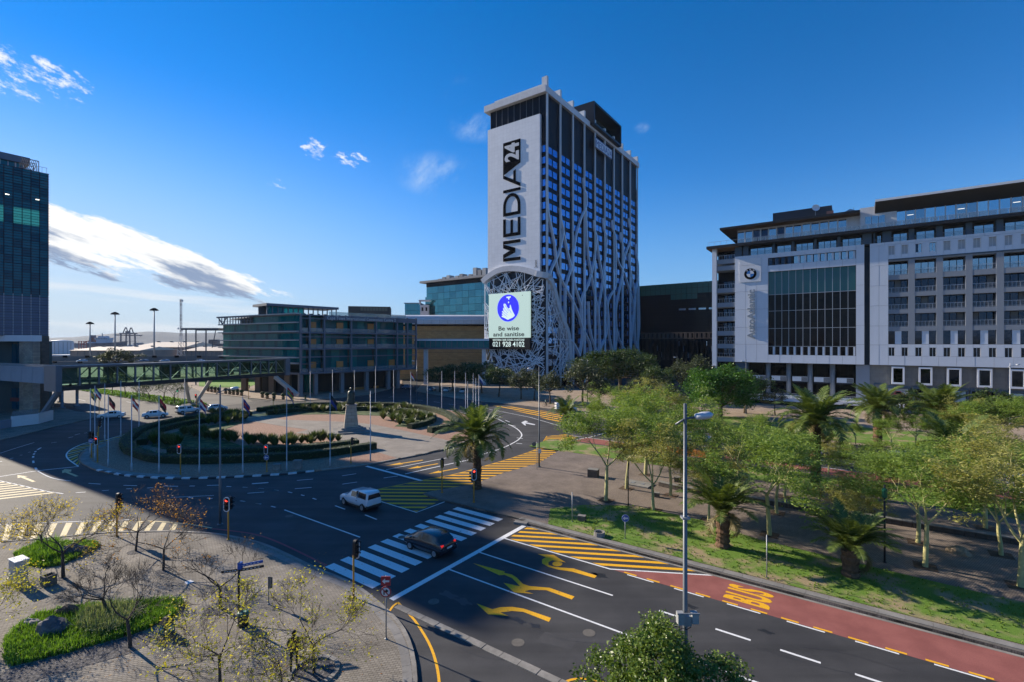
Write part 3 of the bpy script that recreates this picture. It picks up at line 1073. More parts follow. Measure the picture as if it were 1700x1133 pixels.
MB().extrude_xz(outl,-.75,.35).build('front_panel',M_TILE,media)
for k in range(9):
 x0=lerp(XL+.5,-.3,k/9)
 x1=lerp(XL+.5,-.3,(k+1)/9)
 piece('glass_pane',M_DKGLASS,media,x0+.08,x1-.08,.25,.39,zt-.5,ZC0-.05)
 piece('mullion',M_GREY,media,x0-.05,x0+.05,.2,.4,zt-.5,ZC0-.05)
NBAY=9
BW=YR/NBAY
FH=3.26*K
z_first=mr_(914,242.6)[1]-FH*.35
ZP_TOP=ZC1+2.6
for k in range(NBAY+1):
 y=BW*k if k else .35
 y=min(y,YR-.35)
 piece('pillar',M_CONC,media,-.1,.4,y-.36,y+.36,0,ZC1+.003)
 if k:
  piece('parapet_fin',M_CONC,media,-2.2,.39,y-.5,y+.5,ZC1+.01,ZP_TOP)
piece('parapet_fin',M_CONC,media,-1.6,.39,-.2,.8,ZC1+.01,ZP_TOP+.8)
stuff_w=MB()
cnt=0
for r in range(25):
 z=z_first-r*FH
 if z<6:
  break
 for b in range(NBAY):
  for hh in range(2):
   y0=BW*b+BW*(.13+hh*.40)
   y1=y0+BW*.33
   if r<15:
    piece('window',M_WINBLUE,media,-.4,-.32,y0,y1,z-FH*.29,z+FH*.29)
    cnt+=1
   else:
    stuff_w.box(-.4,-.32,y0,y1,z-FH*.29,z+FH*.29)
 stuff_w.box(-3.2,-.5,.3,.39,z-FH*.29,z+FH*.29)if z>30 else None
sw=stuff_w.build('lower_windows',M_WINBLUE,media)
sw['kind']='stuff'
for r in range(24):
 z=z_first-(r+.5)*FH
 if z>8:
  piece('spandrel',mat('spandrel_blue',(.005,.009,.022),.4,spec=.08),media,-.41,-.345,.9,YR-.9,z-FH*.16,z+FH*.16)
def ribpts(px):
 out=[]
 for p in px:
  s,z=mr_(*p)
  out.append(Vector((0,s,z)))
 return smooth_line(out,5)
def rib(name,px,w=1.0,d0=.3,d1=.75):
 pts=ribpts(px)
 zt_,zb_=max(p.z for p in pts),4
 mb=MB()
 o=0
 n=len(pts)
 for i,p in enumerate(pts):
  a=pts[max(i-1,0)]
  b=pts[min(i+1,n-1)]
  d=(b-a).normalized()
  nr=Vector((0,-d.z,d.y))
  ext=lerp(d0,d1,(80-p.z)/76)
  for q,x in((p-nr*w/2,-.3),(p+nr*w/2,-.3),(p+nr*w/2*.8,ext),(p-nr*w/2*.8,ext)):
   mb.v.append((x,q.y,q.z))
 for i in range(n-1):
  for k in range(4):
   a,b=i*4+k,i*4+(k+1)%4
   mb.f.append((a,b,b+4,a+4))
 mb.f.append((3,2,1,0))
 e=(n-1)*4
 mb.f.append((e,e+1,e+2,e+3))
 bmm=mb.build(name,M_RIB,media)
 return bmm
RIBS=[[(907.9,300),(909.4,346.5),(915,377.6),(920,404.8),(925.5,447),(938,477),(950,498.6),(961,526),(965,541),(974,560),(978.5,573),(979.5,592)],[(929.5,345),(931.5,366),(934.7,380),(933.7,393),(927,420),(915,446.5),(911.5,463),(910.5,480)],[(934.7,382),(941.5,416),(949,449),(955.6,480),(964,508),(965,534),(966,555),(964,575),(961,592)],[(968.6,295),(969.5,311.5),(973.5,325),(972.5,342.6),(963.8,364),(956,391),(951,424),(947.5,446),(939,472.6),(937.5,493),(938,541),(940.5,556),(948,567),(954.5,577),(961,592)],[(972.5,345),(973.5,385),(976.4,424),(981.6,458),(989,498.6),(992.7,521),(994.5,550),(993.8,586)],[(986,365),(987,381.5),(990,393),(988,416),(984,443),(976,471),(966.7,491),(964.5,511.6),(965,530)],[(990.5,396),(994,424),(998,450),(1001,469),(1004,491),(1007.5,508),(1009.5,530),(1010.5,556),(1015.5,588)],[(1001.4,362),(1002.5,379.5),(1006,393),(1005.5,416),(1002.5,445),(999,475),(993.5,510),(993.5,530)],[(1016,365),(1017,379.5),(1021,391),(1022.4,414.5),(1027,436),(1036.5,455),(1048,493),(1051.5,510),(1052.5,535),(1054.5,572),(1061,587.6),(1071,596)],[(1021.4,400),(1021.4,450),(1021,476),(1011.5,493),(1008,508),(1008.5,534),(1004,560),(996.5,578),(994.5,590)],[(1030,385),(1030.5,399),(1034,408.6),(1034,440),(1031.5,462),(1028,480),(1021.8,513),(1022.5,545),(1022,565),(1019.8,590)],[(1043,362),(1045,375.6),(1047.2,386),(1045,403),(1038.5,420),(1035,436),(1033.5,452)],[(1043,420),(1046,446),(1050,468),(1054,491),(1053,512),(1052.5,535)],[(1055.6,405),(1056.3,424),(1059,440),(1058.5,462),(1054.5,484),(1052.5,511.6),(1048.5,548.6),(1045.5,588)],[(1023,545),(1029.8,571),(1043,590)],[(976,500),(978.3,545),(987,578),(992,588),(997,594)],[(1059,450),(1060,500),(1060.5,540),(1058,570),(1060,590)],]
for i,px in enumerate(RIBS):
 rib('rib',px,w=.74 if i not in(14,15)else .66)
for k in range(2,9):
 piece('lower_fin',M_RIB,media,-.05,.5,BW*k-.6,BW*k+.55,0,44+6*((k*37)%5)/5)
MB().box(-.35,.2,1.2,YR-.6,0,7).build('base_wall',M_BLACK,media)
pf=[Vector((x,-1.3,z))for x,z in(mf(*p)for p in arch_px[:-1])]
pr=[]
for p in((909.5,463),(913,471),(917,484),(923,508),(932,534),(938.5,551),(940.8,566),(942.4,597),(943.5,634)):
 s,z=mr_(*p)
 pr.append(Vector((.9,s,z)))
allp=smooth_line(pf+[Vector((.9,-.9,mf(904,458)[1]))]+pr,4)
mb=MB()
for i,p in enumerate(allp):
 a,b=allp[max(0,i-1)],allp[min(len(allp)-1,i+1)]
 d=(b-a).normalized()
 outw=Vector((0,-1,0))if p.y<-1.0 else(Vector((1,0,0))if p.y>1 else Vector((.7,-.7,0)))
 nr=d.cross(outw).normalized()
 w=.95
 for q in(p-nr*w-outw*1.6,p+nr*w-outw*1.6,p+nr*w+outw*.5,p-nr*w+outw*.5):
  mb.v.append(tuple(q))
for i in range(len(allp)-1):
 for k in range(4):
  a,b=i*4+k,i*4+(k+1)%4
  mb.f.append((a,b,b+4,a+4))
mb.f.append((3,2,1,0))
e=(len(allp)-1)*4
mb.f.append((e,e+1,e+2,e+3))
mb.build('arch_fin',M_CONC,media)
rl=random.Random(11)
arch_fn=lambda x:np.interp(x,[a[0]for a in arch],[a[1]for a in arch])
x_l=XL-1.2
fin_s=[p.y for p in pr]
fin_z=[p.z for p in pr]
zlow=mf(850,628)[1]
def fin_at(z):
 return np.interp(z,fin_z[::-1],fin_s[::-1])
def clip_front(x0,z0,x1,z1):
 """sample and keep the part of a rod under the arch"""
 best=[]
 for i in range(41):
  t=i/40
  x,z=lerp(x0,x1,t),lerp(z0,z1,t)
  if x_l<=x<=0 and zlow<=z<=arch_fn(x)-.6:
   best.append((x,z))
 return(best[0],best[-1])if len(best)>6 else None
n_rod=0
while n_rod<210:
 x0,z0=rl.uniform(x_l-6,4),rl.uniform(zlow-6,36)
 a=rl.gauss(0,.75)+(PI/2 if rl.random()<.3 else 0)
 ln=rl.uniform(9,26)
 x1,z1=x0+ln*math.cos(a),z0+ln*math.sin(a)
 r_=clip_front(x0,z0,x1,z1)
 if not r_:
  continue
 (xa,za),(xb,zb_)=r_
 y=-.55-rl.random()*.9
 rod('lattice_rod',M_ROD,media,(xa,y,za),(xb,y-rl.uniform(-.2,.2),zb_),.13+.09*rl.random())
 n_rod+=1
while n_rod<296:
 s0,z0=rl.uniform(-2,26),rl.uniform(zlow-4,34)
 a=rl.gauss(0,.8)+(PI/2 if rl.random()<.4 else 0)
 ln=rl.uniform(7,18)
 pts=[]
 for i in range(41):
  t=i/40
  s,z=s0+ln*math.cos(a)*t,z0+ln*math.sin(a)*t
  if 0<=s<=fin_at(z)-.3 and zlow<=z<=33:
   pts.append((s,z))
 if len(pts)<6:
  continue
 x=.6+rl.random()*.7
 rod('lattice_rod',M_ROD,media,(x,pts[0][0],pts[0][1]),(x,pts[-1][0],pts[-1][1]),.11+.07*rl.random())
 n_rod+=1
rod('lattice_rod',M_ROD,media,(x_l,-.9,0),(x_l,-.9,arch_fn(x_l)-.3),.3)
MB().box(XL+.2,-.5,.2,.36,0,arch_fn(-12)-1).build('base_glazing',mat('lattice_backing',(.015,.02,.035),.15),media)
y0p,y1p=mr_(968)[0],mr_(1012)[0]
zp0,zp1=mr_(1012,238)[1],mr_(990,188)[1]
q0=mr_(989,205)[0]
pod=MB()
py0,py1=BW*3.45,BW*6.35
pz0,pz1=ZC1-1.2,ZC1+7.6
px0,px1=-13,2.2
pod.box(px0,px1,py0,py1,pz1-.8,pz1)
pod.box(px0,px1,py0,py1,pz0,pz0+.8)
pod.box(px0,px1,py0,py0+.8,pz0+.8,pz1-.8)
pod.box(px0,px1,py1-.8,py1,pz0+.8,pz1-.8)
pod.box(px0,px0+.8,py0+.8,py1-.8,pz0+.8,pz1-.8)
pod.build('roof_pod',mat('pod_cladding',(.008,.012,.02),.35,spec=.25),media)
MB().box(-3.2,-3.0,py0+.85,py1-.85,pz0+.85,pz1-.85).build('pod_window',mat('pod_glass',(.03,.06,.08),.05,spec=.8),media)
MB().box(XL+1,-1,YR+.4,YR+3.0,30,ZC0-10).build('rear_stair',M_DKWALL,media)
SG=thing('letter_sign','tall black letters MEDIA24 reading upwards on the white tower front','sign',P0,GA)
def pz(xz,yz,ls=4.93,ox=820,oy=220):
 return mf(ox+xz/ls,oy+yz/ls)
xL_,xR_=pz(88,600)[0],pz(228,600)[0]
zz=lambda y:pz(88,y)[1]
D_=.14
Y1=-.80
def letter(name,polys,m=M_BLACK,y0=Y1-D_,y1=Y1):
 mb=MB()
 for p in polys:
  mb.extrude_xz(p,y0,y1)
 return mb.build(name,m,SG)
b0,b1=zz(1058),zz(893)
st=(b1-b0)*.15
xm=lerp(xL_,xR_,.70)
xi=lerp(xL_,xR_,.30)
letter('letter',[[(xL_,b0),(xR_,b0),(xR_,b0+st),(xL_,b0+st)],[(xL_,b1-st),(xR_,b1-st),(xR_,b1),(xL_,b1)],[(xL_,b0+st),(xL_,b0+st*2.3),(xm,(b0+b1)/2+st*.75),(xm,(b0+b1)/2-st*.75)],[(xL_,b1-st),(xm,(b0+b1)/2+st*.75),(xm,(b0+b1)/2-st*.75),(xL_,b1-st*2.3)]])
b0,b1=zz(860),zz(716)
letter('letter',[[(xL_,b0),(xR_,b0),(xR_,b0+st),(xL_,b0+st)],[(xL_,b0+st),(xL_+st*1.0,b0+st),(xL_+st,b1),(xL_,b1)],[(xR_-st,b0+st),(xR_,b0+st),(xR_,b1),(xR_-st,b1)],[((xL_+xR_)/2-st*.45,b0+st),((xL_+xR_)/2+st*.45,b0+st),((xL_+xR_)/2+st*.45,b1-st*.5),((xL_+xR_)/2-st*.45,b1-st*.5)]])
b0,b1=zz(692),zz(515)
arcs=[]
mx,hw=(xL_+xR_)/2,(xR_-xL_)/2
base=b0+(b1-b0)*.42
oa=[(mx-hw*math.cos(t),base+(b1-base)*math.sin(t))for t in np.linspace(0,PI,17)]
ia=[(mx-(hw-st)*math.cos(t),base+(b1-base-st)*math.sin(t))for t in np.linspace(0,PI,17)]
polys=[[(xL_,b0),(xR_,b0),(xR_,b0+st),(xL_,b0+st)],[(xL_,b0+st),(xL_+st,b0+st),(xL_+st,base),(xL_,base)],[(xR_-st,b0+st),(xR_,b0+st),(xR_,base),(xR_-st,base)]]
for i in range(16):
 polys.append([oa[i],oa[i+1],ia[i+1],ia[i]])
letter('letter',polys)
b0,b1=zz(502),zz(480)
letter('letter',[[(xL_,b0),(xR_,b0),(xR_,b1),(xL_,b1)]])
b0,b1=zz(480),zz(360)
f0=zz(384)
xc0,xc1=lerp(xL_,xR_,.60),lerp(xL_,xR_,.73)
letter('letter',[[(xL_,f0),(xR_,zz(474)),(xR_,zz(474)+st*1.15),(xL_,f0+st*1.15)],[(xc0,lerp(f0,zz(474),.6)+st),(xc1,lerp(f0,zz(474),.72)+st),(xc1,zz(330)),(xc0,zz(340))]])
letter('number_block',[[(xL_,zz(357)),(xR_,zz(283)),(xR_,zz(95)),(xL_,zz(95))]])
tm=text_mesh('24',1.0,.06,mat('sign_white',(.55,.56,.58),.5),.035,'LEFT','number',.95)
xs=[v.co.x for v in tm.vertices]
ys=[v.co.y for v in tm.vertices]
z0n,z1n=zz(258),zz(113)
x0n,x1n=lerp(xL_,xR_,.10),lerp(xL_,xR_,.93)
for v in tm.vertices:
 tx=(v.co.x-min(xs))/(max(xs)-min(xs))
 ty=(v.co.y-min(ys))/(max(ys)-min(ys))
 sl=(1-ty)*(z1n-z0n)*.06
 v.co=(lerp(x1n,x0n,ty),Y1-D_-.06+v.co.z,lerp(z0n,z1n,tx))
link('number',tm,SG)
for y in(1045,880,850,740,600,490,420,320,200,110):
 piece('bracket',M_STEEL,SG,mx-.1,mx+.1,Y1,-.755,zz(y)-.1,zz(y)+.1)
sgm=text_mesh('Jansen',1.6,.02,M_BLACK,.0,'LEFT','signature')
x_s,z_s=mf(893.5,444)
sgt=thing('signature_lettering','small dark handwritten lettering at the lower right of the white tower panel','lettering',P0,GA)
for v in sgm.vertices:
 v.co=(x_s-v.co.y*1.0,-.79,z_s+v.co.x*.62)
link('signature',sgm,sgt)
M_SCR=mat('screen_pale',(.30,.36,.33),.4,emit=(.54,.72,.65),estr=.42)
M_SCRB=mat('screen_blue',(.004,.004,.3),.4,emit=(.015,.015,.85),estr=.9)
M_SCRW=mat('screen_white',(.5,.55,.52),.4,emit=(.62,.78,.72),estr=.5)
M_SCRK=mat('screen_black',(.008,.008,.009),.4)
xs0,zs1=mf(819,489)
xs1,_=mf(886.3,484)
zs0=mf(850,560.5)[1]
zb=mf(850,580.5)[1]
W_,Hh=xs1-xs0,zs1-zs0
SC=thing('advertising_screen','large lit screen with a blue hand washing sign above a black phone number strip','screen',P0+CU*xs0-CV*2.6+Vector((0,0,zb)),GA)
dz=zs0-zb
MB().box(0,W_,0,.8,dz,dz+Hh).build('screen',M_SCR,SC)
MB().box(0,W_,0,.8,0,dz-.01).build('phone_panel',M_SCRK,SC)
MB().box(-.1,W_+.1,.8,1.1,-.1,dz+Hh+.1).build('frame',M_BLACK,SC)
def flat_text(body,size,x,z,m,parent,y=-.02,bold=0.0,w=None,name='lettering',sx=1.0):
 me=text_mesh(body,size,.01,m,bold,'LEFT',name)
 xs=[v.co.x for v in me.vertices]
 k=sx if w is None else w/(max(xs)-min(xs))
 c=(max(xs)+min(xs))/2
 for v in me.vertices:
  v.co=(x+(v.co.x-c)*k,y-v.co.z,z+v.co.y)
 return link(name,me,parent)
flat_text('Be wise',Hh*.135,W_*.50,dz+Hh*.165,M_SCRK,SC,bold=.03,w=W_*.50)
flat_text('and sanitise',Hh*.135,W_*.495,dz+Hh*.035,M_SCRK,SC,bold=.03,w=W_*.76)
flat_text('WESTERN CAPE COVID-19 HOTLINE',dz*.26,W_*.49,dz*.73,M_SCRW,SC,bold=.01,w=W_*.78)
flat_text('021 928 4102',dz*.58,W_*.49,dz*.20,M_SCRW,SC,bold=.03,w=W_*.78)
ex,ez,er,ezr=W_*.485,dz+Hh*.66,W_*.265,Hh*.30
MB().extrude_xz([(ex+er*math.cos(t),ez+ezr*math.sin(t))for t in np.linspace(0,2*PI,41)[:-1]],-.03,0.0).build('blue_disc',M_SCRB,SC)
def icon(pts,name,m=M_SCRW,y=-.06,sc=5.394,ox=795,oy=430):
 P=[]
 for x,yy in pts:
  X,Z=mf(ox+x/sc,oy+yy/sc)
  P.append((X-xs0,Z-zb))
 return MB().extrude_xz(P,y,y+.05).build(name,m,SC)
icon([(286,341),(325,336),(325,347),(314,352),(312,366),(303,366),(302,354),(287,351)],'tap_icon')
icon([(306,380),(312,390),(308,398),(301,397),(301,388)],'drop_icon')
icon([(268,402),(280,404),(292,430),(304,446),(316,440),(318,412),(325,414),(334,450),(348,480),(362,506),(345,524),(300,545),(282,536),(268,528),(252,522),(244,516),(246,509),(256,507),(246,496),(248,488),(258,487),(246,474),(250,466),(262,470),(256,444),(262,436),(270,442),(260,416),(262,404)],'hands_icon')
for a_,b_ in(((262,440),(300,484)),((258,470),(296,500)),((256,490),(290,514)),((272,412),(306,468)),((306,448),(332,486))):
 X0,Z0=mf(795+a_[0]/5.394,430+a_[1]/5.394)
 X1,Z1=mf(795+b_[0]/5.394,430+b_[1]/5.394)
 MB().bar((X0-xs0,-.075,Z0-zb),(X1-xs0,-.075,Z1-zb),.02,.09).build('finger_line',M_SCRB,SC)
_c=mf(795+428/5.394,430+328/5.394)
MB().extrude_xz([(_c[0]-xs0+.14*math.cos(t),_c[1]-zb+.14*math.sin(t))for t in np.linspace(0,2*PI,11)[:-1]],-.03,0).build('lens',M_SCRK,SC)
sa,za1=mr_(983.5,228)
sb,_=mr_(1011,250)
hsg=mr_(983.5,228)[1]-mr_(983.5,244)[1]
zmid=mr_(997,247)[1]
RS=thing('roof_sign','white sign with blue letters MEDIA24 under the roof of the fin clad tower side','sign',P0+CV*sa+Vector((0,0,zmid-hsg/2))+CU*1.3,GA+PI/2)
wS=sb-sa
MB().box(0,wS,0,.4,0,hsg).build('panel',M_WTRIM,RS)
M_SB=mat('sign_blue',(.01,.03,.22),.4)
flat_text('MEDIA24',hsg*.95,wS*.5,hsg*.16,M_SB,RS,bold=.0,w=wS*.93,y=-.03)
f_=MB()
f_.box(0,wS,-.06,0,0,.18).box(0,wS,-.06,0,hsg-.18,hsg).box(0,.18,-.06,0,.18,hsg-.18).box(wS-.18,wS,-.06,0,.18,hsg-.18)
f_.build('border',M_SB,RS)
# ==== grey panelled office block with the car showroom
M_PAN=mat('metal_panel',(.56,.595,.66),.5,var=.04,vscale=.7,grime=.05,gscale=.12)
M_PAN_LT=mat('metal_panel_light',(.66,.68,.72),.5,var=.04,vscale=.7)
M_BLUEGREY=mat('blue_grey_render',(.040,.075,.115),.6,var=.06,vscale=.8)
M_MIDGREY=mat('mid_grey_render',(.21,.235,.275),.7,var=.06,vscale=.6)
M_STONEP=mat_brick('stone_cladding',(.185,.18,.17),(.205,.20,.19),(.13,.125,.12),1.4,.8,.012,vert=True,dirt=.12,bump=.15)
M_EAVE=mat('dark_eave',(.009,.012,.018),.6,spec=.3)
M_SOFFIT=mat_brick('timber_soffit',(.15,.085,.048),(.17,.10,.056),(.08,.05,.03),3.0,.16,.006,rough=.6,dirt=.12,bump=.1)
M_REFLW=mat('office_window',(.30,.34,.38),.05,metal=1.0)
M_REFLD=mat('dark_window',(.030,.042,.062),.05,metal=1.0)
M_CURT=mat('curtain_wall_glass',(.004,.005,.008),.05,spec=.12)
M_BLIND=mat('white_blind',(.42,.43,.45),.7,var=.05)
M_RAIL=mat('rail_metal',(.42,.44,.48),.4,metal=.3)
M_RAILGL=mat_glass('rail_glass',(.35,.42,.46),.08,(.75,.82,.85),see=.72)
P1=Vector((46.6*K,112*K,0))
office=thing('office_block','long grey panelled office block with a dark glass wall and overhanging roofs','office building',P1,GA)
bf=face(P1,CU)
def bx(px,py=HOR):
 return bf(px,py)
X_END=bx(1700)[0]+24
DEP=34
def z7(x,y,sc,ox,oy):
 return bf(ox+x/sc,oy+y/sc)
xA0=bx(1183)[0]
xB0=bx(1220)[0]
xB1=bx(1435)[0]
xC0=bx(1444)[0]
Z_PB=bx(1220,602)[1]
Z_PT=(bx(1220,426)[1]+bx(1445,404)[1])/2
Z_S1=bx(1250,402)[1]
Z_S1b=Z_S1-.7
Z_R1=bx(1250,375)[1]
ZTOP=bx(1600,322)[1]
MB().box(xA0+.3,X_END,5.2,DEP,0,Z_S1b).build('core_wall',M_DKWALL,office)
xo0,zo1=bx(1275,451)
xo1=bx(1421)[0]
zo0=bx(1275,590)[1]
zs1a,zs1b=bx(1275,440)[1],bx(1275,427.5)[1]
zs0a=zo0
def panels(x0,x1,z0,z1,nx,nz,m=M_PAN,y0=0.0,y1=.35,gap=.035):
 for i in range(nx):
  for j in range(nz):
   a,b=lerp(x0,x1,i/nx),lerp(x0,x1,(i+1)/nx)
   c,d=lerp(z0,z1,j/nz),lerp(z0,z1,(j+1)/nz)
   piece('facade_panel',m,office,a+gap/2,b-gap/2,y0+.004*((i*3+j*7)%4),y1,c+gap/2,d-gap/2)
zstrip0=bx(1275,440.5)[1]
zstrip1=bx(1275,428)[1]
panels(xB0,xo0,Z_PB,Z_PT,3,6)
panels(xo1,xB1,Z_PB,Z_PT,1,6)
panels(xo0,xo1,Z_PB,zo0,7,1)
panels(xo0,xo1,zo1,zstrip0,7,1)
panels(xo0,xo1,zstrip1,Z_PT,7,1)
MB().box(xB0-.05,xB1+.02,.36,.8,Z_PB-.05,zo0-.02).box(xB0,xo0-.02,.36,.8,zo0,Z_PT).box(xo1+.02,xB1,.36,.8,zo0,Z_PT).box(xo0,xo1,.36,.8,zstrip1+.02,Z_PT).box(xo0,xo1,.36,.8,zo1+.02,zstrip0-.02).build('panel_backing',M_EAVE,office)
MB().box(xB0,xB1,.8,5.1,Z_PB-.02,Z_PB+.35).build('box_soffit',M_MIDGREY,office)
NG=12
zrows=[zo0,bx(1275,576)[1],bx(1275,545)[1],bx(1275,516)[1],bx(1275,489)[1],zo1]
for i in range(NG):
 a,b=lerp(xo0,xo1,i/NG),lerp(xo0,xo1,(i+1)/NG)
 for j in range(1,5):
  o=piece('glass_pane',M_CURT if j<4 else mat('curtain_wall_reflection',(.012,.095,.105),.05,spec=.4),office,a+.05,b-.05,.62,.7,zrows[j]+.05,zrows[j+1]-.05)  # top row: teal reflection of the surroundings put into the pane colour
 rod('mullion',M_RAIL,office,(a,.55,zo0),(a,.55,zo1),.09)
 piece('glass_pane',M_CURT,office,a+.05,b-.35,.9,.98,zrows[0]+.08,zrows[1]-.1)
 piece('window_post',M_PAN,office,b-.5,b-.1,.62,.9,zrows[0]+.02,zrows[1]-.1)
for z in zrows[1:5]:
 rod('mullion',M_RAIL,office,(xo0,.55,z),(xo1,.55,z),.09)
NS=13
for i in range(NS):
 a,b=lerp(xo0,xo1,i/NS),lerp(xo0,xo1,(i+1)/NS)
 piece('window',M_REFLW if i>3 else M_REFLD,office,a+.08,b-.5,.55,.6,zstrip0+.08,zstrip1-.08)
 piece('window_post',M_PAN if i>3 else M_EAVE,office,b-.5,b-.1,.4,.65,zstrip0+.05,zstrip1-.05)
zt0,zt1=z7(340,805,6.07,1420,290)[1],z7(340,720,6.07,1420,290)[1]
zb0,zb1=z7(340,193,6.07,1420,560)[1],z7(340,110,6.07,1420,560)[1]
xw=[z7(x,0,6.07,1420,560)[0]for x in(333,465,603,745,888,1035,1188,1345,1505,1670)]
wwid=z7(400,0,6.07,1420,560)[0]-xw[0]
while xw[-1]+4<X_END-4:
 xw.append(xw[-1]+(xw[1]-xw[0]+xw[2]-xw[1])/2)
rows=[]
for yt,yb in((437,500),(523,583),(603,662),(682,742),(763,828)):
 rows.append((z7(212,yb,2.833,1400,280)[1],z7(212,yt,2.833,1400,280)[1]))
xg=[]
for xa,xb in((212,306),(337,438),(470,576),(609,721),(757,875)):
 xg.append((z7(xa,0,2.833,1400,280)[0],z7(xb,0,2.833,1400,280)[0]))
pitch=xg[1][0]-xg[0][0]
while xg[-1][1]+pitch<X_END-2:
 xg.append((xg[-1][0]+pitch,xg[-1][1]+pitch))
xg0=xg[0][0]
zgt=z7(212,425,2.833,1400,280)[1]
panels(xC0,xg0,Z_PB,zt1+.4,2,6)
panels(xC0,X_END,zt1+.4,Z_PT,18,1)
panels(xC0+(xg0-xC0),X_END,Z_PB,zb0,16,1)
for(z0,z1,zz0,zz1,mw)in((zt0,zt1,zgt,zt1+.4,M_REFLW),(zb0,zb1,zb0,rows[4][0]-.05,M_REFLD)):
 edges=[xg0]+[e for x in xw for e in(x,x+wwid)]+[X_END]
 for i in range(0,len(edges)-1,2):
  if edges[i+1]-edges[i]>.1:
   piece('facade_panel',M_PAN,office,edges[i]+.02,edges[i+1]-.02,.004,.35,zz0+.02,zz1-.02)
 for i,x in enumerate(xw):
  if zz0<z0-.1:
   piece('facade_panel',M_PAN,office,x,x+wwid,.008,.35,zz0+.02,z0-.02)
  if zz1>z1+.1:
   piece('facade_panel',M_PAN,office,x,x+wwid,.008,.35,z1+.02,zz1-.02)
  w=thing('w','','x')if False else None
  fr=MB().box(x,x+wwid,.38,.46,z0,z1).build('window',mw if not(mw is M_REFLW and i not in(2,3))else M_BLIND,office)
  q=MB().box(x+wwid*.47,x+wwid*.53,.30,.38,z0,z1)
  q.box(x,x+.08,.25,.38,z0,z1).box(x+wwid-.1,x+wwid,.02,.38,z0,z1)
  q.build('window_frame',M_WTRIM,fr)
  if mw is M_REFLW and i==2:
   MB().box(x+.1,x+wwid*.45,.36,.378,z0+.1,z1).build('pane',M_REFLD,fr)
MB().box(xC0,xg0-.02,.36,.8,Z_PB,Z_PT).box(xg0,X_END,.47,.9,zgt,Z_PT).box(xg0,X_END,.47,.9,Z_PB,rows[4][0]-.06).build('panel_backing',M_EAVE,office)
MB().box(xC0,X_END,.9,5.1,Z_PB-.02,Z_PB+.35).build('box_soffit',M_MIDGREY,office)
MB().box(xg0,X_END,-.05,.3,zgt-.22,zgt).build('drip_ledge',M_BLUEGREY,office)
zg0=rows[4][0]
xe=[xg0]+[e for g in xg for e in g]+[X_END]
for i in range(1,len(xe)-1,2):
 pass
for i,(a,b)in enumerate(xg):
 nxt=xg[i+1][0]if i+1<len(xg)else X_END
 piece('pier',M_MIDGREY,office,b,nxt,.15,1.6,zg0,zgt-.23)
for j,(z0,z1)in enumerate(rows):
 ztop=rows[j-1][0]if j else zgt-.23
 for i,(a,b)in enumerate(xg):
  piece('spandrel',M_MIDGREY,office,a,b,.17,1.6,z1 if j else z1+.05,ztop)
  if j<4:
   n=3
   for k in range(n):
    xa,xb=lerp(a,b,k/n),lerp(a,b,(k+1)/n)
    piece('window',(M_REFLD if tilt.random()>.16 else mat('grey_blind',(.13,.14,.15),.7))if j else M_REFLW,office,xa+.06,xb-.06,1.8,1.86,z0+.05,z1-.5 if j==0 else z1-.1)
   if i<6:
    rb=MB()
    for k in range(7):
     x=lerp(a,b,k/6)
     rb.box(x-.02,x+.02,.3,.34,z0,z0+1.05)
    rb.box(a,b,.28,.36,z0+1.05,z0+1.12).box(a,b,.30,.34,z0+.12,z0+.17)
    for q in(.35,.6,.85):
     rb.box(a,b,.31,.33,z0+q,z0+q+.025)
    rb.build('railing',M_RAIL,office)
  else:
   piece('window',M_REFLD,office,a,lerp(a,b,.34),.6,.66,z0+.05,z1)
   piece('window',M_REFLD,office,lerp(a,b,.66),b,.6,.66,z0+.05,z1)
   piece('facade_panel',M_PAN,office,lerp(a,b,.34),lerp(a,b,.66),.3,.66,z0,z1)
MB().box(xg0,X_END,1.9,5.1,zg0,zgt).build('recess_wall',M_DKWALL,office)
MB().box(xB1+.1,xC0-.05,2.2,5.1,0,Z_PT+1.5).build('slot_wall',M_BLUEGREY,office)
zu0,zu1=Z_PT+.05,Z_S1b
xb=[bx(px)[0]for px in(1231,1241,1283,1289,1315,1321,1351,1358,1390,1396,1432,1437)]
MB().box(xB0+.5,X_END,1.7,2.4,zu0-.3,zu1).build('upper_wall',M_EAVE,office)
pier_px=[(1219,1231),(1233,1241.5),(1282,1286),(1314,1318),(1351,1355),(1390,1395),(1432,1447),(1450.5,1453),(1465,1480),(1509,1518.5),(1555,1565.5),(1604,1615),(1655,1667)]
pr_x=[(bx(a)[0],bx(b)[0])for a,b in pier_px]
pp=pr_x[-1][0]-pr_x[-2][0]
while pr_x[-1][0]+pp<X_END:
 pr_x.append((pr_x[-1][0]+pp,pr_x[-1][1]+pp))
for a,b in pr_x:
 piece('pier',M_BLUEGREY,office,a,b,.5,1.7,zu0,zu1)
for(a,b),(c,d)in zip(pr_x[1:-1],pr_x[2:]):
 if c-b<1.0:
  continue
 n=max(2,round((c-b)/1.6))
 for k in range(n):
  xa,xb_=lerp(b+.4,c-.2,k/n),lerp(b+.4,c-.2,(k+1)/n)
  piece('window',M_REFLW,office,xa+.06,xb_-.06,1.60,1.66,zu0+.1,lerp(zu0,zu1,.72))
 rb=MB()
 for q in(.45,.75,1.05):
  rb.box(b,c,1.2,1.24,zu0+q,zu0+q+.04)
 rb.build('railing',M_RAIL,office)
MB().box(xA0-1.3,X_END,-1.3,DEP,Z_S1b,Z_S1).build('roof_slab',M_EAVE,office)
MB().box(xA0-1.2,xB0+1,-1.2,6,Z_S1b-.03,Z_S1b-.005).build('soffit',M_SOFFIT,office)
xP0=bx(1209)[0]+1.0
zph1=bx(1192,381)[1]
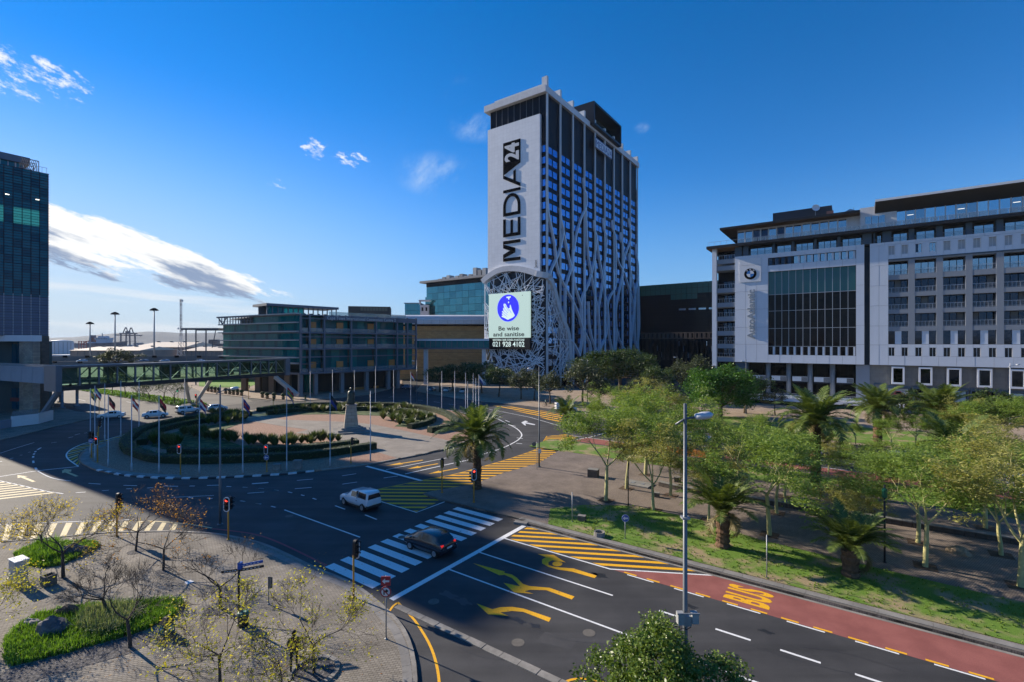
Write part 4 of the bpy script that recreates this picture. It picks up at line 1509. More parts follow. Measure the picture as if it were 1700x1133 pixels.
xPe=bx(1428)[0]
MB().box(xP0+.5,X_END,4.2,DEP-2,Z_S1,zph1+.6).build('penthouse_wall',M_WTRIM,office)
n=13
for k in range(n):
 a,b=lerp(xP0+.5,xPe-2.5,k/n),lerp(xP0+.5,xPe-2.5,(k+1)/n)
 piece('window',M_REFLW if k not in(2,3,5)else M_REFLD,office,a+.12,b-.12,4.05,4.12,Z_S1+.15,zph1-.5)
 piece('mullion',M_WTRIM,office,b-.14,b+.14,3.9,4.2,Z_S1,zph1-.3)
ro=MB().box(bx(1190)[0]+.6,xPe,.6,DEP-4,zph1,zph1+.55)
ro.build('canopy_roof',M_EAVE,office)
MB().box(bx(1190)[0]+.7,xPe-.1,.7,12,zph1-.03,zph1-.004).build('soffit',M_SOFFIT,office)
rb=MB()
x=xA0-.8
while x<X_END:
 rb.box(x-.025,x+.025,-.9,-.85,Z_S1,Z_S1+1.05)
 x+=1.5
rb.box(xA0-.8,X_END,-.91,-.84,Z_S1+1.05,Z_S1+1.1)
rb.build('railing',M_RAIL,office)
x=xB0+1
k=0
while x<X_END-1.5 and k<60:
 piece('glass_pane',M_RAILGL,office,x+.06,x+1.42,-.89,-.865,Z_S1+.1,Z_S1+1.0)
 x+=1.5
 k+=1
xQ0=bx(1465)[0]
zq0=Z_S1+.1
xq1=X_END
zqt=bx(1468,345)[1]
MB().box(xQ0+3,X_END,3.6,DEP,Z_S1,zqt-.3).build('penthouse_wall',M_WTRIM,office)
zw1=bx(1550,332)[1]-.2
n=26
for k in range(n):
 a=lerp(xQ0+2.6,X_END,k/n)
 b=lerp(xQ0+2.6,X_END,(k+1)/n)
 piece('window',mat('blue_reflecting_window',(.36,.48,.56),.05,metal=1.0)if k%5 not in(1,2)else M_REFLW,office,a+.08,b-.08,3.4,3.5,Z_S1+.1,Z_S1+4.0)
 piece('mullion',M_WTRIM,office,a-.09,a+.09,3.25,3.6,Z_S1,Z_S1+4.3)
 if k%5==1:
  piece('ceiling_light',mat('ceiling_strip',(.6,.6,.6),.5,emit=(1,.95,.85),estr=.8),office,a+.3,b-.3,3.34,3.39,Z_S1+2.9,Z_S1+3.0)
zf=bx(1455,336)[1]
xR0=bx(1453)[0]
w=MB()
vs=[(xR0,-1.0,zf-.1),(X_END,-1.0,zf-.1),(X_END,3.5,zf-2.0),(xR0,3.5,zf-2.0),(xR0,-1.0,zf+.45),(X_END,-1.0,zf+.45),(X_END,DEP,zf+.9),(xR0,DEP,zf+.9),(X_END,DEP,zf-2.0),(xR0,DEP,zf-2.0)]
w.add(vs,[(0,3,2,1),(0,1,5,4),(4,5,6,7),(1,2,8,6,5),(0,4,7,9,3),(3,9,8,2),(7,6,8,9)])
w.build('wedge_roof',mat('dark_soffit',(.045,.04,.04),.7),office)
MB().box(xR0-.05,X_END,-1.06,-1.005,zf-.02,zf+.46).build('fascia',M_WTRIM,office)
MB().box(xPe,xR0+4,3,4.19,Z_S1,zph1+1.4).build('link_wall',M_WTRIM,office)
for k in range(3):
 piece('window',M_REFLW,office,lerp(xPe+1.0,xR0+2,k/3),lerp(xPe+1.0,xR0+2,(k+1)/3)-.15,2.9,2.99,Z_S1+.2,zph1-.8)
MB().box(bx(1253)[0]+3,bx(1362)[0]+2,9,16,zph1+.5,bx(1300,345)[1]+1.2).build('plant_room',mat('dark_plant',(.03,.032,.04),.7),office)
M_ORANGE=mat('orange_board',(.52,.12,.03),.7)
for(a,b,h)in((1297,1311,0),(1316,1328,.4),(1330,1336,.3),(1349,1361,1.2)):
 piece('orange_board',M_ORANGE if h<1 else mat('rust_panel',(.30,.12,.08),.7),office,bx(a)[0]+2.5,bx(b)[0]+2.5,8.4,8.6,zph1+.6,zph1+1.8+h)
dish=MB().lathe([(0.02,0),(.35,.06),(.7,.22),(.9,.42)],14,cap=False)
d_=dish.build('dish',M_WTRIM,office)
d_.location=(bx(1330)[0]+2.5,8,zph1+4.0)
d_.rotation_euler=(R(75),0,R(20))
rod('dish_pole',M_STEEL,office,(bx(1330)[0]+2.5,8.1,zph1+.5),(bx(1330)[0]+2.5,8.1,zph1+4),.12)
du=MB().tube([(bx(1372)[0]+3,11,zph1+.6),(bx(1375)[0]+3,11,zph1+2.0),(bx(1385)[0]+3,11,zph1+2.6),(bx(1395)[0]+3,11,zph1+2.0)],.8,10)
du.build('duct',M_STEEL,office,True)
for px in(1260,1290,1345,1400):
 rod('antenna',M_STEEL,office,(bx(px)[0]+2,10,zph1+.5),(bx(px)[0]+2,10,zph1+3.5),.08)
floors=[bx(1200,y)[1]for y in(441,469,493,516,540,563,585,610)]
piece('corner_pillar',M_PAN,office,xA0-.1,bx(1189.5)[0],-.1,1.0,0,Z_S1b)
piece('corner_pillar',M_MIDGREY,office,xA0-.1,xA0+.5,12,13,0,Z_S1b)
xe0=bx(1189.5)[0]
for z in[bx(1200,y)[1]for y in(430,441,478,502,525,549,572,594)]:
 piece('balcony_slab',M_MIDGREY,office,xA0+.2,xB0-.05,.3,5.1,z-1.2,z)
 rb=MB()
 for k in range(8):
  x=lerp(xe0+.1,xB0-.2,k/7)
  rb.box(x-.02,x+.02,.45,.49,z,z+1.0)
 rb.box(xe0,xB0-.1,.43,.51,z+1.0,z+1.06)
 rb.build('railing',M_RAIL,office)
 for k in range(3):
  x0,x1=lerp(xe0+.5,xB0-.2,k/3),lerp(xe0+.5,xB0-.2,(k+1)/3)
  piece('window',M_REFLD,office,x0+.1,x1-.1,4.9,5.15,z+.1,z+2.2)
zt_=Z_PB-.1
xk0,xk1=bx(1240)[0],bx(1421)[0]
MB().box(xB0,xk1,4.0,5.1,0,zt_).build('showroom_wall',M_DKWALL,office)
for k in range(6):
 x=lerp(xk0,xk1,k/5)
 if 0<k<5:
  MB().lathe([(.55,0),(.55,zt_)],14,(x,2.4,0)).build('column',M_GREY,office,True)
 if k<5:
  x2=lerp(xk0,xk1,(k+1)/5)
  for j in range(3):
   a,b=lerp(x,x2,j/3),lerp(x,x2,(j+1)/3)
   piece('glass_pane',M_CURT,office,a+.06,b-.06,3.7,3.8,.6,zt_*.48)
   piece('glass_pane',M_CURT,office,a+.06,b-.06,3.7,3.8,zt_*.55,zt_-.2)
  zb_=bx(1300,634)[1]
  piece('balcony_slab',M_EAVE,office,x+.9,x2-.5,1.6,3.7,zb_-.3,zb_)
  rb=MB()
  for j in range(16):
   xx=lerp(x+.9,x2-.5,j/15)
   rb.box(xx-.03,xx+.03,1.55,1.6,zb_,zb_+1.15)
  rb.box(x+.9,x2-.5,1.52,1.63,zb_+1.15,zb_+1.22)
  rb.box(x+.9,x2-1.8,1.56,1.60,zb_+.1,zb_+1.12)
  rb.build('railing',M_WTRIM,office)
piece('end_pier',M_BLUEGREY,office,xB0,xk0,.8,3.9,0,zt_)
piece('end_pier',M_MIDGREY,office,xk1,xC0,1.0,4.0,0,zt_)
zT=1.9
tx0,tx1=bx(1262)[0]-4,bx(1442)[0]+6
MB().box(tx0,tx1,-6.5,3.9,zT-.75,zT).build('terrace',M_PAN,office)
MB().box(tx0+1,tx1-1,-4.5,3.8,0,zT-.76).build('terrace_base',M_EAVE,office)
rb=MB()
k=0
x=tx0
while x<tx1:
 rb.box(x-.03,x+.03,-6.4,-6.34,zT,zT+1.1)
 x+=1.9
rb.box(tx0,tx1,-6.42,-6.32,zT+1.1,zT+1.17)
rb.build('railing',M_RAIL,office)
x=tx0
while x<tx1-1.9:
 piece('glass_pane',M_RAILGL,office,x+.08,x+1.82,-6.385,-6.355,zT+.12,zT+1.05)
 x+=1.9
MB().box(xC0,X_END,1.2,5.1,0,Z_PB-.05).build('stone_base',M_STONEP,office)
zq1,zq0_=z7(370,302,6.07,1420,560)[1],z7(370,478,6.07,1420,560)[1]
bxs=[z7(x,0,6.07,1420,560)[0]for x in(366,640,926,1230,1558)]
bwd=z7(497,0,6.07,1420,560)[0]-bxs[0]
step=bxs[1]-bxs[0]
while bxs[-1]+step<X_END-4:
 bxs.append(bxs[-1]+step)
for x in bxs:
 wb=MB().box(x,x+bwd,0.1,1.19,zq0_,zq0_+.4).box(x,x+bwd,.1,1.19,zq1-.35,zq1)
 wb.box(x,x+.3,.1,1.19,zq0_+.4,zq1-.35).box(x+bwd-.3,x+bwd,.1,1.19,zq0_+.4,zq1-.35)
 fo=wb.build('window_box',M_PAN_LT,office)
 MB().box(x+.3,x+bwd-.3,.55,.62,zq0_+.4,zq1-.35).build('pane',M_REFLD,fo)
zsh=z7(370,520,6.07,1420,560)[1]
for i,(a,b)in enumerate(((325,545),(600,820),(885,1130),(1185,1425),(1490,1720),(1800,2030),(2110,2330))):
 x0,x1=z7(a,0,6.07,1420,560)[0],z7(b,0,6.07,1420,560)[0]
 piece('shop_window',M_REFLD if i%2 else M_CURT,office,x0,x1,1.12,1.19,.4,zsh)
 f2=MB().box(x0-.3,x1+.3,.9,1.19,zsh,zsh+.5).box(x0-.3,x0,.9,1.19,0,zsh).box(x1,x1+.3,.9,1.19,0,zsh)
 f2.build('shop_frame',M_BLUEGREY,office)
 if i in(2,4):
  piece('window_poster',mat('pale_poster',(.25,.36,.42),.5,var=.3,vscale=.5),office,x0+.1,x1-.1,1.06,1.11,zsh*.45,zsh-.1)
x0,x1=z7(330,0,6.07,1420,560)[0],z7(540,0,6.07,1420,560)[0]
pz0,pz1=z7(330,660,6.07,1420,560)[1],zsh-.1
po=MB().box(x0+.05,x1-.05,1.05,1.11,pz0,pz1).build('window_poster',mat('poster_grey',(.33,.32,.34),.5,var=.3,vscale=.4),office)
wd,hg=x1-x0,pz1-pz0
car=[(.12,.34),(.14,.52),(.24,.62),(.38,.80),(.62,.82),(.76,.64),(.95,.54),(.97,.36),(.88,.28),(.22,.28)]
MB().extrude_xz([(x0+wd*a,pz0+hg*b)for a,b in car],1.0,1.045).build('printed_car',mat('poster_red',(.30,.05,.05),.4),po)
MB().extrude_xz([(x0+wd*a,pz0+hg*b)for a,b in((.33,.62),(.41,.77),(.60,.78),(.68,.64))],.97,.995).build('printed_window',M_DKGLASS,po)
for q in(.28,.78):
 MB().extrude_xz([(x0+wd*q+hg*.12*math.cos(t),pz0+hg*.31+hg*.12*math.sin(t))for t in np.linspace(0,2*PI,17)[:-1]],.96,.995).build('printed_wheel',M_EAVE,po)
x0,x1=z7(185,0,6.07,1420,560)[0],z7(300,0,6.07,1420,560)[0]
zd=z7(185,472,6.07,1420,560)[1]
MB().box(x0,x0+.25,1.0,1.19,0,zd).box(x1-.25,x1,1.0,1.19,0,zd).box(x0+.25,x1-.25,1.0,1.19,zd-.25,zd).build('door_frame',M_BLUEGREY,office)
ES=thing('emblem_sign','white square sign with a round blue and white emblem high on the grey facade','sign',P1,GA)
ex0,ez1=z7(655,810,11.33,1170,370)
ex1=z7(1060,0,11.33,1170,370)[0]
ez0=z7(655,1120,11.33,1170,370)[1]
ezt=z7(655,680,11.33,1170,370)[1]
M_SIGNW=mat('sign_panel_white',(.62,.63,.66),.45,var=.03)
MB().box(ex0,ex1,-.17,-.03,ez0,ez1-.03).build('sign_panel',M_SIGNW,ES)
MB().box(ex0,ex1,-.17,-.03,ez1+.03,ezt).build('sign_panel',M_SIGNW,ES)
ecx,ecz=(ex0+ex1)/2+.05,lerp(ez0,ez1,.48)
er=(ex1-ex0)*.285
ring=lambda r,n=40:[(ecx+r*math.cos(t),ecz+r*math.sin(t))for t in np.linspace(0,2*PI,n+1)[:-1]]
MB().extrude_xz(ring(er),-.23,-.175).build('emblem_ring',M_BLACK,ES)
ri=er*.60
M_EB=mat('emblem_blue',(.012,.14,.42),.35)
for k in range(4):
 t0=k*PI/2
 q=[(ecx,ecz)]+[(ecx+ri*math.cos(t),ecz+ri*math.sin(t))for t in np.linspace(t0,t0+PI/2,9)]
 MB().extrude_xz(q,-.255,-.235).build('emblem_quarter',M_EB if k in(1,3)else M_SIGNW,ES)
for ch,ang in(('B',132),('M',90),('W',48)):
 me=text_mesh(ch,er*.36,.02,M_SIGNW,.01,'CENTER','lettering')
 a=R(ang)
 for v in me.vertices:
  x,y=v.co.x,v.co.y-er*.12
  ca,sa=math.cos(a-PI/2),math.sin(a-PI/2)
  v.co=(ecx+er*.80*math.cos(a)+x*ca-y*sa,-.25-v.co.z,ecz+er*.80*math.sin(a)+x*sa+y*ca)
 link('lettering',me,ES)
VS=thing('vertical_lettering','silver letters reading upwards on the grey panels below the round emblem sign','sign',P1,GA)
me=text_mesh('AutoAtlantic',1.0,.16,mat('letter_silver',(.30,.31,.33),.35,metal=.6),.03,'LEFT','lettering',1.0)
lx0,lz1=z7(195,485,3.237,1180,330)
lx0=z7(197,0,3.237,1180,330)[0]
lx1=z7(238,0,3.237,1180,330)[0]
lz0,lz1=z7(215,752,3.237,1180,330)[1],z7(215,487,3.237,1180,330)[1]
xs=[v.co.x for v in me.vertices]
ys=[v.co.y for v in me.vertices]
for v in me.vertices:
 tx=(v.co.x-min(xs))/(max(xs)-min(xs))
 ty=(v.co.y-min(ys))/(max(ys)-min(ys))
 v.co=(lerp(lx1,lx0,ty),-.16+v.co.z*.6,lerp(lz0,lz1,tx))
link('lettering',me,VS)
for k in range(6):
 piece('standoff',M_STEEL,VS,(lx0+lx1)/2-.06,(lx0+lx1)/2+.06,-.1,-.01,lerp(lz0,lz1,(k+.5)/6),lerp(lz0,lz1,(k+.5)/6)+.12)
PS=thing('parking_sign','small white sign with blue letter at the foot of the office corner pillar','sign',P1,GA)
x0,z0=bx(1182,613)
x1=bx(1189)[0]
MB().box(x0,x1,-.35,-.12,z0-2.6,z0+.9).build('panel',M_SIGNW,PS)
flat_text('P',1.6,(x0+x1)/2,z0-.6,M_SB,PS,y=-.37,bold=.05)
# ==== glass convention centre, hall, bridges
M_TEAL=mat_glass('teal_glass',(.006,.24,.25),.03,(.25,.80,.78),see=.45,spec=.15)
M_TEALD=mat_glass('deep_teal_glass',(.004,.15,.18),.03,(.18,.60,.62),see=.42,spec=.12)
M_FRAME=mat('slate_frame',(.11,.13,.17),.5,var=.06)
M_LOUV=mat('pale_louvre',(.46,.45,.43),.6,var=.08)
M_INNER=mat('interior_dark',(.05,.085,.088),.8,var=.3,vscale=.2)
M_DOOR=mat('orange_timber',(.50,.20,.05),.5,var=.12,vscale=1.5)
M_COLC=mat('column_concrete',(.19,.195,.21),.8,var=.1)
M_COLB=mat('column_brown',(.20,.14,.09),.8,var=.12)
def fpiece(name,m,parent,P,d,s0,s1,y0,y1,z0,z1):
 """box piece laid along a facade line (P, d); y runs into the building"""
 o=piece(name,m,parent,s0,s1,y0,y1,z0,z1)
 nrm=Vector((-d.y,d.x,0))
 c=P+d*((s0+s1)/2)+nrm*((y0+y1)/2)
 o.location=(c.x,c.y,(z0+z1)/2)
 o.rotation_euler=(0,0,math.atan2(d.y,d.x))
 return o
def fmesh(mb,name,m,parent,P,d,smooth=False):
 o=mb.build(name,m,parent,smooth)
 o.location=(P.x,P.y,0)
 o.rotation_euler=(0,0,math.atan2(d.y,d.x))
 return o
A=at_depth(497,116*K)
B=at_depth(690,139.5*K)
C=at_depth(369,132*K)
cc=thing('convention_centre','teal glass convention centre with orange doors, pale louvres and a roof terrace','convention centre',(A.x,A.y,0))
Z3=Vector((0,0,0))
dAB=(B-A).normalized()
dCA=(A-C).normalized()
LAB=(B-A).length
LCA=(A-C).length
fA=face(A,dAB)
fC=face(C,dCA)
Cl=C-A
zA=lambda y:zrow(y,119*K)
LV=[zA(619),zA(579.4),zA(550.8),zA(522)]
zr=[zA(593.7),zA(558.8),zA(528.6)]
inn=Vector((-dAB.y,dAB.x,0))
a_,b_=inn*4.2,dAB*LAB+inn*4.2-dAB*2.5
core=[(a_-dCA*3),b_,dAB*LAB+inn*30,Cl+Vector((-dCA.y,dCA.x,0))*26+dCA*2,Cl+Vector((-dCA.y,dCA.x,0))*4.5+dCA*2]
core=[(p.x,p.y)for p in core]
MB().prism(core,LV[0]+.3,LV[3]-.4).build('core_wall',M_INNER,cc)
MB().prism([(p.x,p.y)for p in(inn*9,dAB*(LAB-2)+inn*7,dAB*LAB+inn*30,Cl*.25+inn*20,Cl*.2+inn*12)],0,LV[0]-.3).build('ground_wall',mat('interior_black',(.012,.014,.016),.7),cc)
full=[Vector((0,0,0)),dAB*LAB,dAB*LAB+inn*30,Cl+Vector((-dCA.y,dCA.x,0))*26,Cl]
for z,h in((LV[0],.55),(LV[1],.4),(LV[2],.4),(LV[3],.35)):
 if z==LV[3]:
  pf_=[Vector((0,0,0)),dAB*LAB,dAB*LAB+inn*30,Cl*.55+inn*24,Cl*.62]
 else:
  pf_=full
 MB().prism([(p.x,p.y)for p in pf_],z-h,z).build('floor_slab',M_FRAME,cc)
posts=[fA(px)[0]for px in(499,513.5,537.7,582.5,623.6,658.6,675.6,690)]
for s in posts:
 fpiece('frame_post',M_FRAME,cc,Z3,dAB,s-.22,s+.22,-.5,.1,LV[0]-.5,LV[3]+.2)
for z in zr:
 fpiece('transom',M_FRAME,cc,Z3,dAB,0,LAB,-.35,-.05,z-.13,z+.13)
for z in LV[:3]:
 fpiece('balcony_edge',M_FRAME,cc,Z3,dAB,-.3,LAB+.4,-.55,.0,z-.42,z-.02)
for i in range(7):
 s0,s1=posts[i]+.25,posts[i+1]-.25
 n=max(1,round((s1-s0)/2.4))
 for l in range(3):
  for k in range(n):
   a,b=lerp(s0,s1,k/n),lerp(s0,s1,(k+1)/n)
   fpiece('glass_pane',M_TEALD if(i+l+k)%3 else M_TEAL,cc,Z3,dAB,a+.04,b-.04,1.6,1.66,LV[l]+.1,LV[l+1]-.5)
   fpiece('rail_glass',M_RAILGL,cc,Z3,dAB,a+.04,b-.04,.02,.05,LV[l]+.05,LV[l]+1.15)
for px,lv in((522,(0,1,2)),(567.5,(0,1,2)),(619,(0,1,2)),(654,(0,))):
 s=fA(px)[0]
 for l in lv:
  fpiece('door',M_DOOR,cc,Z3,dAB,s-1.0,s+1.0,1.2,1.5,LV[l]+.02,LV[l]+2.9)
for px in(605,611,618,640):
 s=fA(px)[0]
 fpiece('bench',M_DOOR,cc,Z3,dAB,s-.8,s+.8,5.5,6.2,.15,.9)
me=text_mesh('Cape Town International Convention Centre 2',1.35,.06,mat('letters_white',(.60,.60,.60),.5),.0,'LEFT','lettering',1.12)
xs=[v.co.x for v in me.vertices]
s0,s1=fA(542)[0],fA(655)[0]
for v in me.vertices:
 v.co=(lerp(s0,s1,(v.co.x-min(xs))/(max(xs)-min(xs))),-.62-v.co.z,LV[3]-1.25+v.co.y)
lo=link('lettering',me,cc)
lo.rotation_euler=(0,0,math.atan2(dAB.y,dAB.x))
fpiece('lettering_band',M_FRAME,cc,Z3,dAB,s0-.8,LAB,-.5,-.38,LV[3]-1.45,LV[3]-.1)
for px in(502,527,571,612,648,664):
 s=fA(px)[0]
 fpiece('column',M_COLC,cc,Z3,dAB,s-.5,s+.5,.8,2.0,0,LV[0]-.56)
lz=[zrow(y,116*K)for y in(604.4,594.9,579,564.3,549.6,534.6,519.9)]
nC=26
for k in range(nC):
 s0,s1=LCA*k/nC,LCA*(k+1)/nC
 for j in range(5):
  z0,z1=lz[j],lz[j+1]
  if k<3 and j==0:
   pass
  fpiece('glass_pane',M_TEAL if(k*5+j*3)%4 else M_TEALD,cc,Cl,dCA,s0+.03,s1-.03,.25,.3,z0+.15,z1-.1)
 if k>=11:
  fpiece('glass_pane',M_TEAL,cc,Cl,dCA,s0+.03,s1-.03,.25,.3,lz[5]+.15,lz[6]-.2)
for j,z in enumerate(lz):
 fpiece('louvre',M_LOUV,cc,Cl,dCA,(-.8 if j<6 else LCA*.42)if j else LCA*.45,LCA-.4,-.9,.2,z-.16,z+.16)
for k in range(0,nC,2):
 s=LCA*k/nC
 fpiece('fin_post',mat('teal_post',(.10,.22,.22),.4),cc,Cl,dCA,s-.14,s+.14,1.0,1.6,lz[0],lz[5])
zt0,zt1=lz[5],zrow(527,130*K)
for k in range(12):
 s=-1.2+LCA*.44*k/11
 fpiece('terrace_post',M_FRAME,cc,Cl,dCA,s-.1,s+.1,-.4,-.2,zt0,zt1)
fpiece('terrace_beam',M_FRAME,cc,Cl,dCA,-2.2,LCA*.46,-.6,.2,zt1,zt1+.45)
fpiece('terrace_rail',M_FRAME,cc,Cl,dCA,-.3,LCA*.44,-.35,-.25,zt0+1.0,zt0+1.1)
rod('terrace_brace',M_FRAME,cc,Cl+dCA*-2.0+Vector((0,0,zt1)),Cl+dCA*.2+Vector((0,0,zt0+.2)),.25)
rod('terrace_brace',M_FRAME,cc,Cl+dCA*2.2+Vector((0,0,zt1)),Cl+dCA*.2+Vector((0,0,zt0+.2)),.25)
for px,d in((396,128),(419,125),(442,122),(468,118.5)):
 p=at_depth(px,d*K)-A+Vector((.8,2.0,0))
 MB().box(p.x-.75,p.x+.75,p.y-.75,p.y+.75,0,lz[0]).build('column',M_COLB,cc)
for k in range(14):
 p=Cl.lerp(Z3,.22+k*.052)+Vector((-dCA.y,dCA.x,0))*7
 fpiece('lobby_pane',M_TEAL,cc,p,dCA,0,1.7,0,.06,.15,lz[0]-.6)
fpiece('undercroft_soffit',M_FRAME,cc,Cl,dCA,0,LCA,.2,22,lz[0]-.4,lz[0]-.17)
p0=at_depth(457,114*K,zrow(627,114*K))-A
p1=at_depth(494,111*K,zrow(657,111*K))-A
rod('strut',M_LOUV,cc,p0,p1,.9)
rp0=at_depth(443,127*K)-A
rp1=at_depth(558,142*K)-A
drp=(rp1-rp0).normalized()
Lr=(rp1-rp0).length
zr0,zr1=LV[3],zrow(507,130*K)
fpiece('pavilion_roof',M_FRAME,cc,rp0,drp,-.6,Lr+.3,-1.2,9,zr1-.3,zr1+.45)
for k in range(15):
 s=Lr*k/14
 fpiece('pavilion_post',M_FRAME,cc,rp0,drp,s-.13,s+.13,-.2,.1,zr0,zr1-.31)
 if k<7:
  fpiece('glass_pane',M_TEAL,cc,rp0,drp,s+.15,s+Lr/14-.15,0,.06,zr0+.1,zr1-.35)
fpiece('pavilion_back',M_FRAME,cc,rp0,drp,0,Lr*.35,6,6.3,zr0,zr1-.31)
for k in range(9):
 s=Lr*.42+k*2.4
 q=rp0+drp*s
 MB().lathe([(.35,0),(.42,.5)],8,(q.x+.5,q.y-1.5,zr0)).build('roof_planter',M_BLACK,cc)
 MB().lathe([(.1,.5),(.55,.8),(.5,1.2),(.1,1.5)],7,(q.x+.5,q.y-1.5,zr0)).build('roof_plant',mat('roof_plant_green',(.03,.06,.02),.8),cc)
fpiece('roof_rail',M_RAILGL,cc,dAB*9,dAB,0,LAB-12,1.2,1.25,LV[3],LV[3]+1.15)
rb0=at_depth(578,148*K)-A
fpiece('plant_room',mat('brown_cladding',(.105,.075,.055),.7,var=.1),cc,rb0,Vector((1,.22,0)).normalized(),0,(645-578)/800*150*K,0,12,LV[3]-.5,zrow(508.5,150*K))
for k in range(9):
 fpiece('plant_louvre',mat('tan_louvre',(.22,.165,.105),.7),cc,rb0,Vector((1,.22,0)).normalized(),4.2+k*1.05,5.1+k*1.05,-.12,0,zrow(516,150*K),zrow(509.5,150*K))
hl=at_depth(628,170*K)
hall=thing('exhibition_hall','brown stone exhibition hall with a curved white roof band behind the glass centre','hall',(hl.x,hl.y,0))
M_HALL=mat_brick('hall_stone',(.50,.30,.13),(.58,.37,.17),(.33,.2,.1),1.6,.5,.02,vert=True,dirt=.15,bump=.2)
WH=(835-628)/800*170*K
zh=lambda y:zrow(y,170*K)
MB().box(0,WH,0,40,0,zh(541)).build('wall',M_HALL,hall)
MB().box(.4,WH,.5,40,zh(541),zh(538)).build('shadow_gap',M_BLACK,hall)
prof=[(-3.2,zh(538)),(-3.2,zh(531)),(-2.4,zh(525)),(0,zh(522.5)),(40,zh(519)),(40,zh(538))]
mb=MB()
n=len(prof)
for x in(-4,WH):
 mb.v+=[(x,y,z)for y,z in prof]
mb.f+=[tuple(range(n))[::-1],tuple(range(n,2*n))]+[(i,(i+1)%n,n+(i+1)%n,n+i)for i in range(n)]
mb.build('roof',mat('white_roof',(.60,.60,.62),.5,var=.08,vscale=.3),hall)
for k in range(7):
 piece('string_course',mat('hall_joint',(.20,.13,.07),.8),hall,0,WH,-.06,-.005,lerp(0,zh(541),(k+.6)/7.3),lerp(0,zh(541),(k+.6)/7.3)+.14)
for k in range(16):
 piece('roof_joint',mat('roof_joint',(.42,.42,.44),.6),hall,WH*k/16,WH*k/16+.12,-3.23,-3.205,zh(538),zh(531))
g0=at_depth(688,147*K)
gb=thing('glazed_bridge','enclosed teal glass footbridge in front of the brown stone hall wall','footbridge',(g0.x,g0.y,0))
WG=(812-688)/800*147*K
zg=lambda y:zrow(y,147*K)
MB().box(0,WG,0,4,zg(566),zg(562)).build('roof',M_WTRIM,gb)
MB().box(0,WG,0,4,zg(581),zg(578.6)).build('deck',M_FRAME,gb)
n=14
for k in range(n):
 a,b=WG*k/n,WG*(k+1)/n
 piece('glass_pane',M_TEAL,gb,a+.05,b-.05,.15,.2,zg(578.5),zg(566.1))
 rod('truss_bar',M_LOUV,gb,(a,.4,zg(578.5)if k%2 else zg(566.5)),(b,.4,zg(566.5)if k%2 else zg(578.5)),.2)
 piece('post',M_FRAME,gb,a-.08,a+.08,.05,.25,zg(578.5),zg(566.1))
MB().box(0,WG,3.4,3.6,zg(578.5),zg(566.1)).build('rear_glazing',M_TEALD,gb)
for px in(705.5,803):
 x=(px-688)/800*147*K
 MB().box(x-.7,x+.7,1.2,2.6,0,zg(581)).build('pillar',M_WTRIM,gb)
q0=at_depth(708,235*K)
bg_=thing('glass_office','blue green glass office slab with roof plant behind the white roofed hall','office building',q0,GA)
fq=face(q0,CU)
WQ=fq(830)[0]+6
zq1=fq(720,466.5)[1]
MB().box(.3,WQ,.3,30,0,zq1-.2).build('core_wall',M_DKWALL,bg_)
M_SEAGL=mat('sea_green_glass',(.06,.22,.27),.08,metal=.75)
M_SEAGL2=mat('sea_green_glass_dark',(.045,.17,.215),.08,metal=.75)
NC,NRW=13,9
for i in range(NC):
 for j in range(NRW):
  piece('glass_pane',M_SEAGL if(i*7+j*5)%3 else M_SEAGL2,bg_,WQ*i/NC+.06,WQ*(i+1)/NC-.06,0,.1,14+(zq1-17)*j/NRW+.06,14+(zq1-17)*(j+1)/NRW-.06)
MB().box(-5,0,4,26,0,zq1-8).build('side_wing',M_SEAGL2,bg_)
MB().box(-4,WQ,-1.5,30,zq1-.6,zq1+.5).build('roof_slab',M_GREY,bg_)
for k in range(11):
 x=5+k*3.2
 MB().box(x,x+2.4,4,8,zq1+.5,zq1+1.8+(k%3)*.7+(2.5 if k>7 else 0)).build('roof_plant_unit',M_GREY if k%2 else M_STEEL,bg_)
MB().box(0,WQ,-.1,.28,zq1-3.0,zq1-.6).build('top_band',M_DKWALL,bg_)
r0=at_depth(672,232*K)
sb_=thing('glass_annexe','small sea green glass block with a white lift tower beside the glass office slab','office building',r0,0)
WR=33/800*232*K
zs=lambda y:zrow(y,232*K)
for i in range(5):
 for j in range(5):
  piece('glass_pane',M_SEAGL,sb_,WR*.78*i/5+.05,WR*.78*(i+1)/5-.05,0,.2,18+(zs(503.5)-18)*j/5+.05,18+(zs(503.5)-18)*(j+1)/5-.05)
MB().box(.1,WR*.77,.21,14,0,zs(503.5)).build('core_wall',M_DKWALL,sb_)
MB().box(-.4,WR*.8,-.4,14,zs(503.5),zs(502.2)).build('roof',M_STEEL,sb_)
lt=MB().box(WR*.79,WR*1.22,-1,10,0,zs(506)).build('lift_tower',M_WTRIM,sb_)
MB().box(WR*.72,WR*1.3,-1.2,1,zs(500),zs(497.5)).box(WR*.74,WR*.8,-1.1,.9,zs(506),zs(500)).build('roof_frame',M_WTRIM,sb_)
for k in range(2):
 piece('window',M_DKGLASS,sb_,WR*(.86+.2*k),WR*(.95+.2*k),-1.1,-1.01,zs(516),zs(510))
d0=at_depth(1040,206*K)
dk=thing('dark_office','long black glass office slab behind the trees with one row of framed windows','office building',d0,GA)
fd=face(d0,CU)
WD=fd(1235)[0]
ztd=fd(1120,470)[1]
MB().box(.2,WD,.4,25,0,ztd-.3).build('core_wall',M_DKWALL,dk)
M_BG1=mat('black_mirror',(.10,.12,.14),.07,metal=1.0)
M_BG2=mat('black_pane',(.005,.007,.012),.12,spec=.12)
NC,NRW=22,9
zf0,zf1=fd(1120,552)[1],ztd
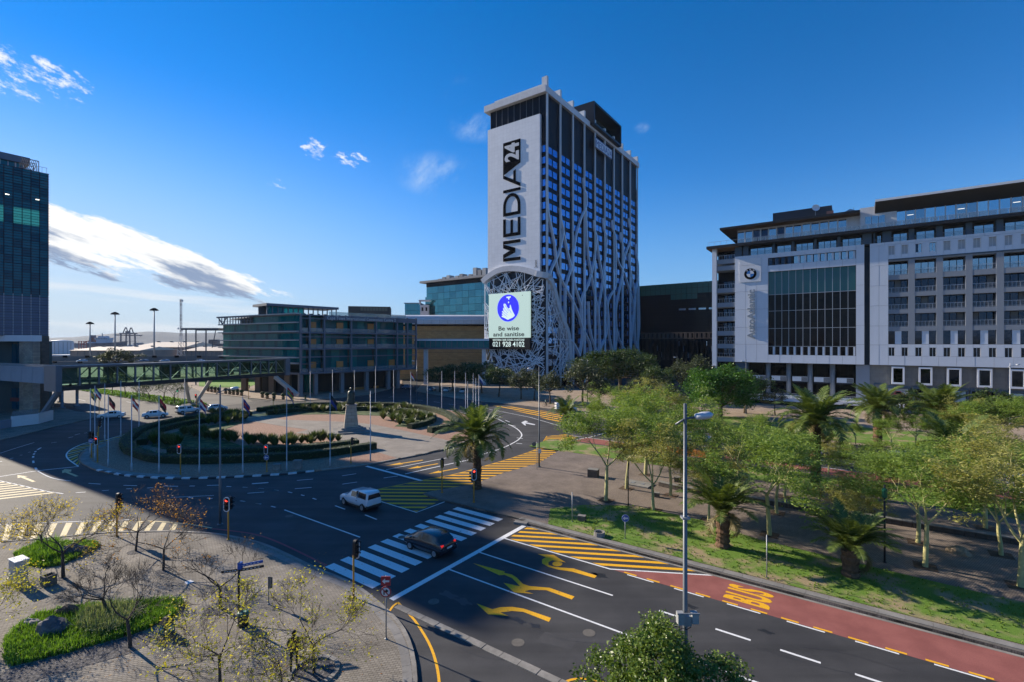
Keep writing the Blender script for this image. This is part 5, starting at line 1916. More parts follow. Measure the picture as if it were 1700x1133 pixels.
for i in range(NC):
 for j in range(NRW):
  piece('glass_pane',M_BG2 if(i<9 or i>13)and j<7 or j<6 else mat('green_black_pane',(.012,.055,.06),.15,spec=.3),dk,WD*i/NC+.06,WD*(i+1)/NC-.06,0,.2,lerp(zf0,zf1,j/NRW)+.06,lerp(zf0,zf1,(j+1)/NRW)-.06)
M_TAN=mat('tan_frame',(.11,.085,.075),.7)
za_,zb_=fd(1120,562)[1],fd(1120,551.5)[1]
NW=26
for i in range(NW):
 x0,x1=WD*i/NW,WD*(i+1)/NW
 f2=MB().box(x0+.1,x0+.55,-.4,.39,za_,zb_).box(x1-.55,x1-.1,-.4,.39,za_,zb_).box(x0+.55,x1-.55,-.4,.39,za_,za_+.4).box(x0+.55,x1-.55,-.4,.39,zb_-.4,zb_)
 f2.build('window_frame',M_TAN,dk)
 for r,y in enumerate((570,579,590)):
  z=fd(1120,y)[1]
  piece('window',mat('pale_window',(.30,.36,.42),.1,metal=.8)if(i*5+r*7)%6==0 else M_BG2,dk,x0+.9,x1-.9,.28,.36,z-1.4,z+1.0)
  piece('pier',mat('black_brown_wall',(.010,.009,.010),.6),dk,x0-.5,x0+.5,.2,.38,z-2.6,z+2.6)
for i in range(7):
 x0=fd(1127)[0]+i*4.4
 piece('lit_window',mat('pale_window',(.30,.36,.42),.1,metal=.8),dk,x0,x0+3.2,-.06,-.005,fd(1150,514)[1],fd(1150,511)[1])
 # ==== left glass tower, footbridge, freeway, harbour
M_TG1=mat('tower_glass',(.008,.125,.18),.12,spec=.2)
M_TG2=mat('tower_glass_dark',(.006,.07,.115),.12,spec=.2)
M_TG3=mat('tower_glass_lit',(.02,.13,.14),.3,emit=(.03,.30,.30),estr=.28)
M_TG4=mat('tower_glass_low',(.045,.095,.19),.2,spec=.4)
M_LOUVD=mat('dark_louvre',(.006,.014,.028),.6,spec=.2)
T0=at_depth(80,92*K)
tw=thing('glass_tower','dark blue glass hotel tower on stone pillars at the left edge','tower',T0,GA)
ft=face(T0,CV)
zt1,zt0=zrow(288,92*K),zrow(557.5,92*K)
LT=16.5*K
MB().box(-46,-.15,-LT,-.1,zt0,zt1-.1).build('core_wall',M_DKWALL,tw)
NC,NRW=14,21
for i in range(NC):
 for j in range(NRW):
  y1,y0=-LT*i/NC,-LT*(i+1)/NC
  z0,z1=lerp(zt0,zt1,j/NRW),lerp(zt0,zt1,(j+1)/NRW)
  zm=(z0+z1)/2
  lit=(38.2<zm<39.6 or 41.2<zm<44.0)and i not in(0,4,9)
  m=M_TG3 if lit else(M_TG4 if z1<25.6 else(M_TG1 if(i*5+j*3)%7<5 else M_TG2))
  piece('glass_pane',m,tw,-.1,0,y0+.03,y1-.03,z0+.03,z1-.03)
for i in range(NC+1):
 y=-LT*i/NC
 piece('mullion',M_LOUVD,tw,-.05,.12,y-.05,y+.05,25.6,zt1)
 piece('mullion',M_RAIL,tw,-.05,.08,y-.035,y+.035,zt0,25.59)
z=zt0+.3
while z<zt1:
 piece('louvre',M_LOUVD,tw,-.02,.14,-LT,.18,z-.03,z+.03)
 z+=.58
piece('corner_strip',mat('blue_edge',(.02,.03,.10),.4),tw,-.3,.05,-.08,.06,zt0,zt1)
for k in range(2):
 piece('ceiling_lamp',mat('warm_lamp',(.5,.5,.45),.5,emit=(1,.95,.8),estr=2.0),tw,.02,.05,-2.0-4.6*k,-1.4-4.6*k,zrow(327,103)-.05,zrow(327,103)+.08)
MB().box(-40,-3,-LT+1,-9,zt1,zt1+3.4).build('roof_storey',M_TG1,tw)
MB().box(-40,-20.6,-8.9,-.4,zt1,zt1+6.4).build('roof_storey',M_TG1,tw)
for k in range(7):
 piece('mullion',M_RAIL,tw,-20.62,-20.5,-8.4+k*1.3,-8.3+k*1.3,zt1,zt1+6.4)
MB().box(-41,-2.2,-LT,-8.7,zt1+3.4,zt1+4.6).box(-41,-19.8,-8.69,.5,zt1+6.4,zt1+8.0).build('roof_slab',mat('roof_fascia',(.09,.12,.17),.5),tw)
for k in range(4):
 x=-3.4-k*.9
 rod('pergola_beam',M_FRAME,tw,(x,-3.6,zt1+3.2-k*.5),(x,-.9-k*.25,zt1+3.2-k*.5),.14)
 rod('pergola_post',M_FRAME,tw,(x,-.9-k*.25,zt1),(x,-.9-k*.25,zt1+3.2-k*.5),.14)
for k in range(9):
 rod('pergola_slat',M_FRAME,tw,(-3.0,-3.4+k*.28,zt1+3.1),(-6.6,-3.4+k*.28,zt1+1.6),.09)
for k in range(8):
 rod('roof_rail_post',M_FRAME,tw,(-.5,-.2-k*.7,zt1),(-.5,-.2-k*.7,zt1+1.3),.05)
rod('roof_rail',M_FRAME,tw,(-.5,0,zt1+1.3),(-.5,-5.5,zt1+1.3),.06)
M_STONE=mat_brick('sandstone_cladding',(.40,.33,.25),(.26,.22,.19),(.12,.11,.10),.62,.34,.01,vert=True,dirt=.35,bump=.2,off=.37)
M_BROWN=mat_brick('brown_cladding_base',(.16,.125,.10),(.11,.095,.085),(.07,.06,.05),.5,.3,.01,vert=True,dirt=.3,vaxis='y')
MB().box(-46,-3.2,-LT,-2.5,0,zt0-.02).build('base_core',M_INNER,tw)
inv=Matrix.Rotation(-GA,3,'Z')
def tl(px,d,z=0):
 return inv@(at_depth(px,d,z)-T0)+Vector((0,0,0))
p=tl(69,105.5)
MB().box(p.x-1.6,p.x+.2,p.y-.1,p.y+1.2,0,zt0).build('pillar',M_BROWN,tw)
piece('corner_glazing',M_TG2,tw,p.x-2.6,p.x-1.7,p.y-3.5,p.y-.2,zrow(602,104),zt0)
pd=101.0
podium=thing('hotel_podium','sandstone pillars, grey beam and dark windows of the hotel base at the left edge','building',at_depth(46,pd))
PW=lambda px,d=pd:(px-46)/800*d
zp=lambda y,d=pd:zrow(y,d)
MB().box(PW(38.5),PW(54.5),0,1.6,0,zp(568)).build('stone_pillar',M_STONE,podium)
MB().box(PW(27),PW(36.8),.6,2.0,0,zp(568)).build('stone_pillar',M_STONE,podium)
MB().box(PW(-60),PW(54.7),-.25,1.9,zp(568)+.01,zp(556)).build('beam',M_PAN_LT,podium)
MB().box(PW(-60),PW(26),3.0,8,0,zp(568)).build('recess_wall',M_INNER,podium)
for k in range(6):
 for y0,y1 in((606,572),(683,648)):
  x0=PW(-34+k*10)
  piece('window',M_TG2,podium,x0,x0+1.1,2.8,2.95,zp(y0),zp(y1))
piece('red_band',mat('red_sign_band',(.16,.03,.03),.6),podium,PW(-40),PW(21),2.6,2.79,zp(670),zp(664))
wl=at_depth(12,99)
lw=thing('low_wall','low white wall with a glass rail at the foot of the sandstone pillars','wall',at_depth(14,12000/140))
wA,wB=G(20,711.5),G(64,706)
o0=lw.location
dW=(wB-wA).normalized()
hW=2.0
fpiece('wall',M_WTRIM,lw,wA-Vector(o0),dW,0,(wB-wA).length,0,.4,0,hW)
fpiece('glass_rail',M_RAILGL,lw,wA-Vector(o0),dW,.1,(wB-wA).length,.15,.2,hW,hW+.9)
wC=G(-40,722)
dW2=(wA-wC).normalized()
fpiece('ramp_wall',mat('bluish_wall',(.16,.2,.26),.6),lw,wC-Vector(o0),dW2,0,(wA-wC).length-.05,.1,.5,0,1.5)
fpiece('wall',M_WTRIM,lw,wB-Vector(o0),Vector((-.35,.94,0)),0.05,5,0,.4,0,hW)
fb=thing('footbridge','long glazed steel truss footbridge on slanted struts crossing the road','footbridge',(0,0,0))
F0=at_depth(101,73.5*K)
F1=at_depth(472,109*K)
dF=(F1-F0).normalized()
LF=(F1-F0).length
nF=Vector((-dF.y,dF.x,0))
zt_,zb_=zrow(607.5,F0.y),zrow(643.5,F0.y)
zt2,zb2=zrow(597.5,F1.y),zrow(622,F1.y)
ztm,zbm=(zt_+zt2)/2,(zb_+zb2)/2
M_BRST=mat('bridge_steel',(.105,.125,.15),.5,var=.1)
M_BRGL=mat_glass('bridge_glass',(.03,.06,.055),.03,(.84,.96,.88),see=.94,spec=.3)
fpiece('roof',M_BRST,fb,F0,dF,0,LF,-.3,3.6,ztm-.38,ztm)
fpiece('roof_gutter',M_BRST,fb,F0,dF,-.3,LF+.3,-.55,-.301,ztm-.2,ztm+.08)
fpiece('deck',mat('bridge_underside',(.02,.021,.023),.7),fb,F0,dF,0,LF,-.1,3.4,zbm-.55,zbm+.25)
NB_=17
fF=face(F0,dF)
bps=[0.0]+[fF(px)[0]for px in(132,164,194.5,224.6,254.8,282.8,309.6,335,360,379,398,417,432,446,458)]+[LF]
for k in range(len(bps)-1):
 a,b=bps[k],bps[k+1]
 for yy in(0.0,3.3):
  fpiece('truss_post',M_BRST,fb,F0,dF,a-.13,a+.13,yy-.15,yy+.15,zbm+.2,ztm-.3)
  q0=F0+dF*a+nF*(yy+.05)
  q1=F0+dF*b+nF*(yy+.05)
  up=(k%2==0)if k<3 else(k%2==1)
  if yy==0.0 or k%2:
   rod('truss_diagonal',M_BRST if k<3 else M_LOUV,fb,q0+Vector((0,0,(ztm-.4)if up else zbm+.3)),q1+Vector((0,0,(zbm+.3)if up else ztm-.4)),.13)
 fpiece('glass_pane',M_BRGL,fb,F0,dF,a+.16,b-.16,-.02,.02,zbm+.26,ztm-.4)
 fpiece('glass_pane',M_BRGL,fb,F0,dF,a+.16,b-.16,3.4,3.44,zbm+.26,ztm-.4)
fpiece('hand_rail',M_LOUV,fb,F0,dF,0,LF,.25,.32,zbm+1.2,zbm+1.28)
fpiece('end_frame',M_BRST,fb,F0,dF,-.9,-.02,-.5,3.8,zbm-.6,ztm+.1)
fpiece('end_frame',M_BRST,fb,F0,dF,LF+.02,LF+1.4,-.5,3.8,zbm-.6,ztm+.1)
Q0=at_depth(-30,80*K*1.06)
Q1=at_depth(97,73.5*K)
zq0,zq1=zrow(640,84.8),zrow(612,84.8)
dQ=(Q1-Q0).normalized()
M_BETON=mat('raw_concrete',(.22,.25,.29),.8,var=.12,vscale=.5,grime=.15,gscale=.2)
for k in range(7):
 L_=(Q1-Q0).length-1.0
 fpiece('concrete_panel',M_BETON,fb,Q0,dQ,L_*k/7+.03,L_*(k+1)/7-.03,0,3.2,zq0,zq1)
fpiece('link_rail',M_RAILGL,fb,Q0,dQ,0,(Q1-Q0).length-1,.1,.15,zq1,zq1+.5)
s0=at_depth(106,74*K,zbm-.4)+nF*1.5
s1=G(66,696)
rod('strut',M_BETON,fb,s0,s1,1.0,n=8)
vtop1,vtop2=at_depth(349,94*K,zbm-.4),at_depth(306,90*K,zbm-.4)
vb=G(330,674)
for vt,off in((vtop1,-1.2),(vtop2,-.4)):
 pass
rod('strut',M_LOUV,fb,at_depth(351,96*K,zbm-.4),G(323,673),.75,n=8)
rod('strut',M_LOUV,fb,at_depth(307,91*K,zbm-.4),G(315.5,672),.75,n=8)
MB().lathe([(2.4,0),(2.2,.35),(0.3,.5)],16,tuple(G(320,674))).build('strut_footing',M_KERB,fb)
cv=G(90,690)
ec=thing('entrance_canopy','flat grey entrance canopy on round columns behind the tower strut','canopy',(cv.x,cv.y,0))
cz=4.6
pts=[at_depth(62,108)-cv,at_depth(150,112,0)-cv,at_depth(118,124)-cv,at_depth(50,124)-cv]
MB().prism([(p.x,p.y)for p in pts],cz-.5,cz).build('roof',M_BETON,ec)
for px,d in((84,112),(103,110),(128,113),(100,121)):
 p=at_depth(px,d)-cv
 MB().lathe([(.6,0),(.6,.3),(.28,.35),(.28,cz-.5)],10,(p.x,p.y,0)).build('column',M_BETON,ec,True)
pc=at_depth(340,150*K)
cn=thing('roof_canopy','flat slatted canopy on three tall thin posts left of the convention centre','canopy',(pc.x,pc.y,0))
zc=zrow(546,150*K)
xx=lambda px:(px-340)/800*150*K
for k in range(18):
 a=lerp(xx(312),xx(372),k/18)
 piece('roof_slat',M_LOUV,cn,a,a+(xx(372)-xx(312))/18-.25,-4,5,zc,zc+.35)
MB().box(xx(312),xx(372),-3.6,-3.3,zc-.4,zc-.01).box(xx(312),xx(372),4,4.3,zc-.4,zc-.01).build('beam',M_FRAME,cn)
for px in(319.5,335.6,352):
 rod('post',M_FRAME,cn,(xx(px),-3.4,0),(xx(px),-3.4,zc-.4),.45,n=8)
rod('brace',M_FRAME,cn,(xx(362),-3.4,zc-7),(xx(368),-3.4,zc-.3),.3,n=8)
DFW=190
fw=thing('elevated_freeway','grey elevated freeway with parapets crossing behind the footbridge','viaduct',(-150,DFW,0))
M_VIA=mat('viaduct_concrete',(.17,.16,.15),.85,var=.15,vscale=.3)
zd=6.6
XF0,XF1=-140,60
MB().box(XF0,XF1,0,26,zd-1.2,zd).build('deck',M_VIA,fw)
MB().box(XF0,XF1,.3,25.7,zd+.005,zd+.02).build('carriageway',M_ASPH2,fw)
for k in range(20):
 a,b=lerp(XF0,XF1,k/20),lerp(XF0,XF1,(k+1)/20)
 piece('parapet',M_VIA,fw,a+.04,b-.04,-.3,.28,zd-.9,zd+1.05)
 piece('parapet',M_VIA,fw,a+.04,b-.04,25.8,26.3,zd-.9,zd+2.4)
 piece('joint_cover',M_BLACK,fw,a-.9,a+.9,-.34,-.301,zd+.35,zd+1.06)
 piece('joint_cover',M_BLACK,fw,a-.9,a+.9,25.4,25.79,zd+1.7,zd+2.6)
for k in range(9):
 x=lerp(XF0+8,XF1-8,k/8)
 MB().box(x-1,x+1,8,18,0,zd-1.2).build('pier',M_VIA,fw)
M_SHED=mat('shed_wall',(.28,.22,.18),.8,var=.1,vscale=.1)
M_SHEDR=mat('shed_roof',(.62,.52,.40),.7,var=.06,vscale=.1)
def shed(px0,px1,pyg,ridge_y,eave_y,d,depth,label,gable_px=None):
 z=lambda y:zrow(y,d)
 p=at_depth(px0,d)
 w=(px1-px0)/800*d
 t=thing('harbour_shed',label,'warehouse',(p.x,p.y,0))
 MB().box(0,w,0,depth,0,z(eave_y)).build('wall',M_SHED,t)
 g=(gable_px-px0)/800*d if gable_px else w*.1
 ze,zr_=z(eave_y),z(ridge_y)
 b=MB().add([(-.5,-1,ze),(w+.5,-1,ze),(w+.5,depth+1,ze),(-.5,depth+1,ze),(-.5+g*.5,depth/2,zr_),(w,depth/2,zr_)],[(0,1,5,4),(2,3,4,5),(1,2,5),(3,0,4),(0,3,2,1)])
 b.build('roof',M_SHEDR,t)
 for k in range(4):
  x=lerp(w*.15,w*.9,k/3)
  piece('roof_vent',M_VIA,t,x-1.2,x+1.2,depth/2-.6,depth/2+.6,zr_-.3,zr_+.8)
 for k in range(10):
  piece('wall_bay',M_VIA,t,w*k/10,w*k/10+.5,-.3,-.01,0,ze-.1)
 return t
shed(117,232,592,577,583,360,40,'tan roofed harbour shed with a gable, nearest the glass tower',136)
shed(216,306,588,569,577.5,430,50,'tallest tan roofed harbour shed, behind the lamp masts',238)
shed(304,372,587,577,583.5,400,40,'tan roofed harbour shed beside the lattice radio mast')
for px0,px1,y1,lab in((70,87.5,566,'white domed storage tank half hidden by the tower'),(87,117.5,563.5,'white domed storage tank beside the sheds')):
 d=640
 r=(px1-px0)/1600*d
 p=at_depth((px0+px1)/2,d)
 t=thing('storage_tank',lab,'tank',(p.x,p.y,0))
 z=zrow(568.5,d)
 MB().lathe([(r,0),(r,z)],24,cap=False).build('wall',mat('tank_white',(.55,.57,.60),.6),t,True)
 MB().lathe([(r*1.01,z),(r*.8,z+(zrow(y1,d)-z)*.6),(.5,zrow(y1,d))],24).build('roof',mat('tank_roof',(.62,.60,.56),.6),t,True)
 for k in range(10):
  a=PI+PI*k/9
  rod('rib',M_STEEL,t,(r*1.01*math.cos(a),r*1.01*math.sin(a),0),(r*1.01*math.cos(a),r*1.01*math.sin(a),z),.4)
qy=at_depth(60,620)
tag(MB().box(0,60,0,20,0,zrow(587,620)).build('quay_wall',mat('pale_quay',(.55,.56,.58),.7),None,loc=(at_depth(77,520).x,520,0)),'pale quay wall in front of the white storage tanks','quay')
def hull(t,L_,Wd,h,m,name='hull'):
 mb=MB()
 n=10
 for i in range(n+1):
  x=L_*i/n
  k=1-max(0,(i/n-.7)/.3)**2*.95
  for y,z in((-Wd/2*k,h*(1+.25*(i/n)**3)),(-Wd/2*k*.8,0),(Wd/2*k*.8,0),(Wd/2*k,h*(1+.25*(i/n)**3))):
   mb.v.append((x+(1.5 if z>0 else 0)*(i/n),y,z))
 for i in range(n):
  for k in range(3):
   a=i*4+k
   mb.f.append((a,a+1,a+5,a+4))
  mb.f.append((i*4+3,i*4,i*4+4,i*4+7))
 mb.f.append((0,3,2,1))
 mb.f.append((n*4,n*4+1,n*4+2,n*4+3))
 return mb.build(name,m,t)
p=at_depth(150,900)
sh=thing('cargo_ship','pale blue ship with a dark red funnel moored behind the sheds','ship',(p.x,p.y,0))
M_SHIP=mat('ship_pale_blue',(.32,.42,.52),.6)
u=900/800
hull(sh,60*u,16,14,mat('ship_hull_dark',(.07,.08,.11),.6))
MB().box(14*u,33*u,-6,6,9,zrow(562,900)).box(12*u,34*u,-6.5,6.5,zrow(563,900),zrow(560.5,900)).box(16*u,28*u,-5,5,zrow(560.5,900),zrow(557.5,900)).build('superstructure',M_SHIP,sh)
MB().box(1*u,8*u,-4,4,9,zrow(560,900)).build('funnel',mat('funnel_red',(.10,.025,.03),.6),sh)
MB().box(1.5*u,7*u,-3.5,3.5,zrow(560,900),zrow(556,900)).build('funnel_top',mat('funnel_blue',(.03,.04,.10),.6),sh)
MB().box(0,12*u,-6,6,8,zrow(569,900)).build('aft_house',M_SHIP,sh)
rod('mast',M_STEEL,sh,(20*u,0,zrow(558,900)),(20*u,0,zrow(553,900)),1.2)
for k in range(7):
 piece('window',M_DKGLASS,sh,(15.0+k*2.6)*u,(16.2+k*2.6)*u,-6.6,-6.51,zrow(562.6,900),zrow(561.2,900))
p=at_depth(194,930)
sh2=thing('white_ship','small pale ship with a raised bow lying under the gantry crane','ship',(p.x,p.y,0))
hull(sh2,30,9,7.5,M_SHIP)
MB().box(4,14,-3,3,7,12).build('cabin',M_WTRIM,sh2)
p=at_depth(199,1000)
cr=thing('gantry_crane','grey container gantry crane with an A frame top on the quay','crane',(p.x,p.y,0))
u=1000/800
z=lambda y:zrow(y,1000)
M_CR=mat('crane_grey',(.10,.105,.13),.6)
for x in(1*u,17*u):
 for y in(0,14):
  rod('leg',M_CR,cr,(x,y,0),(x+(1 if x<5 else-1),y,z(553)),2.0)
for y in(0,14):
 rod('sill_beam',M_CR,cr,(0,y,z(567)),(18*u,y,z(567)),1.6)
 rod('top_beam',M_CR,cr,(-.5*u,y,z(553)),(20*u,y,z(553)),2.2)
 rod('a_frame',M_CR,cr,(5*u,y,z(553)),(9.5*u,y,z(543)),1.4)
 rod('a_frame',M_CR,cr,(14*u,y,z(553)),(10.5*u,y,z(543)),1.4)
rod('boom',M_CR,cr,(9*u,-25,z(556)),(9*u,45,z(556)),2.2)
MB().box(7*u,12*u,3,9,z(552),z(549)).build('machine_house',M_CR,cr)
p=at_depth(131,960)
cr2=thing('red_crane','low red dockside crane left of the pale blue ship','crane',(p.x,p.y,0))
M_CRR=mat('crane_red',(.26,.055,.05),.6)
for k in range(5):
 rod('leg',M_CRR,cr2,(k*5,0,0),(k*5,0,zrow(567,960)),1.2)
rod('beam',M_CRR,cr2,(-1,0,zrow(567,960)),(22,0,zrow(567,960)),1.5)
rod('jib',M_CRR,cr2,(6,0,zrow(573,960)),(22,0,zrow(564.5,960)),1.5)
rod('beam',M_CRR,cr2,(-1,0,zrow(573,960)),(22,0,zrow(573,960)),1.2)
p=at_depth(339,520)
ct=thing('container_stack','dark stepped stack of containers right of the radio mast','containers',(p.x,p.y,0))
rc=random.Random(3)
for lv,(a,b)in enumerate(((0,27),(0,27),(0,27),(7,20),(7,20))):
 for k in range(a,b,7):
  x0=k/800*520
  MB().box(x0,x0+4.3,0,6,lv*2.7+6,lv*2.7+8.6).build('container',mat('container_%s'%('navy','slate','grey')[(k+lv)%3],((.03,.04,.07),(.06,.065,.08),(.09,.09,.1))[(k+lv)%3],.6),ct)
MB().box(0,20,0,6,0,5.98).build('plinth',M_VIA,ct)
def mast_light(px,ytop,d,label):
 p=at_depth(px,d)
 t=thing('lamp_mast',label,'lamp mast',(p.x,p.y,0),0,'tall lamp masts beyond the freeway')
 z=zrow(ytop,d)
 MB().tube([(0,0,0),(0,0,z*.5),(0,0,z)],[.55,.42,.3],10).build('pole',M_STEEL,t,True)
 MB().lathe([(.4,z-.6),(1.9,z-.3),(2.2,z+.1),(1.2,z+.8),(.3,z+1.2)],14).build('lamp_ring',M_BLACK,t)
 for k in range(8):
  a=2*PI*k/8
  MB().cbox((1.9*math.cos(a),1.9*math.sin(a),z-.35),(.6,.6,.35)).build('lamp',M_GREY,t)
 return t
mast_light(149.5,536.5,330,'shortest of the three lamp masts, nearest the glass tower')
mast_light(191,520.5,300,'middle one of the three lamp masts')
mast_light(256,514,290,'tallest lamp mast, nearest the lattice radio mast')
p=at_depth(300.5,330)
rm=thing('radio_mast','red and white lattice radio mast rising above the sheds','mast',(p.x,p.y,0))
u=330/800
M_MR=mat('mast_grey',(.32,.30,.30),.6)
zt=zrow(496,330)
M_MW=mat('mast_white',(.5,.5,.5),.6)
nseg=18
for k in range(nseg):
 z0,z1=zt*k/nseg,zt*(k+1)/nseg
 w0=lerp(4.2,.9,min(1,k/9))/2
 w1=lerp(4.2,.9,min(1,(k+1)/9))/2
 m=M_MR if k%4<2 else M_MW
 for sx,sy in((-1,-1),(1,-1),(1,1),(-1,1)):
  rod('leg',m,rm,(sx*w0,sy*w0,z0),(sx*w1,sy*w1,z1),.16)
 rod('brace',m,rm,(-w0,-w0,z0),(w1,-w1,z1),.1)
 rod('brace',m,rm,(w0,-w0,z0),(-w1,-w1,z1),.1)
 rod('brace',m,rm,(-w0,w0,z0),(-w1,-w1,z1),.1)
 rod('brace',m,rm,(w0,w0,z0),(w1,-w1,z1),.1)
for z,s in((zrow(547,330),1),(zrow(545,330),-1),(zrow(499,330),1)):
 MB().lathe([(.2,-.7),(.5,-.5),(.5,.5),(.2,.7)],8,(s*1.4,-.6,z)).build('antenna_drum',M_WTRIM,rm)
mb=MB()
HX=np.linspace(-4900,1600,66)
prof=[(0,40),(-200,40)]
kp=[(-60,566),(30,562),(85,560.5),(120,559),(160,556),(200,552),(235,550.5),(260,550),(285,551.5),(310,553),(340,552.5),(372,551),(420,553),(480,557),(560,560),(640,562),(760,566),(1000,569),(1200,569.5)]
dh=4500
rh=random.Random(5)
cols=[]
for x in HX:
 px=850+x/dh*800
 y=np.interp(px,[k[0]for k in kp],[k[1]for k in kp])
 z=max(4,zrow(y,dh)+rh.uniform(-2.5,2.5))
 cols.append([(x,3900,1.0),(x,4080,z*.28),(x,4280,z*.62+rh.uniform(-4,4)),(x,4500,z),(x,5200,z*.5),(x,5900,1.0)])
for c_ in cols:
 mb.v+=c_
for i in range(len(cols)-1):
 for k in range(5):
  a=i*6+k
  mb.f.append((a,a+6,a+7,a+1))
struct(mb.build('hills',mat_mix('hill_scrub_hazed',(.05,.068,.085),(.07,.09,.105),.008,fine=.2,fscale=.04,rough=.95,bump=0),None,True))  # scrub tone shifted to blue, distance haze mixed into the colour
rr=random.Random(9)
for i in range(26):
 px=rr.uniform(85,380)
 d=rr.uniform(1100,2000)
 w,h=rr.uniform(15,45),rr.uniform(6,16)
 p=at_depth(px,d)
 o=MB().box(0,w,0,15,0,h).build('port_shed',mat('port_%d'%(i%4),((.2,.21,.24),(.28,.27,.26),(.13,.14,.17),(.3,.31,.33))[i%4],.7),None,loc=(p.x,p.y,0))
 tag(o,'%s distant port shed on the harbour shore'%('slate blue','pale tan','dark','light grey')[i%4],'shed','far port sheds')
 # ==== plants
M_BARK_DK=mat('bark_dark',(.055,.042,.034),.9,var=.3,vscale=4,bump=.8,bscale=14)
M_BARK_FEVER=mat('bark_fever',(.40,.37,.16),.75,var=.22,vscale=2.5,bump=.4,bscale=10)
M_BARK_BR=mat('bark_brown',(.09,.065,.045),.9,var=.3,vscale=4,bump=.8,bscale=14)
M_BARK_PALM=mat('palm_bark',(.11,.062,.034),.95,var=.45,vscale=5,bump=1.0,bscale=9)
M_LF_FEVER=mat_leaf('leaf_fever',(.12,.21,.03),(.26,.35,.075),.42)
M_LF_FEVER2=mat_leaf('leaf_fever_dry',(.24,.25,.06),(.38,.37,.13),.42)
M_LF_DARK=mat_leaf('leaf_dark',(.028,.058,.014),(.080,.125,.034),.25,.45)
M_LF_GREY=mat_leaf('leaf_grey_green',(.040,.058,.028),(.095,.115,.058),.25)
M_LF_FIG=mat_leaf('leaf_fig',(.035,.105,.012),(.09,.20,.03),.3,.4)
M_LF_FRONT=mat_leaf('leaf_front',(.05,.105,.010),(.17,.235,.036),.3,.38)
M_LF_PALM=mat_leaf('leaf_palm',(.07,.115,.022),(.165,.21,.05),.3,.45)
M_LF_PALM_DRY=mat_leaf('leaf_palm_dry',(.17,.14,.06),(.26,.22,.11),.3,.6)
M_LF_YEL=mat_leaf('leaf_yellow',(.48,.36,.02),(.62,.50,.05),.45)
M_LF_YG=mat_leaf('leaf_yellow_green',(.32,.34,.03),(.56,.50,.05),.45)
M_LF_ORANGE=mat_leaf('leaf_orange',(.38,.15,.02),(.55,.30,.03),.45)
M_LF_BED=mat_leaf('leaf_bed',(.08,.19,.02),(.20,.35,.045),.35,.45)
M_LF_HEDGE=mat_leaf('leaf_hedge',(.035,.070,.012),(.10,.145,.03),.2,.5)
M_LF_SHRUB=mat_leaf('leaf_shrub',(.06,.085,.03),(.14,.16,.06),.3)
def quads_mesh(name,C_,A_,B_,m):
 """many separate leaf faces: centres C, half-axes A and B (numpy arrays n x 3)"""
 n=len(C_)
 V=np.empty((n,4,3))
 V[:,0]=C_-A_
 V[:,1]=C_+B_*.8
 V[:,2]=C_+A_
 V[:,3]=C_-B_*.8
 me=bpy.data.meshes.new(name)
 me.vertices.add(n*4)
 me.vertices.foreach_set('co',V.reshape(-1))
 me.loops.add(n*4)
 me.loops.foreach_set('vertex_index',np.arange(n*4,dtype=np.int32))
 me.polygons.add(n)
 me.polygons.foreach_set('loop_start',np.arange(0,n*4,4,dtype=np.int32))
 me.polygons.foreach_set('loop_total',np.full(n,4,dtype=np.int32))
 me.materials.append(m)
 me.update(calc_edges=True)
 return me
def rand_dirs(rg,n,flat=0.0):
 v=rg.normal(size=(n,3))
 v[:,2]*=(1-flat)
 v/=np.linalg.norm(v,axis=1)[:,None]+1e-9
 return v
def leaf_axes(rg,n,size,aspect=.5,up=0.0,var=.35):
 a=rand_dirs(rg,n)
 b=rand_dirs(rg,n)
 nrm=np.cross(a,b)
 nrm[:,2]=np.abs(nrm[:,2])+up
 nrm/=np.linalg.norm(nrm,axis=1)[:,None]+1e-9
 a=a-nrm*np.sum(a*nrm,axis=1)[:,None]
 a/=np.linalg.norm(a,axis=1)[:,None]+1e-9
 b=np.cross(nrm,a)
 s=size*(1+rg.uniform(-var,var,n))[:,None]
 return a*s*.5,b*s*.5*aspect
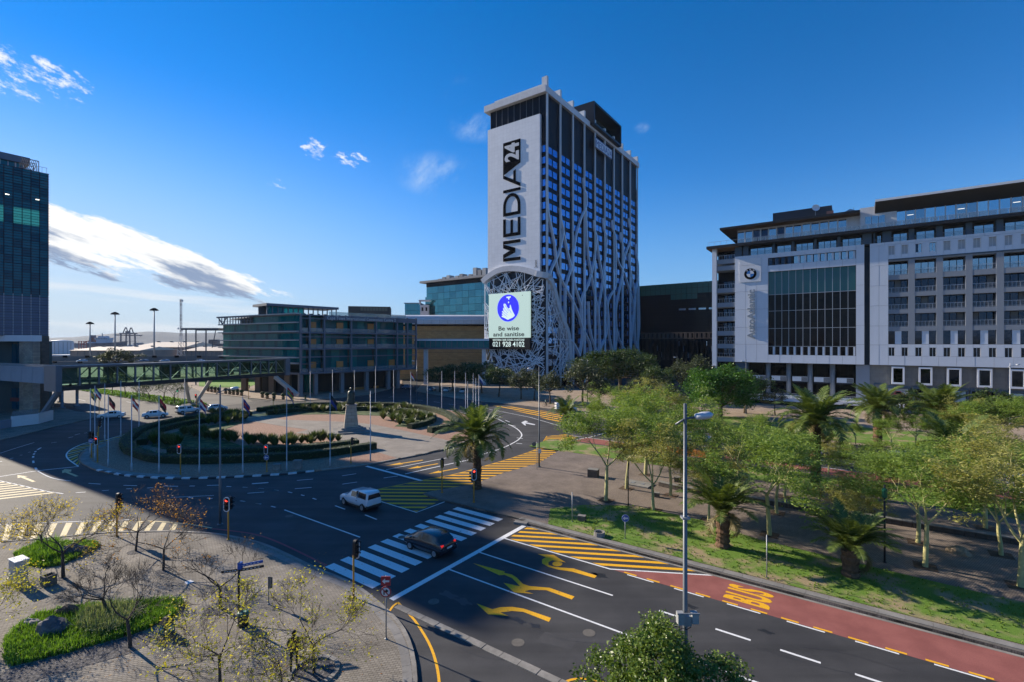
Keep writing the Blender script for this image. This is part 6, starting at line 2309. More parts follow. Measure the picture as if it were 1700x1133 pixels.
class Skel:
 def __init__(s,seed):
  s.r=random.Random(seed)
  s.mb=MB()
  s.tips=[]
  s.twig=[]
 def branch(s,p,d,ln,r,lvl,cfg):
  """cfg: per-level lists; grows a crooked branch and its children"""
  nseg=cfg['seg'][lvl]
  pts,rad=[Vector(p)],[r]
  d=Vector(d).normalized()
  endr=r*cfg['taper'][lvl]
  for i in range(nseg):
   j=cfg['jit'][lvl]
   d=(d+Vector((s.r.uniform(-j,j),s.r.uniform(-j,j),s.r.uniform(-j,j)+cfg['lift'][lvl]))).normalized()
   pts.append(pts[-1]+d*(ln/nseg))
   rad.append(lerp(r,endr,(i+1)/nseg))
  s.mb.tube(pts,[max(q,cfg.get('rmin',0))for q in rad],cfg['sides'][lvl],cap=False)
  if lvl+1<cfg['levels']:
   nch=cfg['kids'][lvl]
   n=s.r.randint(*nch)
   az0=s.r.uniform(0,2*PI)
   for c in range(n):
    t=1.0 if c<cfg['top'][lvl]else s.r.uniform(cfg['from'][lvl],1.0)
    k=min(int(t*nseg),nseg-1)
    q=pts[k].lerp(pts[k+1],t*nseg-k)
    az=az0+2*PI*c/n+s.r.uniform(-.5,.5)
    sp=s.r.uniform(*cfg['spread'][lvl])
    base=d if t>.98 else(pts[k+1]-pts[k]).normalized()
    sd=base.cross(Vector((0,0,1)))
    if sd.length<.1:
     sd=Vector((1,0,0))
    sd.normalize()
    u=sd.cross(base)
    nd=base*math.cos(sp)+(sd*math.cos(az)+u*math.sin(az))*math.sin(sp)
    s.branch(q,nd,ln*s.r.uniform(*cfg['len'][lvl]),lerp(r,endr,t)*cfg['rk'][lvl],lvl+1,cfg)
  else:
   s.tips.append((pts[-1],d))
  if lvl>=cfg['levels']-2:
   s.twig.extend(pts[1:])
def bare_cfg(spread=.75):
 return dict(levels=6,seg=[4,4,4,3,3,2],taper=[.72,.55,.5,.5,.5,.45],jit=[.10,.2,.24,.28,.3,.3],lift=[.02,.02,.06,.06,.06,.08],sides=[9,7,5,4,3,3],kids=[(3,4),(3,4),(3,5),(3,5),(3,4),(0,0)],top=[3,2,1,1,1,0],**{'from':[.85,.4,.35,.3,.3,.3]},spread=[(.75,1.1),(.35,.8),(.35,.8),(.3,.8),(.3,.7),(0,0)],len=[(.85,1.2),(.55,.85),(.5,.8),(.5,.75),(.5,.8),(1,1)],rk=[.62,.62,.6,.6,.6,.6])
def fever_cfg():
 return dict(levels=5,seg=[5,4,4,3,2],taper=[.72,.55,.5,.45,.4],jit=[.06,.13,.2,.25,.25],lift=[.04,.03,-.02,-.05,-.04],sides=[10,7,5,4,3],kids=[(3,4),(3,4),(3,5),(3,4),(0,0)],top=[3,2,2,1,0],**{'from':[.8,.45,.35,.3,.3]},spread=[(.42,.72),(.3,.7),(.35,.8),(.3,.8),(0,0)],len=[(.75,1.05),(.55,.85),(.55,.8),(.5,.8),(1,1)],rk=[.66,.62,.6,.55,.5])
def tree_mesh(sk,name,bark):
 return sk.mb.mesh(name,bark,True)
def leaves_at(rg,pts,per,spread,size,aspect,m,name,flat=.5,up=.3):
 P=np.repeat(np.array([tuple(p)for p in pts]),per,axis=0)
 n=len(P)
 off=rg.normal(size=(n,3))*spread
 off[:,2]*=flat
 A_,B_=leaf_axes(rg,n,size,aspect,up)
 return quads_mesh(name,P+off,A_,B_,m)
FEVER=[]
for i in range(4):
 sk=Skel(40+i*7)
 sk.branch((0,0,0),(sk.r.uniform(-.06,.06),sk.r.uniform(-.06,.06),1),2.9,.16,0,fever_cfg())
 rg=np.random.default_rng(100+i)
 top=max(p.z for p,d in sk.tips)
 lv=leaves_at(rg,[p for p,d in sk.tips]+sk.twig[::2],34,.29,.23,.34,M_LF_FEVER if i!=2 else M_LF_FEVER2,'crown',flat=.42,up=.5)
 r_=max(math.hypot(p.x,p.y)for p,d in sk.tips)
 FEVER.append((tree_mesh(sk,'trunk',M_BARK_FEVER),lv,top,r_))
def fever(px,py,ytop,k,label,rot=None,name='fever_tree'):
 p=G(px,py,.15)
 h=zrow(ytop,p.y)-.15
 tm_,lm,top,r_=FEVER[k]
 s=h/top
 t=thing(name,label,'tree',p,rnd.uniform(0,6.28)if rot is None else rot,'fever trees in the park')
 t.scale=(s*1.08,s*1.08,s)
 link('trunk',tm_,t)
 link('crown',lm,t)
 return t
FT=[(1006,832,668,0,'fever tree with a low sideways spray, nearest the hatched road corner'),(1040,812,648,1,'thick pale fever tree standing beside the grey utility slab'),(1085,848,690,2,'slim fever tree on the lawn edge just behind the blue arrow sign'),(1071.7,789,640,3,'fever tree behind the grey utility slab, farthest back of its cluster'),(1113,824,690,0,'fever tree at the left end of the low dark seat wall'),(1171,789,676,1,'fever tree just right of the tall street lamp pole, near the bus lane'),(1176,866,735,2,'fever tree directly behind the squat palm by the lawn'),(1277.5,889,705,3,'fever tree with a forked low crown left of the tall palm'),(1289.4,853,712,0,'fever tree in front of the dark seat wall, behind the forked one'),(1302.7,826,690,1,'fever tree behind the dark seat wall, left of the tall palm trunk'),(1404,905,780,2,'fever tree with a leaning white painted trunk beside the small palm'),(1536,941.5,745,3,'fever tree with a looped forked trunk right of the green capped post'),(1524,902,738,0,'fever tree behind the loop trunked one, by the dark seat wall'),(1662,922.5,735,1,'fever tree right of the rough stone block'),(1694,975,700,2,'large leaning fever tree at the right edge of the lawn'),(1636,878,720,3,'fever tree beyond the seat wall, right of the thick palm trunk'),(1440,850,735,0,'fever tree between the tall palm and the green capped post'),(1226,812,700,1,'fever tree beyond the seat wall, between lamp pole and ficus')]
for a in FT:
 fever(*a)
FT2=[(1030,727,640,3,'sparse fever tree beyond the far road, nearest the white van'),(1090,735,628,2,'bare topped fever tree beyond the far road, left of the round green fig'),(1150,741,650,1,'fever tree beyond the far road in front of the round green fig'),(1255,738,685,0,'fever tree beyond the far road, right of the round green fig'),(1320,741,695,2,'low fever tree beyond the far road, left of the tall palm crown'),(1410,744,694,1,'fever tree beyond the far road, under the showroom terrace'),(1520,752,682,3,'pale branched fever tree beyond the far road, right of the far palm'),(1600,760,660,2,'tall pale branched fever tree in front of the boxed windows'),(1655,766,656,0,'fever tree beyond the far road beside the white lamp pole'),(1720,770,640,1,'fever tree beyond the far road at the right picture edge')]
FT2+=[(980,722,655,1,'small fever tree just behind the white van'),(1060,742,655,0,'fever tree at the park corner where the far road begins'),(1120,764,690,3,'fever tree beside the orange road barrier'),(1195,752,690,2,'fever tree on the far verge, in front of the fig trunk'),(1225,772,705,3,'fever tree on the park side of the far bus lane, left one'),(1290,765,712,0,'fever tree on the park side of the far bus lane, second one'),(1375,790,715,2,'fever tree on the park side of the far bus lane, right of the tall palm'),(1365,738,700,3,'fever tree behind the tall palm crown'),(1465,800,720,1,'fever tree on the park side of the far bus lane, near the green capped post'),(1480,752,690,0,'fever tree on the far verge left of the pale branched one'),(1555,812,725,3,'fever tree on the park side of the far bus lane, left of the thick palm'),(1565,755,672,1,'fever tree on the far verge, in front of the wide palm'),(1690,835,690,2,'fever tree on the park side of the far bus lane at the right edge'),(1625,762,668,3,'fever tree on the far verge, left of the white lamp pole')]
for a in FT2:
 fever(*a)
def frond_mesh(seed,ln,droop,m,dense=38,wid=.72):
 r=random.Random(seed)
 mb=MB()
 pts=[]
 p,ang=Vector((0,0,0)),R(72-droop*25)
 n=12
 for i in range(n+1):
  pts.append(p.copy())
  p=p+Vector((math.cos(ang),0,math.sin(ang)))*(ln/n)
  ang-=R(droop*9.5+i*.35)
 mb.tube(pts,[lerp(.035,.008,i/n)for i in range(n+1)],4,cap=False)
 for i in range(dense):
  t=.10+.90*i/dense
  k=min(int(t*n),n-1)
  q=pts[k].lerp(pts[k+1],t*n-k)
  d=(pts[k+1]-pts[k]).normalized()
  w=wid*(math.sin(PI*min(1,t*.92+.12)))**.6*r.uniform(.85,1.12)
  for sg in(-1,1):
   out=(Vector((0,sg,0))*.80+d*.62+Vector((0,0,r.uniform(-.05,.28)))).normalized()
   tip=q+out*w+Vector((0,0,-.14*w))
   sd=d*.036*ln/3
   mid=q.lerp(tip,.5)+Vector((0,0,.05*w))
   mb.add([q-sd,q+sd,mid+sd*.9,tip,mid-sd*.9],[(0,1,2,4),(4,2,3)])
 return mb.mesh('frond',m)
FR=[frond_mesh(i,1.0*3.4,dr,M_LF_PALM)for i,dr in enumerate((.15,.3,.5,.7,.95,1.25))]
FRD=[frond_mesh(20+i,3.0,dr,M_LF_PALM_DRY)for i,dr in enumerate((1.5,1.8))]
def palm(px,py,ycrown,label,rad_px=None,tr=.36,nfr=38,dry=6,lean=0.0,upright=0.0):
 p=G(px,py,.15)
 h=zrow(ycrown,p.y)-.15
 t=thing('palm_tree',label,'palm',p,rnd.uniform(0,6.28))
 mb=MB()
 nr=max(8,int(h/.16))
 prof=[]
 for i in range(nr+1):
  z=h*i/nr
  k=1.18 if i<2 else(1+.10*math.sin(i*2.1)*.5)
  rr_=tr*k*(1+.09*(i%2))*(1.12 if z>h-.7 else 1)
  prof.append((rr_,z))
 mb.lathe(prof,12)
 rgp=random.Random(int(px))
 for i in range(int(h*16)):
  z=rgp.uniform(.2,h)
  a=rgp.uniform(0,6.28)
  o=Vector((math.cos(a),math.sin(a),0))
  q=o*tr*.95+Vector((0,0,z))
  mb.bar(q,q+o*.10+Vector((0,0,.16)),.13,.05)
 mb.build('trunk',M_BARK_PALM,t)
 rad=(rad_px or 57)/800*p.y/3.4*(1.5 if p.y<45 else 1.35)
 for i in range(nfr):
  u=i/nfr
  k=min(5,int(u*6*(1-upright*.35)))
  o=link('frond',FR[k],t,(0,0,h-.1+.1*(1-u)))
  o.rotation_euler=(rgp.uniform(-.12,.12),rgp.uniform(-.1,.1),i*2.39996+rgp.uniform(-.2,.2))
  s=rad*rgp.uniform(.88,1.1)
  o.scale=(s,s,s)
 for i in range(dry):
  o=link('dry_frond',FRD[i%2],t,(0,0,h-.25))
  o.rotation_euler=(0,0,rgp.uniform(0,6.28))
  o.scale=(rad*.8,)*3
 return t
palm(792,812,737,'bushy palm on the corner beside the red traffic light',60,.40,44,5)
palm(1200,909,856,'squat palm on the dry lawn right of the tall street lamp',58,.42,40,6,upright=1.0)
palm(1411.8,957,915,'small young palm on the lawn with a short stout trunk',56,.42,38,4,upright=1.0)
palm(1354,817,706,'tallest palm, in the park in front of the showroom',58,.42,46,12)
palm(1457,742,683,'palm beyond the far road under the poster window',44,.5,40,6)
palm(1583,838,752,'thick trunked palm behind the fever trees on the right',52,.55,30,8)
palm(1560,745,690,'wide palm beyond the far road half hidden by fever trees',50,.5,40,4)
palm(940,712,690,'low palm just beside the white van',30,.35,26,3)
def clump_tree(seed,rx,ry,rz,nclump,per,size,m,zc,trunk_r,bark=M_BARK_BR,csize=.34,aspect=.62,trunks=1):
 rg=np.random.default_rng(seed)
 d=rand_dirs(rg,nclump)
 d[:,2]=np.where(d[:,2]<-.45,-d[:,2],d[:,2])
 rad=rg.uniform(.55,1.0,nclump)**.6
 lump=1+.16*np.sin(d[:,0]*5+seed)+.14*np.cos(d[:,1]*6+seed*2)+.10*np.sin(d[:,2]*7)
 C_=d*(rad*lump)[:,None]*np.array([rx,ry,rz])
 C_[:,2]+=zc
 P=np.repeat(C_,per,axis=0)
 n=len(P)
 cs=csize*min(rx,rz)
 off=rand_dirs(rg,n)*(rg.uniform(0,1,n)**.45)[:,None]*cs
 off[:,2]*=.75
 A_,B_=leaf_axes(rg,n,size,aspect,.35)
 lm=quads_mesh('crown',P+off,A_,B_,m)
 mb=MB()
 r=random.Random(seed)
 for q in range(trunks):
  b=Vector((r.uniform(-.3,.3)*(trunks>1),r.uniform(-.3,.3)*(trunks>1),0))
  top=b+Vector((r.uniform(-.3,.3),r.uniform(-.3,.3),max(.8,zc-rz*.55)))
  mb.tube([b,b.lerp(top,.5)+Vector((r.uniform(-.1,.1),r.uniform(-.1,.1),0)),top],[trunk_r,trunk_r*.8,trunk_r*.65],9)
  for k in range(7):
   c=Vector(C_[r.randrange(nclump)])
   mb.tube([top,top.lerp(c,.5)+Vector((0,0,.2)),c],[trunk_r*.5,trunk_r*.3,trunk_r*.1],5,cap=False)
 return mb.mesh('trunk',bark,True),lm
def put_tree(meshes,p,label,scale=1.0,name='leafy_tree',group=None,rot=None):
 t=thing(name,label,'tree',p,rnd.uniform(0,6.28)if rot is None else rot,group)
 t.scale=(scale,scale,scale)if isinstance(scale,(int,float))else scale
 link('trunk',meshes[0],t)
 link('crown',meshes[1],t)
 return t
put_tree(clump_tree(5,6.0,5.5,5.0,170,110,.42,M_LF_FIG,5.0,.45),at_depth(1196,83*K),'dense round bright green fig tree in front of the showroom corner',1.0,'fig_tree')
put_tree(clump_tree(6,5.0,4.5,4.2,90,70,.42,M_LF_DARK,4.8,.4),at_depth(1237,88*K),'dark rounded tree in the shade right of the bright fig',.95,'fig_tree')
big=clump_tree(12,12,8,5.2,300,90,.55,M_LF_DARK,8.2,.5,trunks=2,csize=.42)
put_tree(big,at_depth(1030,120*K),'widest dark green tree spreading at the foot of the fin tower',(1.0,1.0,.92),'spreading_tree',rot=.3)
gtree=clump_tree(21,3.2,3.0,2.6,70,60,.34,M_LF_GREY,4.3,.2)
gtree2=clump_tree(22,3.6,3.3,3.0,70,60,.36,M_LF_GREY,4.6,.22)
dtree=clump_tree(23,3.6,3.4,2.8,80,60,.36,M_LF_DARK,4.6,.22)
for px,py,ms,s,lab in((730,652,dtree,1.05,'dark tree shading the parked cars, nearest the brown hall'),(752,650,dtree,1.1,'dark tree behind the middle parked car'),(775,651,dtree,1.2,'tall dark tree right of the parked cars'),(800,654,dtree,1.25,'dark tree below the left edge of the lattice'),(828,660,dtree,1.1,'dark tree below the lit screen'),(865,664,gtree,1.05,'grey green street tree below the lattice, left of a pair'),(887,665.5,gtree2,.95,'grey green street tree behind the cyclist, left neighbour of the lamp'),(913,672,gtree,1.05,'grey green street tree right of the cyclist'),(968,676,gtree2,1.3,'grey green tree behind the white van beside a lamp post'),(995,680,gtree,1.0,'small grey green tree right of the white van'),(1090,668,dtree,1.2,'dark tree between the fin tower and the black offices'),(1128,664,gtree2,1.25,'grey green tree below the black office slab, left one'),(1160,668,gtree2,1.4,'grey green tree below the black office slab, beside the panelled offices'),(1050,690,gtree,1.0,'grey green shrub like tree among bare twigs'),(1110,700,gtree2,.9,'olive tree in front of the dark spreading tree')):
 put_tree(ms,G(px,py,.1),lab,s,'street_tree','street trees along the far pavement')
put_tree(clump_tree(31,2.4,2.2,1.7,50,30,.3,M_LF_GREY,3.2,.14),at_depth(1287,86*K),'small round olive tree beside the showroom terrace',1.0,'olive_tree')
put_tree(clump_tree(32,6.0,3.0,2.6,90,60,.4,M_LF_DARK,3.0,.3),at_depth(1660,76*K),'broad dark green shrub mass below the boxed windows',1.0,'large_shrub')
put_tree(clump_tree(33,4.0,3.0,2.4,60,60,.4,M_LF_DARK,3.0,.3),at_depth(1500,80*K),'dark shrub below the shop windows beside the far palm',1.0,'large_shrub')
put_tree(clump_tree(34,7.0,4.0,3.0,90,50,.5,M_LF_GREY,9.0,.3),at_depth(194,182),'bushy olive tree in front of the freeway parapet',1.0,'bushy_tree')
sp=UV(4.2*.8157-13.6*.5785,4.2*.5785+13.6*.8157)
put_tree(clump_tree(41,3.0,2.3,1.75,330,95,.125,M_LF_FRONT,3.3,.17,csize=.24),sp,'dense glossy green tree crown at the bottom edge',1.0,'foreground_tree')
put_tree(clump_tree(42,1.3,1.2,.8,80,70,.12,M_LF_FRONT,3.35,.12,csize=.3),sp+Vector((2.3,-1.0,0)),'smaller paler green crown beside the glossy tree',1.0,'foreground_tree')
def bare_tree(seed,px,py,h,label,leaf=None,nleaf=0,lsize=.11,trunk=.14,tl_=None,spread=.3,leafsel=None,lean=(0,0),levels=6,up=None):
 sk=Skel(seed)
 cfg=bare_cfg()
 cfg['levels']=levels
 cfg['rmin']=.0075
 th=tl_ or h*.38
 sk.branch((0,0,0),(lean[0],lean[1],1),th,trunk,0,cfg)
 top=max(p.z for p,d in sk.tips)
 s=h/top
 p=G(px,py,KH)
 t=thing('plaza_tree',label,'tree',p,0)
 t.scale=(s,s,s)
 link('trunk',tree_mesh(sk,'trunk',M_BARK_DK),t)
 if leaf is not None:
  rg=np.random.default_rng(seed)
  pts=[q for q,d in sk.tips]
  if leafsel:
   pts=[q for q in pts if leafsel(q)]
  rg.shuffle(pts)
  pts=pts[:max(1,int(nleaf/5))]
  lm=leaves_at(rg,pts,7,spread,lsize/s,.55,leaf,'leaves',flat=.6,up=.2)
  link('crown',lm,t)
 return t
bare_tree(3,105,960,4.9,'autumn tree with a yellow leafed flat crown in front of the planted bed',M_LF_YEL,900,.12,.13)
bare_tree(4,73,917,4.6,'thin autumn tree with golden leaves standing in the far planted bed',M_LF_YEL,700,.12,.10)
bare_tree(5,225.6,916,5.0,'autumn tree with orange leaves left of the tall lamp',M_LF_ORANGE,430,.12,.11)
bare_tree(6,271,948,4.5,'brown twiggy tree with an orange tuft near the kerb',M_LF_ORANGE,320,.12,.10)
bare_tree(7,177,1023,3.0,'low bare tree rising from the middle of the planted bed',None,0,.1,.11)
bare_tree(18,216,1076,4.6,'tall bare tree forking high at the near edge of the planted bed',None,0,.1,.14,tl_=2.1)
bare_tree(9,366,1011,4.4,'bare tree with a dense fan of twigs in a round tree pit',M_LF_ORANGE,60,.1,.12)
bare_tree(10,365,1140,4.3,'tree with sparse yellow green leaves at the bottom edge',M_LF_YG,1300,.12,.09)
bare_tree(11,521,1118,4.2,'tree with yellow leaf tufts in the circular kerbed pit',M_LF_YG,900,.12,.09)
bare_tree(12,470,1190,3.4,'bare multi branched tree rising from the bottom edge',M_LF_YG,500,.11,.10)
bare_tree(14,-42,1075,4.1,'yellow green leafed tree reaching in from the left edge',M_LF_YG,2600,.12,.10,spread=.4)
for i,(px,py)in enumerate(((186,655),(208,657.5),(228,661),(248,664.5),(272,667),(290,671))):
 t=bare_tree(60+i,px,py,6.2,('olive','second','third','fourth','fifth','last')[i]+' tree on the green median under the footbridge, counted from the left',M_LF_GREY,900,.3,.16,spread=.5,levels=5)
 t['group']='median trees'
def hedge(pts,w,h,label,seed,dens=42,m=M_LF_HEDGE):
 pts=smooth_line([Vector((p.x,p.y,0))for p in pts],5)
 t=thing('hedge',label,'hedge',(pts[0].x,pts[0].y,KH))
 o=pts[0]
 mb=MB()
 for i,p in enumerate(pts):
  a,b=pts[max(0,i-1)],pts[min(len(pts)-1,i+1)]
  d=(b-a).normalized()
  n=Vector((-d.y,d.x,0))
  for s_,z in((-.48,0),(-.5,h*.85),(-.38,h),(.38,h),(.5,h*.85),(.48,0)):
   q=p-o+n*s_*w*.93
   mb.v.append((q.x,q.y,z*.96))
 for i in range(len(pts)-1):
  for k in range(5):
   a=i*6+k
   mb.f.append((a,a+6,a+7,a+1))
 mb.f.append((0,1,2,3,4,5))
 e=(len(pts)-1)*6
 mb.f.append((e+5,e+4,e+3,e+2,e+1,e))
 mb.build('body',mat('hedge_core',(.014,.026,.007),.95),t)
 rg=np.random.default_rng(seed)
 P=[]
 for i in range(len(pts)-1):
  a,b=pts[i]-o,pts[i+1]-o
  d=(b-a)
  ln=d.length
  n=Vector((-d.y,d.x,0)).normalized()
  cnt_=int(ln*dens)
  for k in range(cnt_):
   q=a+d*rg.random()
   u=rg.uniform(-1,1)
   side=rg.random()
   if side<.5:
    P.append((q.x+n.x*u*w*.5,q.y+n.y*u*w*.5,h*(.97+.06*rg.random()+.03*math.sin(q.x*1.3))))
   else:
    sg=1 if rg.random()<.5 else-1
    P.append((q.x+n.x*sg*w*.5,q.y+n.y*sg*w*.5,h*rg.random()))
 P=np.array(P)
 P+=rg.normal(size=P.shape)*.04
 A_,B_=leaf_axes(rg,len(P),.20,.6,.3)
 link('foliage',quads_mesh('foliage',P,A_,B_,m),t)
 return t
HO=[(413,693.5),(390,691),(345,697),(300,703),(255,713),(225,726),(210,739),(214,752),(236,762),(264,769),(323,771.5),(390,770),(480,766),(534,761),(590,752.5),(622,747.5)]
hedge(GP(HO),1.5,.95,'long outer clipped hedge curving round the near left half of the island',1)
HI=[(285,754),(330,758.5),(400,757.5),(480,753.5),(540,749),(594,742.5)]
hedge(GP(HI),1.5,.95,'inner clipped hedge on the near side of the island',2)
HI2=[(235,742),(243,731),(262,721),(300,711),(345,703.5),(385,699)]
hedge(GP(HI2),1.3,.9,'inner clipped hedge on the far left of the island',8)
HR=[(429,686),(470,680.5),(507,678),(567,676.8),(646,677),(690,680.5),(722,686),(745,694.5),(756,704),(752,712),(735,717),(713,721)]
hedge(GP(HR),1.5,.95,'long outer clipped hedge along the far right half of the island',3)
HR2=[(443,691),(500,685.5),(560,683.5),(625,684),(680,687.5),(712,694),(719,701),(705,709),(680,714.5)]
hedge(GP(HR2),1.3,.9,'inner clipped hedge on the far right of the island',4)
shrub_m=[]
for i in range(3):
 rg=np.random.default_rng(70+i)
 n=150
 a=rg.uniform(0,2*PI,n)
 tl2=rg.uniform(.1,.75,n)
 Dv=np.stack([np.cos(a)*tl2,np.sin(a)*tl2,np.full(n,1.0)],1)
 Dv/=np.linalg.norm(Dv,axis=1)[:,None]
 Ln=rg.uniform(.5,1.0,n)[:,None]
 C_=Dv*Ln*.55
 sd=np.cross(Dv,np.array([0,0,1.0]))
 sd/=np.linalg.norm(sd,axis=1)[:,None]+1e-6
 shrub_m.append(quads_mesh('tuft',C_,Dv*Ln*.5,sd*.05,(M_LF_SHRUB,M_LF_HEDGE,M_LF_SHRUB)[i]))
SH,SHL=[],[]
WHERE={(448,688):'in the row behind the far left hedge of the statue path',(600,681):'in the row directly behind the statue',(640,690):'in the bed right of the statue plinth',(640,697):'at the paving edge right of the statue plinth',(655,688):'against the inner far right hedge',(402,737):'at the gravel edge before the tall lamp',(470,739):'at the gravel edge left of the hedge ends',(300,722):'in the shaded middle of the left bed',(330,705):'behind the far left inner hedge',(350,690):'beside the path end near the white cars',(250,735):'in the shaded west corner bed'}
for x0,y0,x1,y1,n in((448,688,600,680.5,17),(600,681,690,684,11),(640,690,705,701,14),(640,697,690,712,12),(655,688,720,699,9),(402,737,470,741,11),(470,739,560,735,14),(300,722,390,734,22),(330,705,410,700,14),(350,690,412,697,10),(250,735,300,745,12)):
 for k in range(n):
  t_=(k+.5)/n
  SHL.append('spiky evergreen shrub tuft '+WHERE[(x0,y0)])
  SH.append((lerp(x0,x1,t_)+rnd.uniform(-6,6),lerp(y0,y1,t_)+rnd.uniform(-3,3)))
for i,(px,py)in enumerate(SH):
 p=G(px,py,KH)
 o=link('island_shrub',shrub_m[i%3],None,p,rnd.uniform(0,6))
 s=rnd.uniform(1.35,2.0)
 o.scale=(s*1.15,s*1.15,s)
 tag(o,SHL[i],'shrub','shrubs between the island hedges')
for pts in([(250,742),(262,728),(300,716),(380,703),(405,702),(372,715),(368,730),(400,741),(560,739),(540,747),(400,755),(300,753)],[(450,690),(560,681),(690,684),(718,698),(690,712),(655,709),(672,700),(640,692),(560,689)]):
 pp_=GP(pts,KH)
 MB().prism([(p.x,p.y)for p in pp_],.1,KH+.03).build('planting_bed',mat_mix('bed_green',(.035,.06,.02),(.10,.13,.045),.8,fine=.4,fscale=10,rough=.95,bump=.8,bscale=12),island)
def blades(poly,n,hmin,hmax,m,name,label,cat,seed,w=.035,lean=.55,tuft=9,z=KH):
 rg=np.random.default_rng(seed)
 P2=[(p.x,p.y)for p in poly]
 tris=tessellate_polygon([[Vector((x,y,0))for x,y in P2]])
 ar=[]
 for t in tris:
  a,b,c=(np.array(P2[i])for i in t)
  ar.append(abs(np.cross(b-a,c-a))/2)
 ar=np.array(ar)/sum(ar)
 nt=max(1,n//tuft)
 ch=rg.choice(len(tris),nt,p=ar)
 u,v=rg.random(nt),rg.random(nt)
 fl=u+v>1
 u[fl],v[fl]=1-u[fl],1-v[fl]
 T=np.array([[P2[i]for i in t]for t in tris])
 base=T[ch,0]+(T[ch,1]-T[ch,0])*u[:,None]+(T[ch,2]-T[ch,0])*v[:,None]
 base=np.repeat(base,tuft,axis=0)
 k=len(base)
 th=np.repeat(rg.uniform(.7,1.25,nt),tuft)
 a=rg.uniform(0,2*PI,k)
 le=rg.uniform(.1,lean,k)
 h=rg.uniform(hmin,hmax,k)*th
 base=base+rg.normal(size=(k,2))*.05*(hmax/.35)
 d=np.stack([np.cos(a)*le,np.sin(a)*le,np.ones(k)],1)
 d/=np.linalg.norm(d,axis=1)[:,None]
 b3=np.concatenate([base,np.full((k,1),z)],1)
 sd=np.stack([-np.sin(a),np.cos(a),np.zeros(k)],1)*w/2
 mid=b3+d*(h*.55)[:,None]
 d2=d.copy()
 d2[:,2]-=.75*le/lean
 d2/=np.linalg.norm(d2,axis=1)[:,None]
 tip=mid+d2*(h*.5)[:,None]
 V=np.stack([b3-sd*.7,b3+sd*.7,mid+sd,tip,mid-sd],1)
 me=bpy.data.meshes.new(name)
 me.vertices.add(k*5)
 me.vertices.foreach_set('co',V.reshape(-1))
 i0=np.arange(k)*5
 q=np.stack([i0,i0+1,i0+2,i0+4],1)
 t3=np.stack([i0+4,i0+2,i0+3],1)
 me.loops.add(k*7)
 me.loops.foreach_set('vertex_index',np.concatenate([q,t3],1).reshape(-1).astype(np.int32))
 me.polygons.add(k*2)
 ls=np.stack([np.arange(k)*7,np.arange(k)*7+4],1).reshape(-1)
 lt=np.tile([4,3],k)
 me.polygons.foreach_set('loop_start',ls.astype(np.int32))
 me.polygons.foreach_set('loop_total',lt.astype(np.int32))
 me.materials.append(m)
 me.update(calc_edges=True)
 o=link(name,me)
 return tag(o,label,cat,None,'stuff')
BED2=[(8,1065),(30,1042),(60,1024),(130,1010),(200,1003),(255,999.5),(298,998),(304,1006),(290,1024),(240,1048),(180,1066),(120,1083),(60,1098),(22,1107),(6,1090)]
BED1=[(22,924),(40,912),(70,905),(110,902),(150,900.5),(167,904),(160,913),(135,925),(100,940),(70,944),(40,938)]
for pts,nm in((BED2,'planting_soil'),(BED1,'planting_soil')):
 pp_=GP(pts,KH)
 MB().prism([(p.x,p.y)for p in pp_],.08,KH+.02).build(nm,M_SOIL,plaza)
blades(GP(BED2,KH),26000,.16,.38,M_LF_BED,'bed_plants','bright green strap leafed plants filling the near plaza bed','ground cover',5)
blades(GP(BED1,KH),12000,.16,.36,M_LF_BED,'bed_plants','bright green strap leafed plants filling the far plaza bed','ground cover',6)
blades(GP([(52,926),(60,908),(95,905),(105,925),(80,938)],KH),1500,.5,.9,M_LF_BED,'tall_bed_plants','taller strap leaves in the middle of the far plaza bed','ground cover',7,w=.04)
blades(GP([(125,1050),(150,1015),(230,1010),(215,1045),(160,1062)],KH),2600,.4,.85,mat_leaf('leaf_silver',(.13,.19,.07),(.30,.34,.2),.35),'tall_bed_plants','long pale grass leaves in the middle of the near plaza bed','ground cover',8,w=.035,lean=.9)
grav=GP([(-20,1150),(0,1122),(20,1110),(60,1100),(120,1085),(180,1068),(236,1051),(252,1058),(246,1072),(210,1088),(120,1113),(60,1131),(20,1150)],KH)
MB().prism([(p.x,p.y)for p in grav],.08,KH+.012).build('gravel_border',M_GRAVEL_G,plaza)
grav2=GP([(298,1022),(306,1006),(312,1008),(305,1025)],KH)
for(px,py,rr_)in((366,1011,.75),(521,1117,.9),(271,949,.45),(225,917,.5),(105,961,.35)):
 c_=G(px,py,KH)
 MB().prism([(c_.x+rr_*math.cos(a*PI/10),c_.y+rr_*math.sin(a*PI/10))for a in range(20)],.08,KH+.014).build('tree_pit',M_GRAVEL_G,plaza)
c_=G(521,1117,KH)
for a in range(16):
 t0,t1=a*PI/8+.02,(a+1)*PI/8-.02
 q=[(c_.x+r_*math.cos(t),c_.y+r_*math.sin(t))for r_,t in((.92,t0),(.92,t1),(1.12,t1),(1.12,t0))]
 MB().prism(q,.08,KH+.09).build('pit_kerb',M_KERB,plaza)
blades(lawn_pts,42000,.05,.13,mat_leaf('leaf_lawn',(.13,.24,.025),(.25,.33,.07),.35),'lawn_grass','short patchy grass on the strip beside the bus lane','grass',9,w=.03,tuft=12,z=.16)
blades([UV(-14,50.3),UV(40,50.3),UV(40,55.5),UV(-14,55.5)],9000,.1,.25,M_LF_BED,'park_grass_blades','grass on the strip between the park and the far bus lane','grass',10,w=.08,tuft=12,z=.16)
blades([Vector((p.x,p.y,0))for p in med_pts],9000,.2,.45,M_LF_BED,'median_grass_blades','bright grass on the median under the footbridge','grass',11,w=.12,tuft=8,z=.14)
rg=np.random.default_rng(77)
n=500
